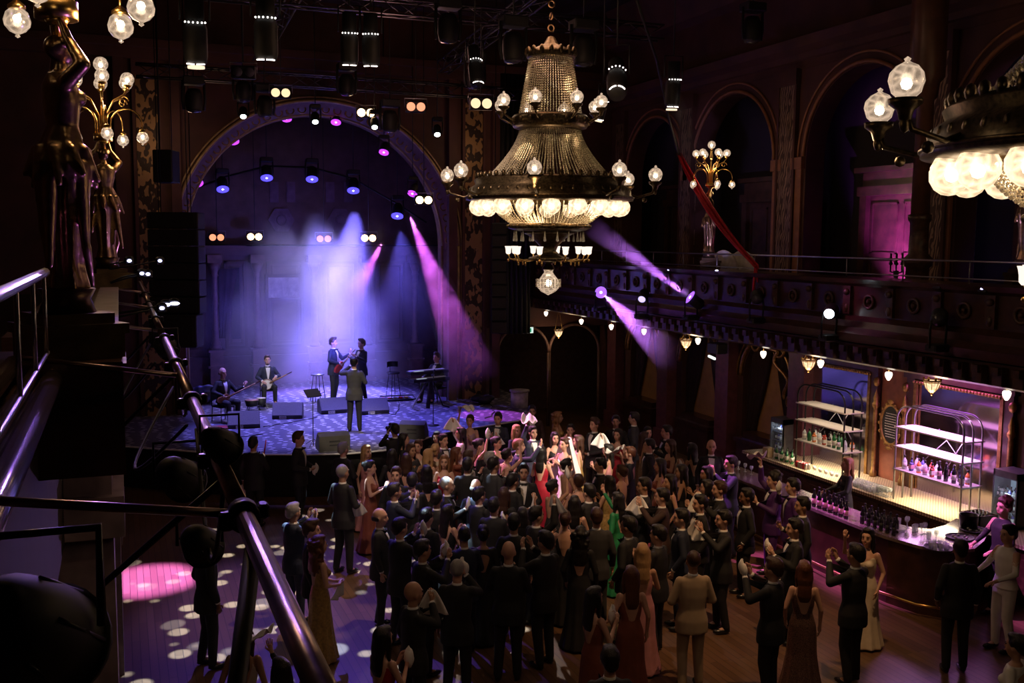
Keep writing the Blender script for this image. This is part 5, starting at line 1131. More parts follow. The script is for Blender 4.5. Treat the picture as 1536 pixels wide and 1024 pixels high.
for c_, e_ in ((CHL, 55), (ch2.location, 40)):
    for a in range(4):
        an = a * PI / 2 + .4; point('chandelier_globe_light', (c_[0] + .62 * math.cos(an), c_[1] + .62 * math.sin(an), c_[2] + .12), e_ * .36, WARM, .12)
    point('chandelier_top_light', (c_[0], c_[1], c_[2] + 1.25), e_ * .12, WARM, .1); point('chandelier_core_light', (c_[0], c_[1], c_[2] + .45), e_ * .22, WARM, .15)
    for a in range(3):
        an = a * 2.09; point('chandelier_arm_light', (c_[0] + 1.5 * math.cos(an), c_[1] + 1.5 * math.sin(an), c_[2] + .12), e_ * .12, WARM, .08)
# ------------------------------------------------------------------ lamp statues (torcheres)
def torchere():
    t = thing('lamp_statue', 'x', 'lamp', (0, 0, 0), 0, 'bronze lamp statues along the balconies')
    mb = MB(); mb.b2((-.24, -.24, -.14), (.24, .24, 0)); mb.b2((-.26, -.26, 0), (.26, .26, .06)); mb.b2((-.2, -.2, .06), (.2, .2, .12)); mb.lathe([(.16, .12), (.13, .2), (.16, .26)], 16); mb.build('pedestal', M_bronze, t)
    # caryatid with both arms bent above the head, as one cast
    mb = MB(); z0 = .0
    loft(mb, [(0, 0, .26, .13, .13), (0, 0, .4, .10, .10), (.0, 0, .62, .12, .12), (.01, 0, .82, .15, .13), (.0, 0, .98, .19, .16), (0, 0, 1.08, .15, .12), (0, .01, 1.2, .105, .085), (0, .01, 1.33, .135, .1), (0, 0, 1.43, .14, .09), (0, 0, 1.5, .07, .06)], 24, (7, [.12, .14, .18, .2, .2, .1, 0, 0, 0, 0]))
    cap(mb, (0, 0, 1.46), (0, .02, 1.56), .045, .04); mb.ball((0, .03, 1.62), (.062, .072, .08), 14); mb.ball((0, -.01, 1.645), (.07, .07, .07), 12); mb.ball((0, .1, 1.61), (.012, .016, .02), 8)
    for s_ in (-1, 1):
        cap(mb, (s_ * .13, 0, 1.44), (s_ * .22, .06, 1.53), .05, .042); cap(mb, (s_ * .22, .06, 1.53), (s_ * .09, .03, 1.68), .042, .03); cap(mb, (s_ * .09, .03, 1.68), (s_ * .06, 0, 1.79), .03, .022)
        mb.ball((s_ * .055, .09, 1.36), (.05, .045, .05), 10)
    for k_ in range(9):
        a_ = k_ * .7; cap(mb, (.15 * math.cos(a_), .13 * math.sin(a_), 1.06), (.23 * math.cos(a_ + .2), .19 * math.sin(a_ + .2), .92 - .03 * (k_ % 3)), .035, .02, 8)
    cap(mb, (.14, .05, .95), (.17, .06, .45), .055, .022); cap(mb, (.17, .06, .5), (.14, .1, .28), .03, .015); cap(mb, (-.14, -.02, .95), (-.2, -.05, .6), .05, .02); cap(mb, (.1, -.1, .9), (.16, -.14, .4), .045, .02)
    me = remesh(mb, .012, 2); o = bpy.data.objects.new('figure', me); COL.objects.link(o); o.parent = t; me.materials.append(mat('cast_bronze', (.30, .19, .09), .3, .95, var=.35, scale=14, bump=.25))
    zr = 1.80
    MB().lathe([(.108, zr), (.118, zr), (.118, zr + .1), (.108, zr + .1)], 28).build('collar_ring', M_brass, t)
    mb = MB(); mb.tube([(0, 0, 1.5), (0, 0, 2.5)], [.03, .014], 8); mb.lathe([(.0, 1.58), (.05, 1.59), (.07, 1.62), (.03, 1.64)], 14); mb.lathe([(.03, 2.28), (.045, 2.33), (.02, 2.45), (.05, 2.5), (.02, 2.52)], 12); mb.build('stem', M_brass, t, (0, 0, .18))
    globe_part(t, (0, 0, 2.80), .095, M_globe, finial=False)
    for i in range(6):
        a = 2 * PI * (i + .25) / 6; c, s_ = math.cos(a), math.sin(a)
        pts = [(.03 * c, .03 * s_, 1.62), (.05 * c, .05 * s_, 1.95), (.16 * c, .16 * s_, 2.15), (.3 * c, .3 * s_, 2.22), (.36 * c, .36 * s_, 2.30)]
        ab = MB(); ab.tube(pts, .011, 6)
        sp = [(.3 * c + (.3 + .06 * math.cos(u) * (1 - u / 9)) * 0 + c * .07 * math.cos(u) * (1 - u / 9), .3 * s_ + s_ * .07 * math.cos(u) * (1 - u / 9), 2.14 + .07 * math.sin(u) * (1 - u / 9)) for u in np.linspace(0, 7, 16)]
        ab.tube(sp, .007, 5); ab.lathe([(.02, 2.3), (.05, 2.33), (.05, 2.345), (.0, 2.35)], 10, 0, (.36 * c, .36 * s_, 0)); ab = ab.build('upper_arm', M_brass, t, (0, 0, .18))
        globe_part(ab, (.36 * c, .36 * s_, 2.42), .09, M_globe, finial=False)
    for i in range(5):
        a = 2 * PI * (i + .6) / 5; c, s_ = math.cos(a), math.sin(a)
        pts = [(.1 * c, .1 * s_, 1.72)] + [(.1 * c + c * (.2 - .2 * math.cos(u)), .1 * s_ + s_ * (.2 - .2 * math.cos(u)), 1.85 + .2 * math.sin(u)) for u in np.linspace(0, PI, 10)] + [(.5 * c, .5 * s_, 1.78)]
        ab = MB(); ab.tube(pts, .009, 6); ab.lathe([(.015, 1.8), (.05, 1.77), (.052, 1.75), (0, 1.74)], 10, 0, (.5 * c, .5 * s_, 0)); ab = ab.build('drop_arm', M_brass, t, (0, 0, .18))
        globe_part(ab, (.5 * c, .5 * s_, 1.68), .078, M_globe, finial=True, down=True)
    return t
T0 = torchere(); T0.scale = (.92,) * 3; T0.location = (-.27, 5.9, 5.23); T0['label'] = 'bronze lamp statue nearest the camera at the upper left'; T0.rotation_euler = (0, 0, -1.2)
KC.clear()
T1 = dup(T0, loc=(-.14, 13.3, 5.25), rz=.3, label='second bronze lamp statue farther along the left balcony')
T2 = dup(T0, loc=(BX + .45, 19.0, 5.27), rz=1.2, label='bronze lamp statue on the right balcony beside the red drape')
T3 = dup(T0, loc=(BX + .5, 10.72, 5.27), rz=1.0, label='bronze lamp statue on the right balcony at the right edge')
for t_, e_ in ((T0, 34), (T1, 20), (T2, 14), (T3, 14)):
    point('statue_lamp_light', Vector(t_.location) + Vector((0, 0, 2.1)), e_, WARM, .12)
    point('statue_drop_light', Vector(t_.location) + Vector((.3, .1, 1.62)), e_ * .4, WARM, .08)
# red drape slung from above to the railing
mb = MB(); a, b, c = X_(1018, 232, 12.0), X_(1062, 330, 11.8), X_(1134, 400, BX + .0)
n = 20
for i in range(n):
    t = i / (n - 1); p = a * (1 - t) ** 2 + b * 2 * t * (1 - t) + c * t * t; w_ = .05 + .14 * math.sin(PI * min(1, t + .05)) * (1 - .3 * t)
    for j in range(8): f = j / 7 - .5; mb.v.append((p.x + .05 * math.sin(j * 2.1), p.y + f * w_ * 2, p.z + .05 * math.cos(j * 2.4) - abs(f) * .02))
for i in range(n - 1):
    for j in range(7): k_ = i * 8 + j; mb.f.append((k_, k_ + 1, k_ + 9, k_ + 8)); mb.m.append(0); mb.sm.append(True)
rd = mb.build('red_drape', M_red); rd.modifiers.new('t', 'SOLIDIFY').thickness = .02; tag(rd, 'long red fabric drape slung from the ceiling wire to the right railing', 'drape')
mb = MB(); mb.tube([c, c + Vector((-.02, .02, -.3)), c + Vector((-.04, 0, -.5))], [.04, .03, .035], 6); mb.tube([c, c + Vector((-.02, -.1, -.3))], [.03, .02], 6); mb.build('knot', M_red, rd)
mb = MB(); mb.tube([P(955, 0, 17), P(985, 90, 18.5), P(1004, 180, 20), a], .025, 6); tag(mb.build('rigging_cable', M_black), 'dark cable coming down from the ceiling to the red drape', 'cable')
# round table tops / white drum behind the railing
for i, px in enumerate((1085, 1113)):
    q = X_(px, 395, 12.6 + .3 * i); mb = MB(); mb.lathe([(0, -.04), (.58, -.04), (.6, 0), (.58, .04), (0, .04)], 30, 0, axis='x'); tag(mb.build('table_top', mat('pale_laminate', (.4, .36, .34), .6), loc=(q.x, q.y, 4.96)), 'round pale table top stood on edge behind the railing, ' + ('left' if i == 0 else 'right') + ' of the pair', 'table top')
# candelabrum shape on balcony by the pink wall
q = X_(1345, 385, 12.65); cn = thing('candelabrum', 'dark candelabrum standing on the balcony before the pink-lit door', 'candelabrum', (12.65, q.y, 4.36)); MB().lathe([(.14, 0), (.05, .05), (.03, .6), (.05, .9)], 12).build('stem', M_black, cn)
for y in (-.14, 0, .14): MB().tube([(0, 0, .85), (0, y, .88), (0, y, 1.0)], .014, 6).lathe([(.03, 1.0), (.035, 1.03), (.018, 1.05), (.018, 1.2)], 8, 0, (0, y, 0)).build('candle_arm', M_black, cn)
# ------------------------------------------------------------------ rigging
def truss(a, b, lab, w_=.3, seg=None):
    a, b = Vector(a), Vector(b); d = (b - a); L = d.length; d /= L; u = Vector((0, 0, 1)); s_ = d.cross(u).normalized(); mb = MB(); cs = [s_ * w_ / 2 + u * w_ / 2, -s_ * w_ / 2 + u * w_ / 2, -s_ * w_ / 2 - u * w_ / 2, s_ * w_ / 2 - u * w_ / 2]
    for c in cs: mb.tube([a + c, b + c], .024, 6)
    k_ = int(L / .45)
    for i in range(k_):
        p, q_ = a + d * L * i / k_, a + d * L * (i + 1) / k_
        for f in range(4): c0, c1 = cs[f], cs[(f + 1) % 4]; mb.tube([p + (c0 if i % 2 else c1), q_ + (c1 if i % 2 else c0)], .011, 5)
    o = mb.build('lighting_truss', mat('truss_aluminium', (.12, .11, .12), .35, .9, var=.2)); return tag(o, lab, 'truss', 'lighting trusses under the ceiling')
truss((.5, 26.2, 9.75), (10.6, 26.2, 9.75), 'lighting truss across the hall just before the stage arch')
truss((-1.5, 20.2, 10.4), (11.5, 20.2, 10.4), 'lighting truss across the middle of the hall')
truss((-1.5, 15.5, 10.6), (11.5, 15.5, 10.6), 'lighting truss across the hall above the near guests')
truss((3.4, 15.6, 11.0), (3.4, 26, 10.3), 'lengthwise truss left of the chandelier')
truss((8.2, 15.6, 11.0), (8.2, 26, 10.3), 'lengthwise truss right of the chandelier')
def head(p, tgt, lens, lab, size=1.0, group='moving head lights', hang=True):
    """moving head: yoke and barrel with a glowing lens"""
    h = thing('moving_head_light', lab, 'stage light', p, 0, group); p = Vector(p); d = (Vector(tgt) - p).normalized(); R = d.to_track_quat('Z', 'Y').to_matrix(); s_ = size
    mb = MB(); prof = [(0, -.3), (.09, -.3), (.125, -.22), (.125, -.05), (.11, .0), (.105, .02)]; o = len(mb.v); mb.lathe([(r * s_, z * s_) for r, z in prof], 18)
    mb.v = [tuple(R @ Vector(v)) for v in mb.v]; bo = mb.build('barrel', M_black, h)
    if lens.name in RINGS: mb = MB(); mb.lathe([(.085 * s_, .025 * s_), (.15 * s_, .03 * s_), (.15 * s_, .045 * s_), (.085 * s_, .04 * s_)], 20); mb.v = [tuple(R @ Vector(v)) for v in mb.v]; mb.build('halo_ring', RINGS[lens.name], h)  # glowing ring added round the lens to imitate its coloured halo
    mb = MB(); mb.lathe([(0, .012 * s_), (.09 * s_, .012 * s_), (.085 * s_, .03 * s_), (0, .045 * s_)], 16); mb.v = [tuple(R @ Vector(v)) for v in mb.v]; mb.build('lens', lens, h)
    up = .42 * s_ if hang else -.42 * s_
    mb = MB(); mb.box((0, 0, up), (.3 * s_, .22 * s_, .12 * s_), bev=.02)
    for sx in (-1, 1): mb.tube([(sx * .15 * s_, 0, up), (sx * .16 * s_, 0, up * .3), (sx * .14 * s_, 0, 0)], .02 * s_, 6)
    mb.build('yoke', M_black, h)
    if hang: MB().tube([(0, 0, up), (0, 0, 12.4 - p.z)], .014, 5).build('drop_pole', M_black, h)
    return h
L_blue = glow('lens_blue', (.5, .55, 1), 14); L_mag = glow('lens_magenta', (1, .6, 1), 12); L_white = glow('lens_white', (.8, 1, 1), 7); L_warm = glow('lens_warm', (1, .62, .3), 12); RINGS = {'lens_blue': glow('halo_blue', (.08, .06, 1), 2.2), 'lens_magenta': glow('halo_magenta', (.55, .06, 1), 1.6), 'lens_violet': glow('halo_violet', (.35, .12, 1), 1.6)}; L_off = mat('lens_dark', (.05, .05, .07), .1); L_dim = glow('lens_dim_red', (.9, .3, .16), 1.6); L_cream = glow('lens_cream', (1, .72, .42), 1.3)
for m_ in (L_blue, L_mag, L_white, L_warm, L_dim, L_cream): m_.cycles.emission_sampling = 'NONE'
for i, (px, py) in enumerate(((334, 282), (400, 265), (468, 267), (530, 284), (596, 322))):
    head(P(px, py, 31), P(px + 60 - 25 * i, 900, 26), L_blue, 'blue-white moving head inside the arch, %s from the left' % ('first', 'second', 'third', 'fourth', 'fifth')[i], 1.25)
# curved pipe carrying them
mb = MB(); pp = [P(px, py - 16, 31.1) for px, py in ((300, 296), (334, 282), (400, 265), (468, 267), (530, 284), (596, 322), (640, 350))]
mb.tube(pp, .03, 6); mb.tube([P(305, 368, 31.5), P(690, 368, 31.5)], .03, 6); tag(mb.build('lighting_pipe', M_blackm), 'thin curved pipe with a straight bar carrying lamps inside the arch', 'pipe')
for i, (px, py) in enumerate(((297, 274), (351, 211), (430, 177), (504, 182), (576, 227), (619, 289))):
    head(P(px, py, 28.2), P(470, 700, 24), L_mag, 'magenta lamp on the edge of the arch, %s clockwise' % ('first', 'second', 'third', 'fourth', 'fifth', 'sixth')[i], .95)
for i, (px, py) in enumerate(((365, 174), (473, 182), (562, 190), (656, 201))):
    head(P(px, py, 25.8), P(px + 30, 800, 20), L_white, 'white spot on the front truss, %s from the left' % ('first', 'second', 'third', 'fourth')[i], .9)
def blinder(px, py, D, lens, lab, g='twin blinders'):
    p = P(px, py, D); b = thing('twin_blinder', lab, 'stage light', p, -.2, g)
    MB().box((0, .06, 0), (.5, .12, .27), bev=.02).build('housing', M_blackm, b)
    for s_ in (-1, 1): MB().lathe([(0, -.02), (.095, -.02), (.105, 0), (0, .0)], 16, 0, (s_ * .12, 0, 0), 'y').build('lamp', lens, b)
    MB().tube([(-.27, .06, 0), (-.27, .06, .2), (.27, .06, .2), (.27, .06, 0)], .012, 5).build('bracket', M_steel, b); MB().tube([(0, .06, .2), (0, .06, 12.4 - p.z)], .012, 5).build('drop_pole', M_black, b)
for i, (px, py, D, l_, t_) in enumerate(((325, 356, 31.2, L_dim, 'red-glowing twin lamp at the left end of the stage bar'), (382, 355, 31.2, L_warm, 'bright warm twin lamp on the stage bar'), (486, 358, 31.2, L_dim, 'red-glowing twin lamp in the middle of the stage bar'), (553, 357, 31.2, L_warm, 'warm twin lamp at the right of the stage bar'),
        (421, 139, 24, L_cream, 'cream-glowing twin lamp above the arch'), (624, 160, 24, L_dim, 'red-glowing twin lamp above the right side of the arch'), (549, 169, 26, L_warm, 'bright warm twin lamp at the top right of the arch'), (722, 155, 21, L_cream, 'cream twin lamp left of the chandelier'), (365, 108, 20.5, L_off, 'unlit twin lamp with pale rims high at the left'), (636, 300, 27.6, L_warm, 'warm twin lamp on the right leg of the arch'))):
    blinder(px, py, D, l_, t_)
# profile spots lit from their rear vents
def profile(px, py, D, lab, tilt, s_=1.0, cream=False):
    p = P(px, py, D); f = thing('profile_spot', lab, 'stage light', p, random.uniform(-.5, .5), 'profile spots hung from the trusses'); R = Euler((tilt, 0, 0)).to_matrix()
    mb = MB(); mb.lathe([(0, -.5), (.12, -.5), (.14, -.42), (.14, -.1), (.11, .0), (.11, .3), (0, .3)], 18); mb.v = [tuple(R @ (Vector(v) * s_)) for v in mb.v]; mb.build('barrel', M_black, f)
    if cream: mb = MB(); mb.lathe([(0, -.56), (.1, -.56), (.1, -.53), (0, -.53)], 18); mb.v = [tuple(R @ (Vector(v) * s_)) for v in mb.v]; mb.build('lens', glow('cream_lens', (1, .75, .5), 1.4), f)
    mb = MB(); mb.torus((0, 0, -.5), .12, .008, 20, 5, arc=(-2.6, -1.7)); mb.torus((0, 0, -.5), .12, .008, 20, 5, arc=(-1.5, -.6)); mb.v = [tuple(R @ (Vector(v) * s_)) for v in mb.v]; mb.build('vent_glow', glow('vent_light', (1, .85, .75), 7), f)
    mb = MB()
    for i in range(6): a = -2.4 + i * .36; mb.ball((.145 * math.cos(a), .145 * math.sin(a), -.02), .012, 5)
    mb.v = [tuple(R @ (Vector(v) * s_)) for v in mb.v]; mb.build('vent_dots', glow('vent_dot_light', (1, .95, .9), 4), f)
    MB().tube([(-.17 * s_, 0, 0), (-.17 * s_, 0, .4 * s_), (.17 * s_, 0, .4 * s_), (.17 * s_, 0, 0)], .014, 5).build('yoke', M_black, f); MB().tube([(0, 0, .4 * s_), (0, 0, 12.4 - p.z)], .014, 5).build('drop_pole', M_black, f)
for px, py, D, lab, tilt, s_ in ((292, 30, 13, 'profile spot with a cream lens at the top left', .25, 1.1), (398, 25, 13, 'profile spot with dotted vents at the top, second from the left', .1, 1.1), (524, 48, 15.5, 'left of a pair of profile spots at the top centre', .15, 1), (556, 50, 15.5, 'right of the pair of profile spots at the top centre', .1, 1), (712, 92, 17, 'tilted profile spot left of the chandelier chain', -.4, .9), (925, 112, 15, 'steeply tilted profile spot right of the chandelier top', -.9, 1.1), (1010, 118, 18, 'profile spot with a cream lens above the right arches', .1, 1), (905, 150, 18, 'small profile spot with a cream lens right of the upper chandelier globes', .3, .7)):
    profile(px, py, D, lab, tilt, s_, 'cream' in lab)
# dark hanging fixtures
for i, (px, py, D) in enumerate(((291, 165, 22), (365, 150, 24.5), (397, 172, 24.5), (520, 140, 24.5), (585, 195, 24), (672, 60, 18), (712, 130, 22), (770, 90, 17), (875, 95, 17), (1128, 60, 20))):
    head(P(px, py, D), P(px, py + 300, D), L_off, 'unlit black moving head under the ceiling, %s from the left' % ('first', 'second', 'third', 'fourth', 'fifth', 'sixth', 'seventh', 'eighth', 'ninth', 'tenth')[i], 1.5, 'unlit moving heads')
# heads on the right balcony front
for i, (px, py, l_, tx, ty, lab) in enumerate(((1037, 447, glow('lens_violet', (.85, .7, 1), 22), 880, 330, 'bright violet moving head on the right balcony front'), (901, 438, glow('lens_violet', (.85, .7, 1), 22), 1010, 535, 'bright violet moving head farther along the balcony front'), (963, 448, glow('lens_faint', (.6, .5, 1), 1.5), 900, 600, 'faint violet moving head between the two bright ones'), (1244, 470, glow('lens_ice', (.8, .9, 1), 9), 1180, 560, 'ice-white moving head on the balcony front above the bar'), (1135, 448, L_off, 1130, 560, 'unlit moving head on the balcony front between the lit ones'), (1408, 480, L_off, 1380, 600, 'unlit moving head on the balcony front at the right'))):
    p = X_(px, py, BX - .28); t_ = X_(tx, ty, BX - 2.5); h_ = head(p, t_, l_, lab, 1.0, 'moving heads on the balcony front', False); MB().tube([(0, 0, -.42), (.3, 0, -.42), (.42, 0, -.2)], .02, 6).build('bracket', M_black, h_)
for i, (px, py) in enumerate(((1005, 405), (1077, 407), (1408, 428), (1476, 433))):
    p = X_(px, py, BX - .02); f = thing('small_uplight', 'tiny bright violet uplight on the right balcony ledge, %s from the left' % ('first', 'second', 'third', 'fourth')[i], 'light', p); MB().box((0, 0, -.03), (.1, .16, .05), bev=.01).build('housing', M_black, f); MB().ball((-.03, 0, .01), (.03, .05, .025), 8).build('lens', glow('uplight_lens', (.55, .5, 1), 8), f)
for i, (px, py, D) in enumerate(((194, 391, 11), (213, 410, 11), (222, 411, 11), (249, 457, 10), (262, 455, 10), (240, 391, 12), (243, 462, 9.8))):
    p = P(px, py, D); f = thing('pipe_lamp', 'small blue-white lamp beyond the left pipe, %s' % ('highest', 'second', 'third', 'largest left', 'largest right', 'rightmost of the upper ones', 'lowest')[i], 'light', p); MB().box((0, .06, 0), (.1, .1, .1), bev=.02).build('housing', M_black, f); MB().ball((0, 0, 0), (.05 if i in (3, 4) else .025, .02, .018), 8).build('lens', glow('lens_ice2', (.6, .6, 1), 6), f); MB().tube([(0, .06, 0), (-.2, .06, -.04), (-.1 - p.x, .06, -.1)], .01, 5).build('bracket', M_black, f)
# hung loudspeakers
def speaker(px0, py0, px1, py1, D, lab, seg=1):
    a, b = P(px0, py0, D), P(px1, py1, D); w_ = (b - a).length * .75; ww = abs((b - a).dot(_r)); hh = a.z - b.z
    s = thing('hung_loudspeaker', lab, 'loudspeaker', ((a.x + b.x) / 2, (a.y + b.y) / 2, b.z), -PSI)
    for i in range(seg):
        z0, z1 = hh * i / seg, hh * (i + 1) / seg; c = MB().box((0, 0, (z0 + z1) / 2), (ww, .55, (z1 - z0) * .97), bev=.02).build('cabinet', M_black, s); MB().box((0, -.28, (z0 + z1) / 2), (ww * .86, .02, (z1 - z0) * .8)).build('grille', mat('speaker_grille', (.02, .02, .022), .5, .4, scale=60), c)
    MB().tube([(-ww * .3, 0, hh), (-ww * .3, 0, 12.36 - b.z)], .012, 5).build('chain', M_blackm, s); MB().tube([(ww * .3, 0, hh), (ww * .3, 0, 12.36 - b.z)], .012, 5).build('chain', M_blackm, s)
speaker(229, 318, 303, 470, 23.5, 'large black line of hung loudspeakers left of the stage arch', 6)
speaker(229, 470, 300, 521, 23.5, 'subwoofer block below the left loudspeaker line', 1)
speaker(235, 225, 264, 275, 24, 'small hung black loudspeaker above the left line', 1)
speaker(738, 334, 760, 500, 25.5, 'slim hung line array to the right of the arch, violet edge light', 9)
q0, q1 = Y_(752, 360, 27.55), Y_(796, 500, 27.55); mb = MB()
for i in range(2):
    for j in range(25): f = j / 24; mb.v.append((q0.x + (q1.x - q0.x) * f, 27.62 + .05 * math.cos(f * 40), (10.57, q1.z)[i]))
for j in range(24): mb.f.append((j, j + 1, j + 26, j + 25)); mb.m.append(0); mb.sm.append(True)
o = mb.build('black_drape', M_black); o.modifiers.new('t', 'SOLIDIFY').thickness = .02; tag(o, 'black pleated drape hung behind the right line array', 'curtain')
# ------------------------------------------------------------------ foreground pipe, outriggers, near lights
PX, PZ = .285, 5.02
pp = thing('lighting_pipe', 'long worn steel pipe running beside the left balcony into the hall', 'pipe', (PX, 0, PZ))
def pz(y): return .0
for (a, b) in ((.95, 2.62), (2.68, 4.6), (4.66, 7.5), (7.56, 11.5), (11.56, 17)): MB().tube([(0, a, 0), (0, b, 0)], .026, 16).build('tube', M_pipe, pp)
for y in (2.65, 4.63, 7.53, 11.53, 3.4, 6.0, 9.3, 13.5):
    mb = MB(); mb.lathe([(.028, -.03), (.042, -.028), (.042, .028), (.028, .03)], 16, 0, (0, y, 0), 'y'); mb.box((.05, y, .01), (.03, .05, .04), bev=.006); mb.box((-.045, y, -.01), (.04, .04, .05), bev=.006); mb.build('clamp', M_blackm, pp)
for y in (2.66, 5.5, 8.2, 11.0, 14):
    mb = MB(); z_ = .1 if y < 3 else .12
    mb.tube([(-PX - .5, y + .08, z_), (0, y, -.0)], .013, 8); mb.build('outrigger', M_pipe, pp)
for y in (3.2, 5.9, 8.9): MB().tube([(-PX - .1, y + .5, -.5), (0, y, -.03)], .012, 6).build('brace', M_blackm, pp)
for (a, b) in (((0, 2.45, -.03), (-.16, 1.95, -.62)),): MB().tube([a, b], .022, 8).build('brace', M_black, pp)
# cables looping under the pipe
for i, (y0, x0, dp) in enumerate(((3.0, -.02, .35), (4.2, -.05, .28), (5.2, .02, .22), (6.4, -.1, .3))):
    pts = [(PX + x0 - .2 * math.sin(PI * t) * (i % 2), y0 + 1.1 * t, PZ - .03 - dp * math.sin(PI * t)) for t in np.linspace(0, 1, 14)]
    tag(MB().tube(pts, .008, 5).build('cable', M_black), 'black cable looped under the foreground pipe, %s from the camera' % ('nearest', 'second', 'third', 'fourth')[i], 'cable', 'cables under the pipe')
# lamps clamped to the pipe (black, seen from behind)
def parcan(loc, d, s_, lab):
    h = thing('clamped_lamp', lab, 'stage light', loc, 0, 'black lamps clamped along the left balcony'); R = Vector(d).normalized().to_track_quat('Z', 'Y').to_matrix()
    mb = MB(); mb.lathe([(0, -.2 * s_), (.05 * s_, -.2 * s_), (.09 * s_, -.12 * s_), (.11 * s_, 0), (.115 * s_, .1 * s_), (.125 * s_, .1 * s_), (.125 * s_, .12 * s_), (.1 * s_, .12 * s_), (.09 * s_, .02 * s_), (0, .0)], 24); mb.v = [tuple(R @ Vector(v)) for v in mb.v]; mb.build('housing', M_black, h)
    mb = MB()
    for a in range(6): an = a * PI / 3; mb.tube([(.09 * s_ * math.cos(an), .09 * s_ * math.sin(an), -.12 * s_), (.115 * s_ * math.cos(an), .115 * s_ * math.sin(an), .09 * s_)], .006 * s_, 5)
    mb.v = [tuple(R @ Vector(v)) for v in mb.v]; mb.build('fins', M_blackm, h); MB().tube([(-.13 * s_, 0, 0), (-.13 * s_, 0, .2 * s_), (.13 * s_, 0, .2 * s_), (.13 * s_, 0, 0)], .01 * s_, 6).build('yoke', M_blackm, h)
parcan(P(45, 950, 1.75), (.25, .9, -.6), .9, 'big round black lamp in the lower left corner')
parcan(P(330, 665, 3.1), (.5, .8, -.5), .45, 'black lamp clamped to the pipe where it crosses the stage edge')
parcan(P(268, 715, 4.2), (.4, .9, -.5), .75, 'bulky black lamp below the pipe against the stage edge')
parcan(P(300, 815, 3.6), (.3, .9, -.6), .6, 'black lamp hanging below the pipe above the pink-lit floor')
if 0: parcan(P(238, 600, 5.6), (.4, .9, -.4), .6, 'black lamp below the pipe near the sub speaker')
if 0: parcan(P(205, 640, 7.0), (.4, .9, -.4), .8, 'black lamp low beside the pale pillar')
parcan(P(248, 520, 7.6), (.4, .9, -.4), .7, 'black lamp beyond the pipe under the hung speakers')
# ------------------------------------------------------------------ bar
CZ, FZ = 1.0, 1.1
M_marble = mat('pale_stone_top', (.55, .5, .42), .25, var=.12, scale=6)
M_top = mat('bar_top', (.20, .15, .14), .15, var=.3, scale=5, coat=.6)
def pattern_top():
    m = mat('lattice_counter', (.7, .6, .45), .3); n = m.node_tree.nodes; l = m.node_tree.links; b = n['Principled BSDF']
    tc = n.new('ShaderNodeTexCoord'); mp = n.new('ShaderNodeMapping'); mp.inputs['Rotation'].default_value = (0, 0, PI / 4); l.new(tc.outputs['Object'], mp.inputs['Vector'])
    v = n.new('ShaderNodeTexVoronoi'); v.inputs['Scale'].default_value = 22; v.inputs['Randomness'].default_value = 0; v.feature = 'DISTANCE_TO_EDGE'; l.new(mp.outputs['Vector'], v.inputs['Vector'])
    cr = n.new('ShaderNodeValToRGB'); e = cr.color_ramp.elements; e[0].position = .08; e[1].position = .16; e[0].color = (.28, .2, .12, 1); e[1].color = (.72, .62, .46, 1)
    l.new(v.outputs['Distance'], cr.inputs['Fac']); l.new(cr.outputs['Color'], b.inputs['Base Color']); return m
bc = thing('back_counter', 'long back bar counter with a lattice-patterned top along the right wall', 'counter', (0, 0, 0))
MB().b2((13.2, 8.0, 0), (WX - .01, 18.85, CZ - .06)).build('cabinet', M_wood, bc); MB().b2((13.12, 7.95, CZ - .06), (WX - .01, 18.9, CZ)).build('top', pattern_top(), bc)
mb = MB()
for y in np.arange(8.3, 18.3, 1.25): frame(mb, 0, 0, 0, 0, 0) if False else None; mb.b2((13.17, y, .12), (13.2, y + 1.1, .85)); mb.b2((13.15, y + .08, .2), (13.17, y + 1.02, .77))
mb.build('door_panels', M_woodp, bc)
fc = thing('front_counter', 'front bar counter with polished dark top and rounded near corner', 'counter', (0, 0, 0))
pl = [(11.2, 17.2), (11.2, 12.9), (11.22, 12.2), (11.36, 11.6), (11.65, 11.25), (12.05, 11.2), (12.5, 11.45), (13.1, 11.9), (13.1, 12.6), (12.6, 12.35), (12.2, 12.25), (11.95, 12.5), (11.85, 12.9), (11.85, 17.2)]
MB().prism([(x, y, FZ - .05) for x, y in pl], (0, 0, .05)).build('top', M_top, fc)
pi = [(x + (11.75 - x) * (.12 if y < 12.6 else 0) + (.08 if (x < 11.3 and y > 12.6) else 0), y + (12.1 - y) * .08 if y < 13 else y) for x, y in pl]; MB().prism([(x, y, 0) for x, y in pi], (0, 0, FZ - .05)).build('body', M_wood, fc)
MB().tube([(11.1, 17.2, .2), (11.1, 12.9, .2), (11.14, 12.2, .2), (11.28, 11.55, .2), (11.6, 11.15, .2)], .022, 8).build('foot_rail', M_brass, fc)
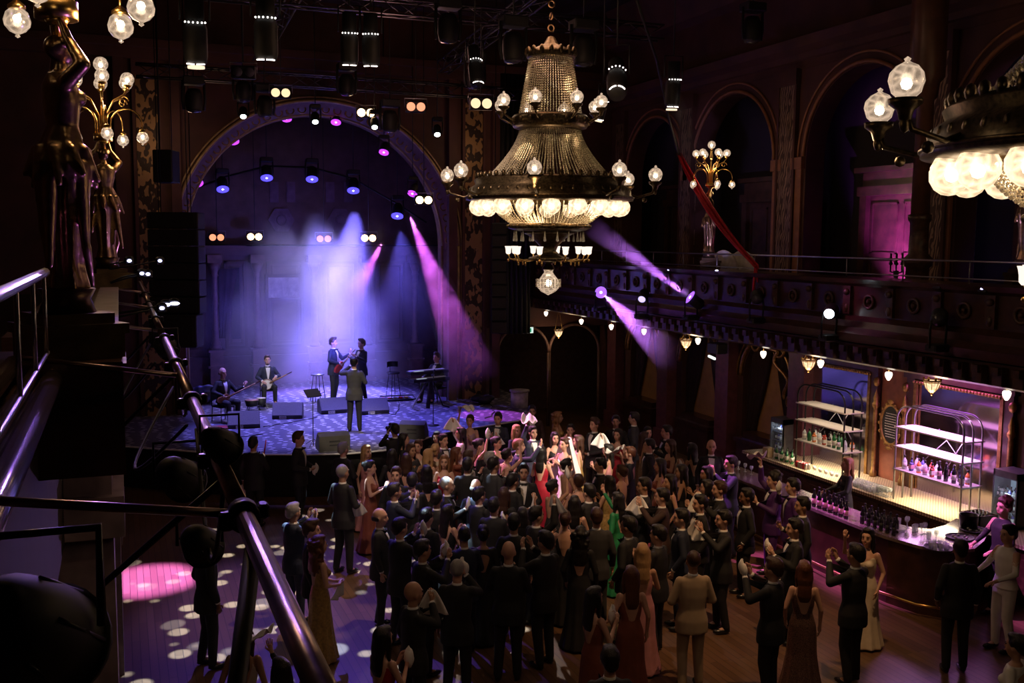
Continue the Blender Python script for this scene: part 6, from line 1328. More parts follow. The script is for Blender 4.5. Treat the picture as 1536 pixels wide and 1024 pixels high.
# alcoves with mirrors behind the shelves
def alcove(y0, y1, k_):
    mb = MB(); x = WX; mb.b2((x - .1, y0 - .2, CZ), (x + .02, y0, 3.35)); mb.b2((x - .1, y1, CZ), (x + .02, y1 + .2, 3.35)); mb.b2((x - .14, y0 - .25, 3.15), (x + .02, y1 + .25, 3.4)); mb.b2((x - .16, y0 - .28, 3.4), (x, y1 + .28, 3.46))
    struct(mb.build('trim_%d' % (90 + k_), M_wood)); mb = MB(); mb.b2((x - .12, y0, 3.05), (x - .06, y1, 3.12)); mb.b2((x - .12, y0, CZ), (x - .06, y0 + .07, 3.1)); mb.b2((x - .12, y1 - .07, CZ), (x - .06, y1, 3.1))
    i = y0
    while i < y1: mb.ball((x - .12, i, 3.085), (.03, .03, .03), 6); i += .075
    struct(mb.build('trim_%d' % (92 + k_), M_gold)); struct(MB().b2((x - .05, y0, CZ), (x - .03, y1, 3.08)).build('window_%d' % (20 + k_), mat('bar_mirror', (.6, .52, .56), .12, 1, var=.05)))
    for j, yy in enumerate((y0 - .2, y1 + .2)):
        c = thing('carved_post', 'slender gilded post on the back bar, %s' % (('left of the right shelving', 'right of the right shelving') if k_ == 0 else ('right of the left shelving', 'left of the left shelving'))[1 - j if k_ == 0 else j], 'post', (WX - .12, yy, CZ))
        MB().lathe([(.07, 0), (.07, .1), (.045, .14), (.045, .4), (.05, 1.35), (.04, 1.4), (.075, 1.46), (.075, 1.5), (.05, 1.54), (.06, 1.62), (.0, 1.8)], 12).build('shaft', M_gold, c); MB().ball((-.0, 0, 1.95), (.06, .08, .1), 8).build('finial', M_gold, c)
alcove(12.75, 14.85, 0); alcove(16.05, 18.0, 1)
struct(MB().b2((WX - .02, 15.1, 0), (WX, 15.8, 3.6)).build('trim_96', mat('rust_panel', (.28, .09, .055), .5)))
# arched shelving racks
def rack(lab, y0, y1, x0, x1, m_frame, m_shelf, z2, H=1.78):
    r = thing('shelving_rack', lab, 'shelves', (0, 0, 0)); rr = .28
    for x in (x0, (x0 + x1) / 2, x1) if m_shelf != 0 else (x0, x1):
        pts = [(x, y0, CZ)] + [(x, y0 + rr - rr * math.cos(a), H + CZ - rr + rr * math.sin(a)) for a in np.linspace(0, PI / 2, 8)] + [(x, y1 - rr + rr * math.sin(a), H + CZ - rr + rr * math.cos(a)) for a in np.linspace(0, PI / 2, 8)] + [(x, y1, CZ)]
        MB().tube(pts, .018, 8).build('arched_frame', m_frame, r)
    for i, z in enumerate(z2): MB().box(((x0 + x1) / 2, (y0 + y1) / 2, CZ + z), (x1 - x0 + .06, y1 - y0 + .06, .025)).build('shelf', m_shelf, r)
    for a, b in (((x1, y0 + .2, CZ + .7), (x1, y1 - .6, CZ + 1.4)), ((x1, y0 + .7, CZ + 1.3), (x1, y1 - .1, CZ + .6)), ((x1, y0 + .35, CZ + 1.35), (x1, y0 + .9, CZ + .5))): MB().tube([a, b], .009, 6).build('cross_brace', M_steel, r)
    return r
M_shelfW = mat('white_shelf', (.75, .72, .68), .35, var=.04); M_shelfP = mat('white_shelf', (.75, .72, .68), .35)
Z_S = (.57, 1.0, 1.36)
pa, pb_ = X_(1353, 741, 13.32), X_(1447, 772, 13.32)
R1 = (12.72, 14.3); R2 = (15.72, 17.2)
rack('violet-lit arched steel shelving full of bottles at the right of the back bar', R1[0], R1[1], 13.3, 13.72, M_steel, M_shelfW, Z_S)
rack('dark-framed arched shelving with bottles at the left of the back bar', R2[0], R2[1], 13.3, 13.72, M_blackm, M_shelfW, Z_S)
def bottle_mesh(kind):
    m = MB()
    if kind == 'wine': m.lathe([(.0, 0), (.036, 0), (.038, .01), (.038, .18), (.034, .2), (.015, .235), (.014, .29), (.016, .295), (.016, .305), (0, .305)], 12)
    elif kind == 'square':
        for z0, z1, r in ((0, .15, .038),): m.box((0, 0, .075), (.076, .06, .15), bev=.012)
        m.lathe([(.03, .15), (.014, .18), (.014, .21), (0, .21)], 10)
    else: m.lathe([(0, 0), (.04, 0), (.042, .01), (.042, .14), (.03, .17), (.013, .19), (.013, .23), (0, .23)], 12)
    return m
BM = {}
def bottle(kind, loc, col, lab_m, label, group, s_=1.0, capm=None):
    k = (kind, col.name, lab_m.name if lab_m else '')
    if k not in BM:
        b = thing('bottle', label, 'bottle', loc, 0, group); bottle_mesh(kind).build('glass', col, b)
        h = {'wine': .1, 'square': .075, 'round': .075}[kind]; r_ = {'wine': .0386, 'square': .044, 'round': .0427}[kind]
        if lab_m:
            if kind == 'square': MB().box((0, 0, .075), (.079, .062, .07)).build('label', lab_m, b)
            else: MB().lathe([(r_, h - .045), (r_, h + .045)], 12).build('label', lab_m, b)
        zt = {'wine': .27, 'square': .2, 'round': .21}[kind]; MB().lathe([(.0165, zt), (.0165, zt + .04), (0, zt + .045)], 8).build('cap', capm or M_blackm, b)
        BM[k] = b; b.scale = (s_,) * 3; KC[b.name] = [o for o in bpy.data.objects if o.parent == b]; return b
    c = dup(BM[k], loc=loc, rz=random.uniform(-.4, .4), label=label); c['group'] = group; c.scale = (s_,) * 3; return c
def liq(name, c): return mat(name, c, .12, var=.1, coat=.5)
B_red = liq('red_spirit', (.5, .05, .03)); B_green = liq('green_glass', (.02, .16, .05)); B_clear = clear_glass('clear_bottle', (.85, .9, .95), .5); B_dark = liq('dark_bottle', (.012, .012, .014)); B_amb = liq('amber_spirit', (.4, .15, .03)); B_vio = liq('blue_spirit', (.06, .06, .3)); B_or = liq('orange_spirit', (.7, .2, .05))
LW = mat('white_label', (.8, .77, .72), .6); LK = mat('black_label', (.02, .02, .02), .5); LP = mat('pink_lit_label', (.75, .4, .5), .6)  # pink of the bar light is painted into the pink label colour
random.seed(11)
def ordn(i): return ('first', 'second', 'third', 'fourth', 'fifth', 'sixth', 'seventh', 'eighth', 'ninth', 'tenth', 'eleventh', 'twelfth', 'thirteenth')[i]
cn_ = lambda c: {'red_spirit': 'red', 'green_glass': 'green', 'clear_bottle': 'clear', 'dark_bottle': 'dark', 'amber_spirit': 'amber', 'blue_spirit': 'blue', 'orange_spirit': 'orange'}[c.name]
row1 = [('round', B_clear, LW), ('square', B_vio, LP), ('round', B_or, LW), ('round', B_clear, LP), ('square', B_red, LW), ('wine', B_dark, LP), ('wine', B_dark, None), ('wine', B_dark, LW), ('round', B_vio, LW)]
row2 = [('round', B_clear, LW), ('round', B_green, None), ('square', B_or, LW), ('round', B_clear, LW), ('square', B_red, LW), ('round', B_dark, LW), ('wine', B_green, LW), ('wine', B_green, LW), ('round', B_clear, None)]
for (R_, row, nm) in ((R1, row1, 'violet-lit right shelving'), (R2, row2, 'dark-framed left shelving')):
    for i, (k_, c, lm) in enumerate(row):
        y = R_[1] - .12 - i * (R_[1] - R_[0] - .24) / 8; bottle(k_, (13.42 + random.uniform(-.02, .02), y, CZ + .583), c, lm, '%s bottle, bottom shelf of the %s, %s from left' % (cn_(c), nm, ordn(i)), 'spirits on the ' + nm, 1.05)
    for i in range(8):
        y = R_[1] - .2 - i * (R_[1] - R_[0] - .35) / 7; k_, c, lm = row[(i * 5 + 3) % 9]; bottle(k_, (13.62 + random.uniform(-.03, .03), y, CZ + .583), c, lm, '%s bottle, rear row of the %s, %s from left' % (cn_(c), nm, ordn(i)), 'rear spirits on the ' + nm, 1.0)
# wine on the front counter
for i in range(13):
    q = G(1212 + i * 8.4 if i < 7 else 1228 + (i - 7) * 7.4, 760 + i * 3.1 if i < 7 else 756 + (i - 7) * 3.2, FZ); x = max(11.3, min(11.78, q.x))
    bottle('wine', (x, q.y, FZ), B_dark, LP, 'wine bottle with pink-lit label on the front counter, %s, %s from left' % ('front row' if i < 7 else 'rear row', ordn(i % 7)), 'wine bottles before the barmaid', 1.02)
for i in range(12):
    q = G(1293 + (i % 6) * 9.5 + (i // 6) * 4, 785 + (i % 6) * 3.6 - (i // 6) * 5, FZ); bottle('wine', (max(11.3, min(11.8, q.x)), q.y, FZ), B_dark, LK, 'dark wine bottle right of the barmaid, %s row, %s from left' % ('rear' if i // 6 else 'front', ordn(i % 6)), 'dark wine bottles right of the barmaid', .95)
# glasses
gl = None
def glass(loc, label, group, kind='tumbler', s_=1):
    global gl
    k = ('glass', kind)
    if k not in BM:
        mb = MB()
        if kind == 'tumbler': mb.lathe([(.0, .004), (.03, .004), (.032, 0), (.036, .1), (.034, .1), (.029, .01), (0, .01)], 10)
        else: mb.lathe([(.0, 0), (.033, 0), (.032, .004), (.005, .01), (.004, .08), (.03, .11), (.036, .14), (.03, .17), (.029, .17), (.034, .14), (.0, .1)], 10)
        o = mb.build('drinking_glass', M_glass); BM[k] = o
    else: o = BM[k].copy(); COL.objects.link(o)
    o.location = loc; o.scale = (s_,) * 3; return tag(o, label, 'glass', group)
for i in range(10):
    for j in range(4): glass((13.25 + j * .085, 14.75 + i * .085, CZ), 'upturned glass between the shelving racks, %s row from the wall, %s from left' % (ordn(3 - j), ordn(9 - i)), 'block of clean glasses on the back bar', 'tumbler', 1.05)
for i in range(6):
    for j in range(2): glass((13.24 + j * .09, 14.4 + i * .05, CZ), 'stemmed glass right of the upturned glasses, %s row, %s from left' % (('front', 'rear')[j], ordn(5 - i)), 'stemmed glasses on the back bar', 'wine', 1)
for i in range(9):
    q = G(1360 + (i % 5) * 11 + (i // 5) * 6, 792 + (i % 5) * 5 - (i // 5) * 8, FZ); glass((min(q.x, 11.9), q.y, FZ), 'used glass at the bend of the front counter, %s row, %s from left' % (('front', 'rear')[i // 5], ordn(i % 5)), 'used glasses at the bend of the bar', 'tumbler' if i % 2 else 'wine', 1.1)
for i in range(10):
    q = G(1095 + (i % 5) * 8, 695 + (i % 5) * 4 - (i // 5) * 5, FZ); glass((max(11.3, min(11.7, q.x)), min(q.y, 17.1), FZ), 'empty glass at the far end of the front counter, %s row, %s' % (('front', 'rear')[i // 5], ordn(i % 5)), 'empty glasses at the far end of the bar', 'wine', 1)
# trays
for i, (px, py, lab) in enumerate(((1408, 822, 'round black tray with bright glass rims at the corner of the bar'), (1440, 806, 'round black tray behind the first one'), (1462, 795, 'small round tray with canapes by the barman'))):
    q = G(px, py, FZ + .01); t_ = thing('serving_tray', lab, 'tray', (q.x, q.y, FZ)); MB().lathe([(0, 0), (.2, 0), (.22, .025), (.21, .03), (.195, .01), (0, .01)], 32).build('tray', M_black, t_)
    if i == 0:
        for j in range(9): a = 2 * PI * j / 9; r_ = .13 if j else 0; glass((q.x + .12 * math.cos(a), q.y + .12 * math.sin(a), FZ + .012), 'glass on the corner tray, ' + ('in its middle' if j == 0 else '%s round its rim from the right' % ordn(j)), 'glasses on the corner tray', 'tumbler', .9)
    else:
        for j in range(6): a = 2 * PI * j / 6; tag(MB().ball((0, 0, .015), (.03, .02, .015), 8).build('canape', M_white, loc=(q.x + .1 * math.cos(a), q.y + .1 * math.sin(a), FZ + .012)), 'small white canape on the %s round tray, %s round it' % ('second' if i == 1 else 'small', ordn(j)), 'canape', 'canapes on the %s tray' % ('second' if i == 1 else 'small'))
# tealights strip on counter, box, ice bucket, menu sign, jars
q = G(1222, 712, CZ); 
cr_ = thing('bottle_crate', 'dark crate of small bottles near the barman on the back bar', 'crate', (13.45, 12.45, CZ)); MB().b2((-.2, -.2, 0), (.2, .2, .02)).build('base', M_black, cr_)
for a, b in (((-.2, -.2), (.2, -.18)), ((-.2, .18), (.2, .2)), ((-.2, -.2), (-.18, .2)), ((.18, -.2), (.2, .2))): MB().b2((a[0], a[1], 0), (b[0], b[1], .2)).build('side', mat('crate_dark', (.08, .03, .02), .6), cr_)
random.seed(3)
for i in range(4):
    for j in range(4): bottle('round', (13.45 - .13 + i * .085, 12.45 - .13 + j * .085, CZ + .02), B_dark, None, 'small dark bottle in the crate, %s row, %s from right' % (ordn(i), ordn(j)), 'small bottles in the crate', .85, M_steel)
for i in range(5):
    for j in range(2): o = MB().lathe([(0, 0), (.033, 0), (.033, .12), (.028, .125), (0, .125)], 12).build('drink_can', [mat('can_red', (.5, .04, .06), .3, .6), mat('can_silver', (.6, .55, .55), .3, .8), mat('can_pink', (.6, .3, .35), .3, .6)][i % 3], loc=(13.26 + j * .075, 17.1 - i * .075, CZ)); tag(o, 'drink can at the left of the back bar, %s row, %s from left' % (('front', 'rear')[j], ordn(i)), 'can', 'drink cans on the back bar')
for i in range(14):
    o = MB().lathe([(0, 0), (.03, 0), (.03, .05), (.031, .055), (0, .06)], 12).build('jar', M_whitep, loc=(13.42 + .05 * (i % 2), 17.25 - i * .09, CZ)); tag(o, 'small white-lidded jar behind the cans, %s from left' % ('fourteenth' if i > 12 else ordn(i)), 'jar', 'white-lidded jars on the back bar')
for i in range(7): bottle('wine', (13.32 + .09 * (i % 2), 17.35 + i * .09, CZ), B_dark if i % 2 else B_green, LW, 'wine bottle beside the left fridge, %s from the shelving' % ordn(i), 'wine bottles near the left fridge', .95)
bx_ = MB().box((0, 0, .11), (.16, .2, .22), bev=.01).build('paper_bag', mat('kraft_paper', (.5, .38, .24), .7), loc=(13.25, 18.1, CZ)); tag(bx_, 'pale paper box at the far left end of the back bar', 'box')
o = thing('card_sign', 'small pale scalloped card standing among the wine bottles', 'sign', (11.5, 14.85, FZ)); MB().prism([(0, .11 * math.cos(a) * (1 + .08 * math.cos(8 * a)), .13 + .12 * math.sin(a) * (1 + .08 * math.cos(8 * a))) for a in np.linspace(0, 2 * PI, 33)[:-1]], (.012, 0, 0)).build('card', LW, o); MB().b2((-.03, -.05, 0), (.04, .05, .015)).build('foot', M_black, o)
o = thing('ice_bucket', 'dark metal bucket by the barman', 'bucket', (12.85, 12.1, FZ)); MB().lathe([(0, 0), (.13, 0), (.15, .22), (.155, .225), (.14, .22), (.12, .02), (0, .02)], 24).build('bucket', M_blackm, o)
o = thing('napkin_stack', 'glass bowl of folded white napkins on the violet-lit counter', 'bowl', (11.62, 12.35, FZ)); MB().lathe([(0, 0), (.1, 0), (.16, .07), (.155, .07), (.1, .01), (0, .01)], 24).build('bowl', M_glass, o)
# glass-door fridges
def fridge(y, lab, s_=1):
    f = thing('drinks_fridge', lab, 'fridge', (13.72, y, CZ), 0); w_, d_, h_ = (.46, .44, .78) if y > 15 else (.5, .44, .95)
    mb = MB(); mb.b2((0, -w_ / 2, 0), (d_, w_ / 2, .05)); mb.b2((0, -w_ / 2, h_ - .12), (d_, w_ / 2, h_)); mb.b2((d_ - .03, -w_ / 2, 0), (d_, w_ / 2, h_))
    for s_ in (-1, 1): mb.b2((0, s_ * w_ / 2 - s_ * .03, 0), (.03, s_ * w_ / 2, h_))
    for s_ in (-1, 1): mb.b2((0, s_ * w_ / 2 - s_ * .012, 0), (d_, s_ * w_ / 2, h_))
    mb.build('cabinet', mat('fridge_grey', (.12, .12, .12), .4, .3), f)
    MB().b2((.02, -w_ / 2 + .02, .05), (.035, -w_ / 2 + .04, h_ - .12)).build('light_strip', glow('fridge_light', (.8, .9, 1), 7), f)
    MB().b2((d_ - .05, -w_ / 2 + .02, .05), (d_ - .035, w_ / 2 - .02, h_ - .12)).build('back_panel', glow('fridge_back', (.55, .7, .85), .35), f)
    for z in (.05, .26, .46):
        sh = MB().b2((.04, -w_ / 2 + .02, z), (d_ - .05, w_ / 2 - .02, z + .01)).build('shelf', M_steel, f)
    MB().b2((-.012, -w_ / 2, .03), (-.004, w_ / 2, h_ - .1)).build('glass_door', clear_glass('fridge_glass', (.9, .95, 1), .92), f)
    # white lettering on the door glass
    for k_, (txt, z, sz) in enumerate((('Sealand', .61, .085), ('Red Bull', .52, .085))):
        cu_ = bpy.data.curves.new('lettering', 'FONT'); cu_.body = txt; cu_.size = sz; cu_.extrude = .002; cu_.align_x = 'CENTER'; cu_.materials.append(M_whitep); t0 = bpy.data.objects.new('t', cu_); COL.objects.link(t0); dg = bpy.context.evaluated_depsgraph_get(); lm = bpy.data.meshes.new_from_object(t0.evaluated_get(dg), depsgraph=dg); bpy.data.objects.remove(t0); to = bpy.data.objects.new('lettering', lm); COL.objects.link(to); to.parent = f; to.location = (-.016, 0, z); to.rotation_euler = (PI / 2, 0, -PI / 2)
    for r in range(3):
        for j in range(5): 
            for xx in (.12, .24): bottle('round', (13.72 + xx, y - .16 + j * .08, CZ + (.061, .271, .471)[r]), [B_clear, B_vio, B_dark][(j + r) % 3], LW, 'cold drink bottle in the %s fridge, %s shelf, %s from right, %s' % ('left' if y > 15 else 'right', ('bottom', 'middle', 'top')[r], ordn(j), 'front' if xx < .2 else 'back'), 'bottles in the %s fridge' % ('left' if y > 15 else 'right'), .7)
    point('fridge_lamp', (13.8, y, CZ + .6), 1.4, (.75, .88, 1), .03)
fridge(18.45, 'small lit glass-door fridge at the left end of the back bar'); fridge(12.2, 'lit glass-door fridge with bottles at the right edge of the bar')
# oval framed board between the racks
q = X_(1336, 637, WX - .1); ob = thing('oval_menu_board', 'oval gilt-framed blackboard menu between the two shelving racks', 'menu board', (WX - .1, q.y, q.z))
mb = MB(); mb.v = []; ring = [(0, .27 * math.cos(a), .40 * math.sin(a)) for a in np.linspace(0, 2 * PI, 41)[:-1]]; mb.tube(ring, .032, 8, closed=True)
for a in np.linspace(0, 2 * PI, 17)[:-1]: mb.ball((-.02, .3 * math.cos(a), .43 * math.sin(a)), (.025, .035, .035), 6)
mb.ball((-.03, 0, .47), (.03, .1, .05), 8); mb.ball((-.03, 0, -.47), (.03, .1, .04), 8); mb.build('frame', M_gold, ob)
MB().prism([(0, .26 * math.cos(a), .39 * math.sin(a)) for a in np.linspace(0, 2 * PI, 33)[:-1]], (.02, 0, 0)).build('board', M_black, ob)
mb = MB(); random.seed(8)
for i in range(10):
    z = .22 - i * .052; w_ = .2 * math.sqrt(max(.1, 1 - (z / .4) ** 2)); y = w_ * .8
    while y > -w_ * .8: l_ = random.uniform(.015, .05); mb.box((-.004, y - l_ / 2, z), (.004, l_, .012)); y -= l_ + .012
mb.build('chalk_writing', M_whitep, ob)
# pendants under the balcony
lt = None
for i, (px, py) in enumerate(((819, 470), (872, 482), (917, 490), (966, 497), (1047, 511), (1145, 531), (1231, 545), (1333, 563), (1510, 592))):
    q = X_(px, py, BX + .25); l_ = thing('tulip_pendant', 'small white heart-shaped lamp under the balcony edge, %s from the left' % ordn(i), 'lamp', (q.x, q.y, q.z), 0, 'small lamps under the balcony edge')
    MB().lathe([(0, -.085), (.02, -.08), (.05, -.03), (.062, .02), (.055, .05), (.04, .06), (0, .06)], 16).build('shade', M_tulip, l_); MB().tube([(0, 0, .05), (0, 0, 3.7 - q.z)], .008, 5).build('rod', M_brass, l_)
for i, (px, py, x_) in enumerate(((838, 498, 12.3), (1029, 513, 12.45), (1213, 544, 12.45), (1398, 576, 12.4))):
    q = X_(px, py, x_); l_ = thing('basket_lantern', 'brass-bound frosted basket lantern under the balcony, %s from the left' % ordn(i), 'lamp', (q.x, q.y, q.z), 0, 'basket lanterns under the balcony')
    MB().lathe([(0, -.15), (.03, -.14), (.09, -.07), (.125, .02), (.13, .06), (0, .06)], 20).build('shade', frosted('lantern_glass', (1, .68, .38), .9, 1.5, 9, .1), l_)
    mb = MB(); mb.torus((0, 0, .06), .135, .014, 24, 6); mb.torus((0, 0, .035), .137, .008, 24, 5)
    for a in range(8): an = a * PI / 4; mb.tube([(.136 * math.cos(an), .136 * math.sin(an), .05), (.1 * math.cos(an), .1 * math.sin(an), -.07), (.0, 0, -.16)], .006, 5); mb.ball((.14 * math.cos(an + .39), .14 * math.sin(an + .39), .08), (.02, .02, .03), 6)
    mb.ball((0, 0, -.17), .02, 6); mb.build('brass_cage', M_brass, l_)
    for s_ in (-1, 1): MB().tube([(.12 * s_, 0, .07), (0, 0, max(.2, 3.68 - q.z))], .006, 5).build('chain', M_brass, l_)
    point('lantern_light', (q.x, q.y, q.z - .3), 9, WARM, .1)
# small black wall speakers under the balcony
for i, (px, py, x_) in enumerate(((837, 478, 13.5), (1076, 522, 13.6))):
    q = X_(px, py, x_); s_ = thing('wall_speaker', 'small black loudspeaker under the balcony, %s' % ('far one' if i == 0 else 'near the first curtained opening'), 'loudspeaker', (x_, q.y, q.z)); MB().box((0, 0, 0), (.3, .45, .26), bev=.02).build('cabinet', M_black, s_); MB().box((-.155, 0, 0), (.01, .4, .22)).build('grille', mat('speaker_grille', (.02, .02, .022), .5, .4), s_); MB().tube([(0, 0, .1), (0, 0, 3.69 - q.z)], .015, 6).build('bracket', M_blackm, s_)
q = X_(1068, 536, WX - .15); o = tag(MB().box((0, 0, 0), (.06, .3, .05), rot=(.15, 0, 0)).build('emergency_light', glow('emergency_white', (.9, 1, .95), 1.5), loc=q), 'small tilted white lit strip over the near curtained opening', 'sign light')
# ------------------------------------------------------------------ haze and beams
def vol(name, dens, scale, lo, hi, col=(1, 1, 1), aniso=.2, sx=(1, 1, 1)):
    m = bpy.data.materials.new(name); m.use_nodes = True; n = m.node_tree.nodes; l = m.node_tree.links; n.remove(n['Principled BSDF'])
    v = n.new('ShaderNodeVolumeScatter'); v.inputs['Color'].default_value = (*col, 1); v.inputs['Anisotropy'].default_value = aniso
    tc = n.new('ShaderNodeTexCoord'); mp = n.new('ShaderNodeMapping'); mp.inputs['Scale'].default_value = sx; nz = n.new('ShaderNodeTexNoise'); nz.inputs['Scale'].default_value = scale; nz.inputs['Detail'].default_value = 4
    l.new(tc.outputs['Object'], mp.inputs['Vector']); l.new(mp.outputs['Vector'], nz.inputs['Vector'])
    mr = n.new('ShaderNodeMapRange'); mr.inputs['From Min'].default_value = lo; mr.inputs['From Max'].default_value = hi; mr.inputs['To Max'].default_value = dens; l.new(nz.outputs['Fac'], mr.inputs['Value'])
    l.new(mr.outputs[0], v.inputs['Density']); l.new(v.outputs[0], n['Material Output'].inputs['Volume']); return m, n, l, mr, v
def haze_blob(name, c, r, dens, scale, lab, lo=.35, hi=.7):
    """puff of stage haze fading out towards its rim"""
    m, n, l, mr, v = vol(name, dens, scale, lo, hi)
    tc = n.new('ShaderNodeTexCoord'); ln = n.new('ShaderNodeVectorMath'); ln.operation = 'LENGTH'; l.new(tc.outputs['Object'], ln.inputs[0])
    f = n.new('ShaderNodeMapRange'); f.inputs['From Min'].default_value = 1; f.inputs['From Max'].default_value = .25; l.new(ln.outputs['Value'], f.inputs['Value'])
    mu = n.new('ShaderNodeMath'); mu.operation = 'MULTIPLY'; l.new(mr.outputs[0], mu.inputs[0]); l.new(f.outputs[0], mu.inputs[1]); l.new(mu.outputs[0], v.inputs['Density'])
    o = MB().ball((0, 0, 0), 1, 16).build('haze', m, loc=c); o.scale = r; return tag(o, lab, 'haze', None, 'stuff')
haze_blob('stage_haze', (5.6, 30.0, 3.4), (4.0, 2.6, 3.4), .42, 1.6, 'pale blue haze hanging over the middle of the stage')
def beam(src, tgt, r0, r1, power, col, deg, dens, lab, t1=1.0, blend=.2, scale=1.3, lo=.3, hi=.65):
    src, tgt = Vector(src), Vector(tgt); d = (tgt - src); L = d.length; m, n, l, mr, v = vol('beam_haze', dens, scale * 1.5, lo, hi)
    o = MB().lathe([(0, .12), (r0, .12), (r1, L * t1), (0, L * t1)], 20).build('haze', m, loc=src); o.rotation_euler = d.to_track_quat('Z', 'Y').to_euler(); tag(o, lab, 'haze', None, 'stuff')
    # haze thins out along the way
    tc = n.new('ShaderNodeTexCoord'); sp = n.new('ShaderNodeSeparateXYZ'); l.new(tc.outputs['Object'], sp.inputs[0]); f = n.new('ShaderNodeMapRange'); f.inputs['From Min'].default_value = L * t1; f.inputs['From Max'].default_value = L * t1 * .6; l.new(sp.outputs['Z'], f.inputs['Value'])
    mu = n.new('ShaderNodeMath'); mu.operation = 'MULTIPLY'; l.new(mr.outputs[0], mu.inputs[0]); l.new(f.outputs[0], mu.inputs[1]); l.new(mu.outputs[0], v.inputs['Density'])
    s_ = spot('beam_spot', src + d.normalized() * .1, tgt, power, col, deg, blend, .04); return s_
PB = (.6, .18, 1)
a = X_(1037, 447, BX - .28); b = a + (P(886, 338, (a - CAM).dot(FWD) - 1.5) - a); beam(a, b, .1, .26, 3600, PB, 9, .6, 'violet light beam slanting up left from the balcony front')
a = X_(901, 438, BX - .28); b = P(1008, 536, (a - CAM).dot(FWD) - 3.0); beam(a, b, .1, .42, 3600, PB, 14, .6, 'violet light beam slanting down right under the balcony')
a = P(612, 318, 28.0); b = P(716, 575, 27.2); beam(a, b, .15, .85, 5200, (.8, .14, 1), 17, .3, 'magenta light beam falling on the right of the stage', 1.0)
a = P(576, 360, 30.0); b = P(528, 448, 30.3); beam(a, b, .16, .40, 1800, (.8, .14, 1), 22, .42, 'short magenta light beam in front of the stage wall', 1.0)
a = P(1011, 132, 17.6); b = P(1040, 250, 17.2); beam(a, b, .1, .3, 8, (1, .7, .5), 22, .25, 'faint warm beam below the lamp at the upper right', 1.0)
# stage light
S = spot
S('haze_backlight', P(530, 284, 31) + Vector((0, -.4, -.35)), (6.0, 30.0, 1.5), 12000, (.2, .16, 1), 44, .8)
S('haze_backlight', P(468, 267, 31) + Vector((0, -.4, -.35)), (6.2, 30.0, 1.0), 11000, (.23, .19, 1), 36, .8)
S('stage_front_wash', P(365, 174, 25.8) + Vector((0, -.6, -.5)), (4.0, 25, 1), 5200, (.22, .19, 1), 46, .6)
S('stage_front_wash', P(562, 190, 25.8) + Vector((0, -.6, -.5)), (6.4, 25.0, 1), 3600, (.16, .14, 1), 44, .6)
S('singer_key', (2.0, 13.5, 9.6), (4.95, 22.9, 1.7), 5200, (1, .82, .6), 15, .5)
S('band_key', P(400, 100, 18) + Vector((0, -.6, -.5)), (4.4, 28, 2.0), 3600, (.9, .85, 1), 15, .6)
S('keyboard_key', P(640, 160, 22) + Vector((0, -.6, -.5)), (8.3, 27, 2.0), 500, (.85, .8, 1), 9, .6)
S('wall_wash', (6, 27.5, 3.2), (4.2, 33, 3), 700, (.14, .12, 1), 100, .8)
# crowd
S('bride_spot', (10.2, 7.5, 10.4), (BR.x, BR.y, 1.3), 14000, (1, .8, .6), 10, .7)
S('bride_magenta', (3.6, 23.5, 9.5), (7.5, 18.8, 1.4), 14000, (1, .3, .75), 18, .7)
S('crowd_warm', (1.5, 10, 10.5), (6.8, 17, 1), 1500, (1, .7, .55), 36, .8)
S('crowd_back', (10, 26, 9.5), (6, 14.5, 1.2), 900, (1, .72, .6), 40, .8)
S('crowd_front', (6, 5, 11), (5, 11.5, 1), 130, (1, .65, .5), 44, .8)
S('violet_bar', P(1037, 447, 18), (11.4, 12.6, 1.1), 0, VIO, 20)
S('bar_violet', (9.2, 19.5, 9.4), (11.4, 13.6, 1.1), 8000, (.95, .2, 1), 10, .6)
S('bar_violet', (8.0, 18.0, 9.4), (10.3, 15.0, 1.6), 9000, (.95, .2, 1), 9, .6)
# pink pool on the floor at the left, gobo pools
S('pink_floor', (2.8, 19.0, 9.9), G(222, 870, 0), 60000, (.62, .2, 1), 11, .75)
def gobo(loc, tgt, power, col, deg, scale, lo=.14, hi=.2):
    o = spot('gobo_spot', loc, tgt, power, col, deg, .1, .02); ld = o.data; ld.use_nodes = True; n = ld.node_tree.nodes; l = ld.node_tree.links; e = n['Emission']
    tc = n.new('ShaderNodeTexCoord'); v = n.new('ShaderNodeTexVoronoi'); v.inputs['Scale'].default_value = scale; v.inputs['Randomness'].default_value = .75
    dv = n.new('ShaderNodeVectorMath'); dv.operation = 'DIVIDE'; sp = n.new('ShaderNodeSeparateXYZ'); cb = n.new('ShaderNodeCombineXYZ')
    l.new(tc.outputs['Normal'], sp.inputs[0]); l.new(tc.outputs['Normal'], dv.inputs[0])
    for k_ in 'XYZ': l.new(sp.outputs['Z'], cb.inputs[k_])
    l.new(cb.outputs[0], dv.inputs[1]); l.new(dv.outputs[0], v.inputs['Vector'])
    mr = n.new('ShaderNodeMapRange'); mr.inputs['From Min'].default_value = hi; mr.inputs['From Max'].default_value = lo; l.new(v.outputs['Distance'], mr.inputs['Value']); l.new(mr.outputs[0], e.inputs['Strength']); return o
gobo((3.2, 17.0, 9.9), (2.6, 15.2, 0), 26000, (.62, .85, 1), 44, 20, .24, .32)
gobo((5.5, 21.5, 10.0), (3.9, 17.5, 0), 16000, (.6, .78, 1), 40, 18, .24, .3)
S('floor_violet', (4.0, 21.5, 9.9), (3.0, 15.0, 0), 4200, (.16, .09, 1), 34, .6)
S('floor_amber', (7.5, 9, 10.5), (8.6, 13.0, 0), 1500, (1, .55, .25), 40, .8)
S('left_warm', (6, 13.5, 10), (2.7, 15.2, .8), 1500, (1, .66, .45), 26, .8)
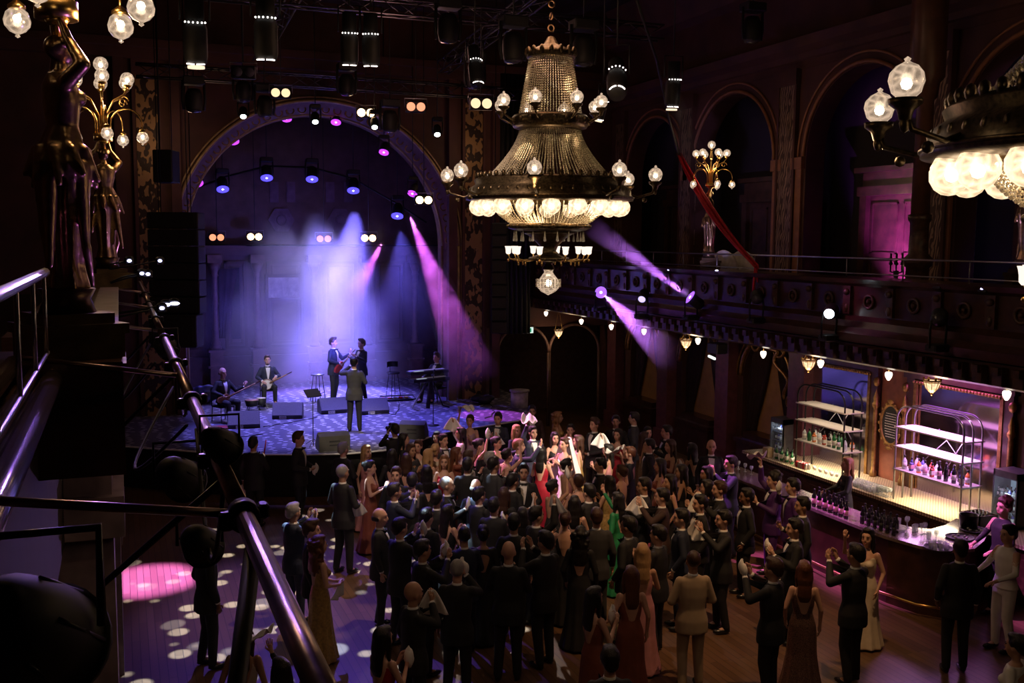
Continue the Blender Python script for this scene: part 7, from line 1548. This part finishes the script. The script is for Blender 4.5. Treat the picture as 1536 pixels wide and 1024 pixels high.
S('pillar_violet', (3.0, 12, 2.2), (-.5, 8, 2.6), 60, (.6, .3, 1), 60, .9)
# balcony details
S('drapery_violet', (1.5, 5.6, 4.6), (-.27, 5.9, 6.1), 150, (.4, .16, 1), 30, .5)
S('drapery_violet', (1.8, 13.0, 4.8), (-.14, 13.3, 6.0), 300, (.5, .25, 1), 30, .5)
S('statue_violet', (10.6, 17.0, 5.0), (BX + .45, 19, 5.9), 250, (.5, .4, 1), 30, .5)
S('statue_violet', (10.6, 9.4, 5.0), (BX + .5, 10.72, 5.9), 250, (.5, .35, 1), 26, .5)
S('rail_violet', (.8, 9.5, 8.2), (-.4, 3.5, 5.0), 260, (.4, .22, 1), 26, .6)
S('rail_violet', (.6, 11, 6.3), (-.34, 4.0, 5.02), 240, (.4, .2, 1), 24, .6)
S('alcove_magenta', (14.0, 15.5, 4.45), (WX + 1.0, 16.05, 5.6), 3000, (.55, .1, 1), 70, .9)
S('alcove_blue', (13.9, 13.2, 4.5), (WX + 1.0, 13.9, 5.4), 12, (.2, .12, 1), 70, .9)
S('balcony_magenta', (10.6, 14.4, 5.6), (BX, 13.6, 4.6), 26, (1, .2, .7), 40, .9)
S('balcony_magenta', (9.6, 20.8, 5.2), (BX, 19.5, 3.9), 16, (.8, .25, .8), 60, .9)
# shelf lighting (tubes under the shelves of the violet rack) and counter lighting
def strip(loc, sx, sy, power, col, name='shelf_light'):
    l_ = bpy.data.lights.new(name, 'AREA'); l_.shape = 'RECTANGLE'; l_.size = sx; l_.size_y = sy; l_.energy = power; l_.color = col; o = bpy.data.objects.new(name, l_); COL.objects.link(o); o.location = loc; return o
for z in (1.72, 1.33, .96): strip((13.5, 13.5, CZ + z), .3, 1.4, 26 if z > 1 else 14, (.95, .4, 1))
strip((13.5, 13.5, CZ + .54), .35, 1.5, 34, (1, .78, .5)); strip((13.5, 16.4, CZ + .54), .35, 1.4, 34, (1, .78, .5))
for z in (1.72, 1.33, .96): strip((13.5, 16.4, CZ + z), .3, 1.4, 3.5, (1, .75, .5))
strip((14.0, 13.7, 3.3), .2, 1.8, 14, (.7, .15, 1), 'alcove_light')
S('bar_violet', (7.0, 13.2, 8.4), (12.35, 10.9, 1.2), 6500, (.95, .22, 1), 10, .8)
S('counter_warm', (13.2, 14.9, 3.3), (13.5, 14.9, 1.0), 60, WARM, 120, .8)
# dim warm light on the upper walls and the pilasters, from the chandeliers' glow
point('house_glow', (5.4, 12.6, 8.6), 60, (1, .55, .35), .6)
point('house_glow', (5.4, 20, 9.2), 60, (1, .5, .4), .6)
point('far_glow', (1.2, 26.3, 8.2), 16, (1, .6, .35), .3); point('far_glow', (9.5, 26.3, 8.2), 16, (1, .6, .35), .3)
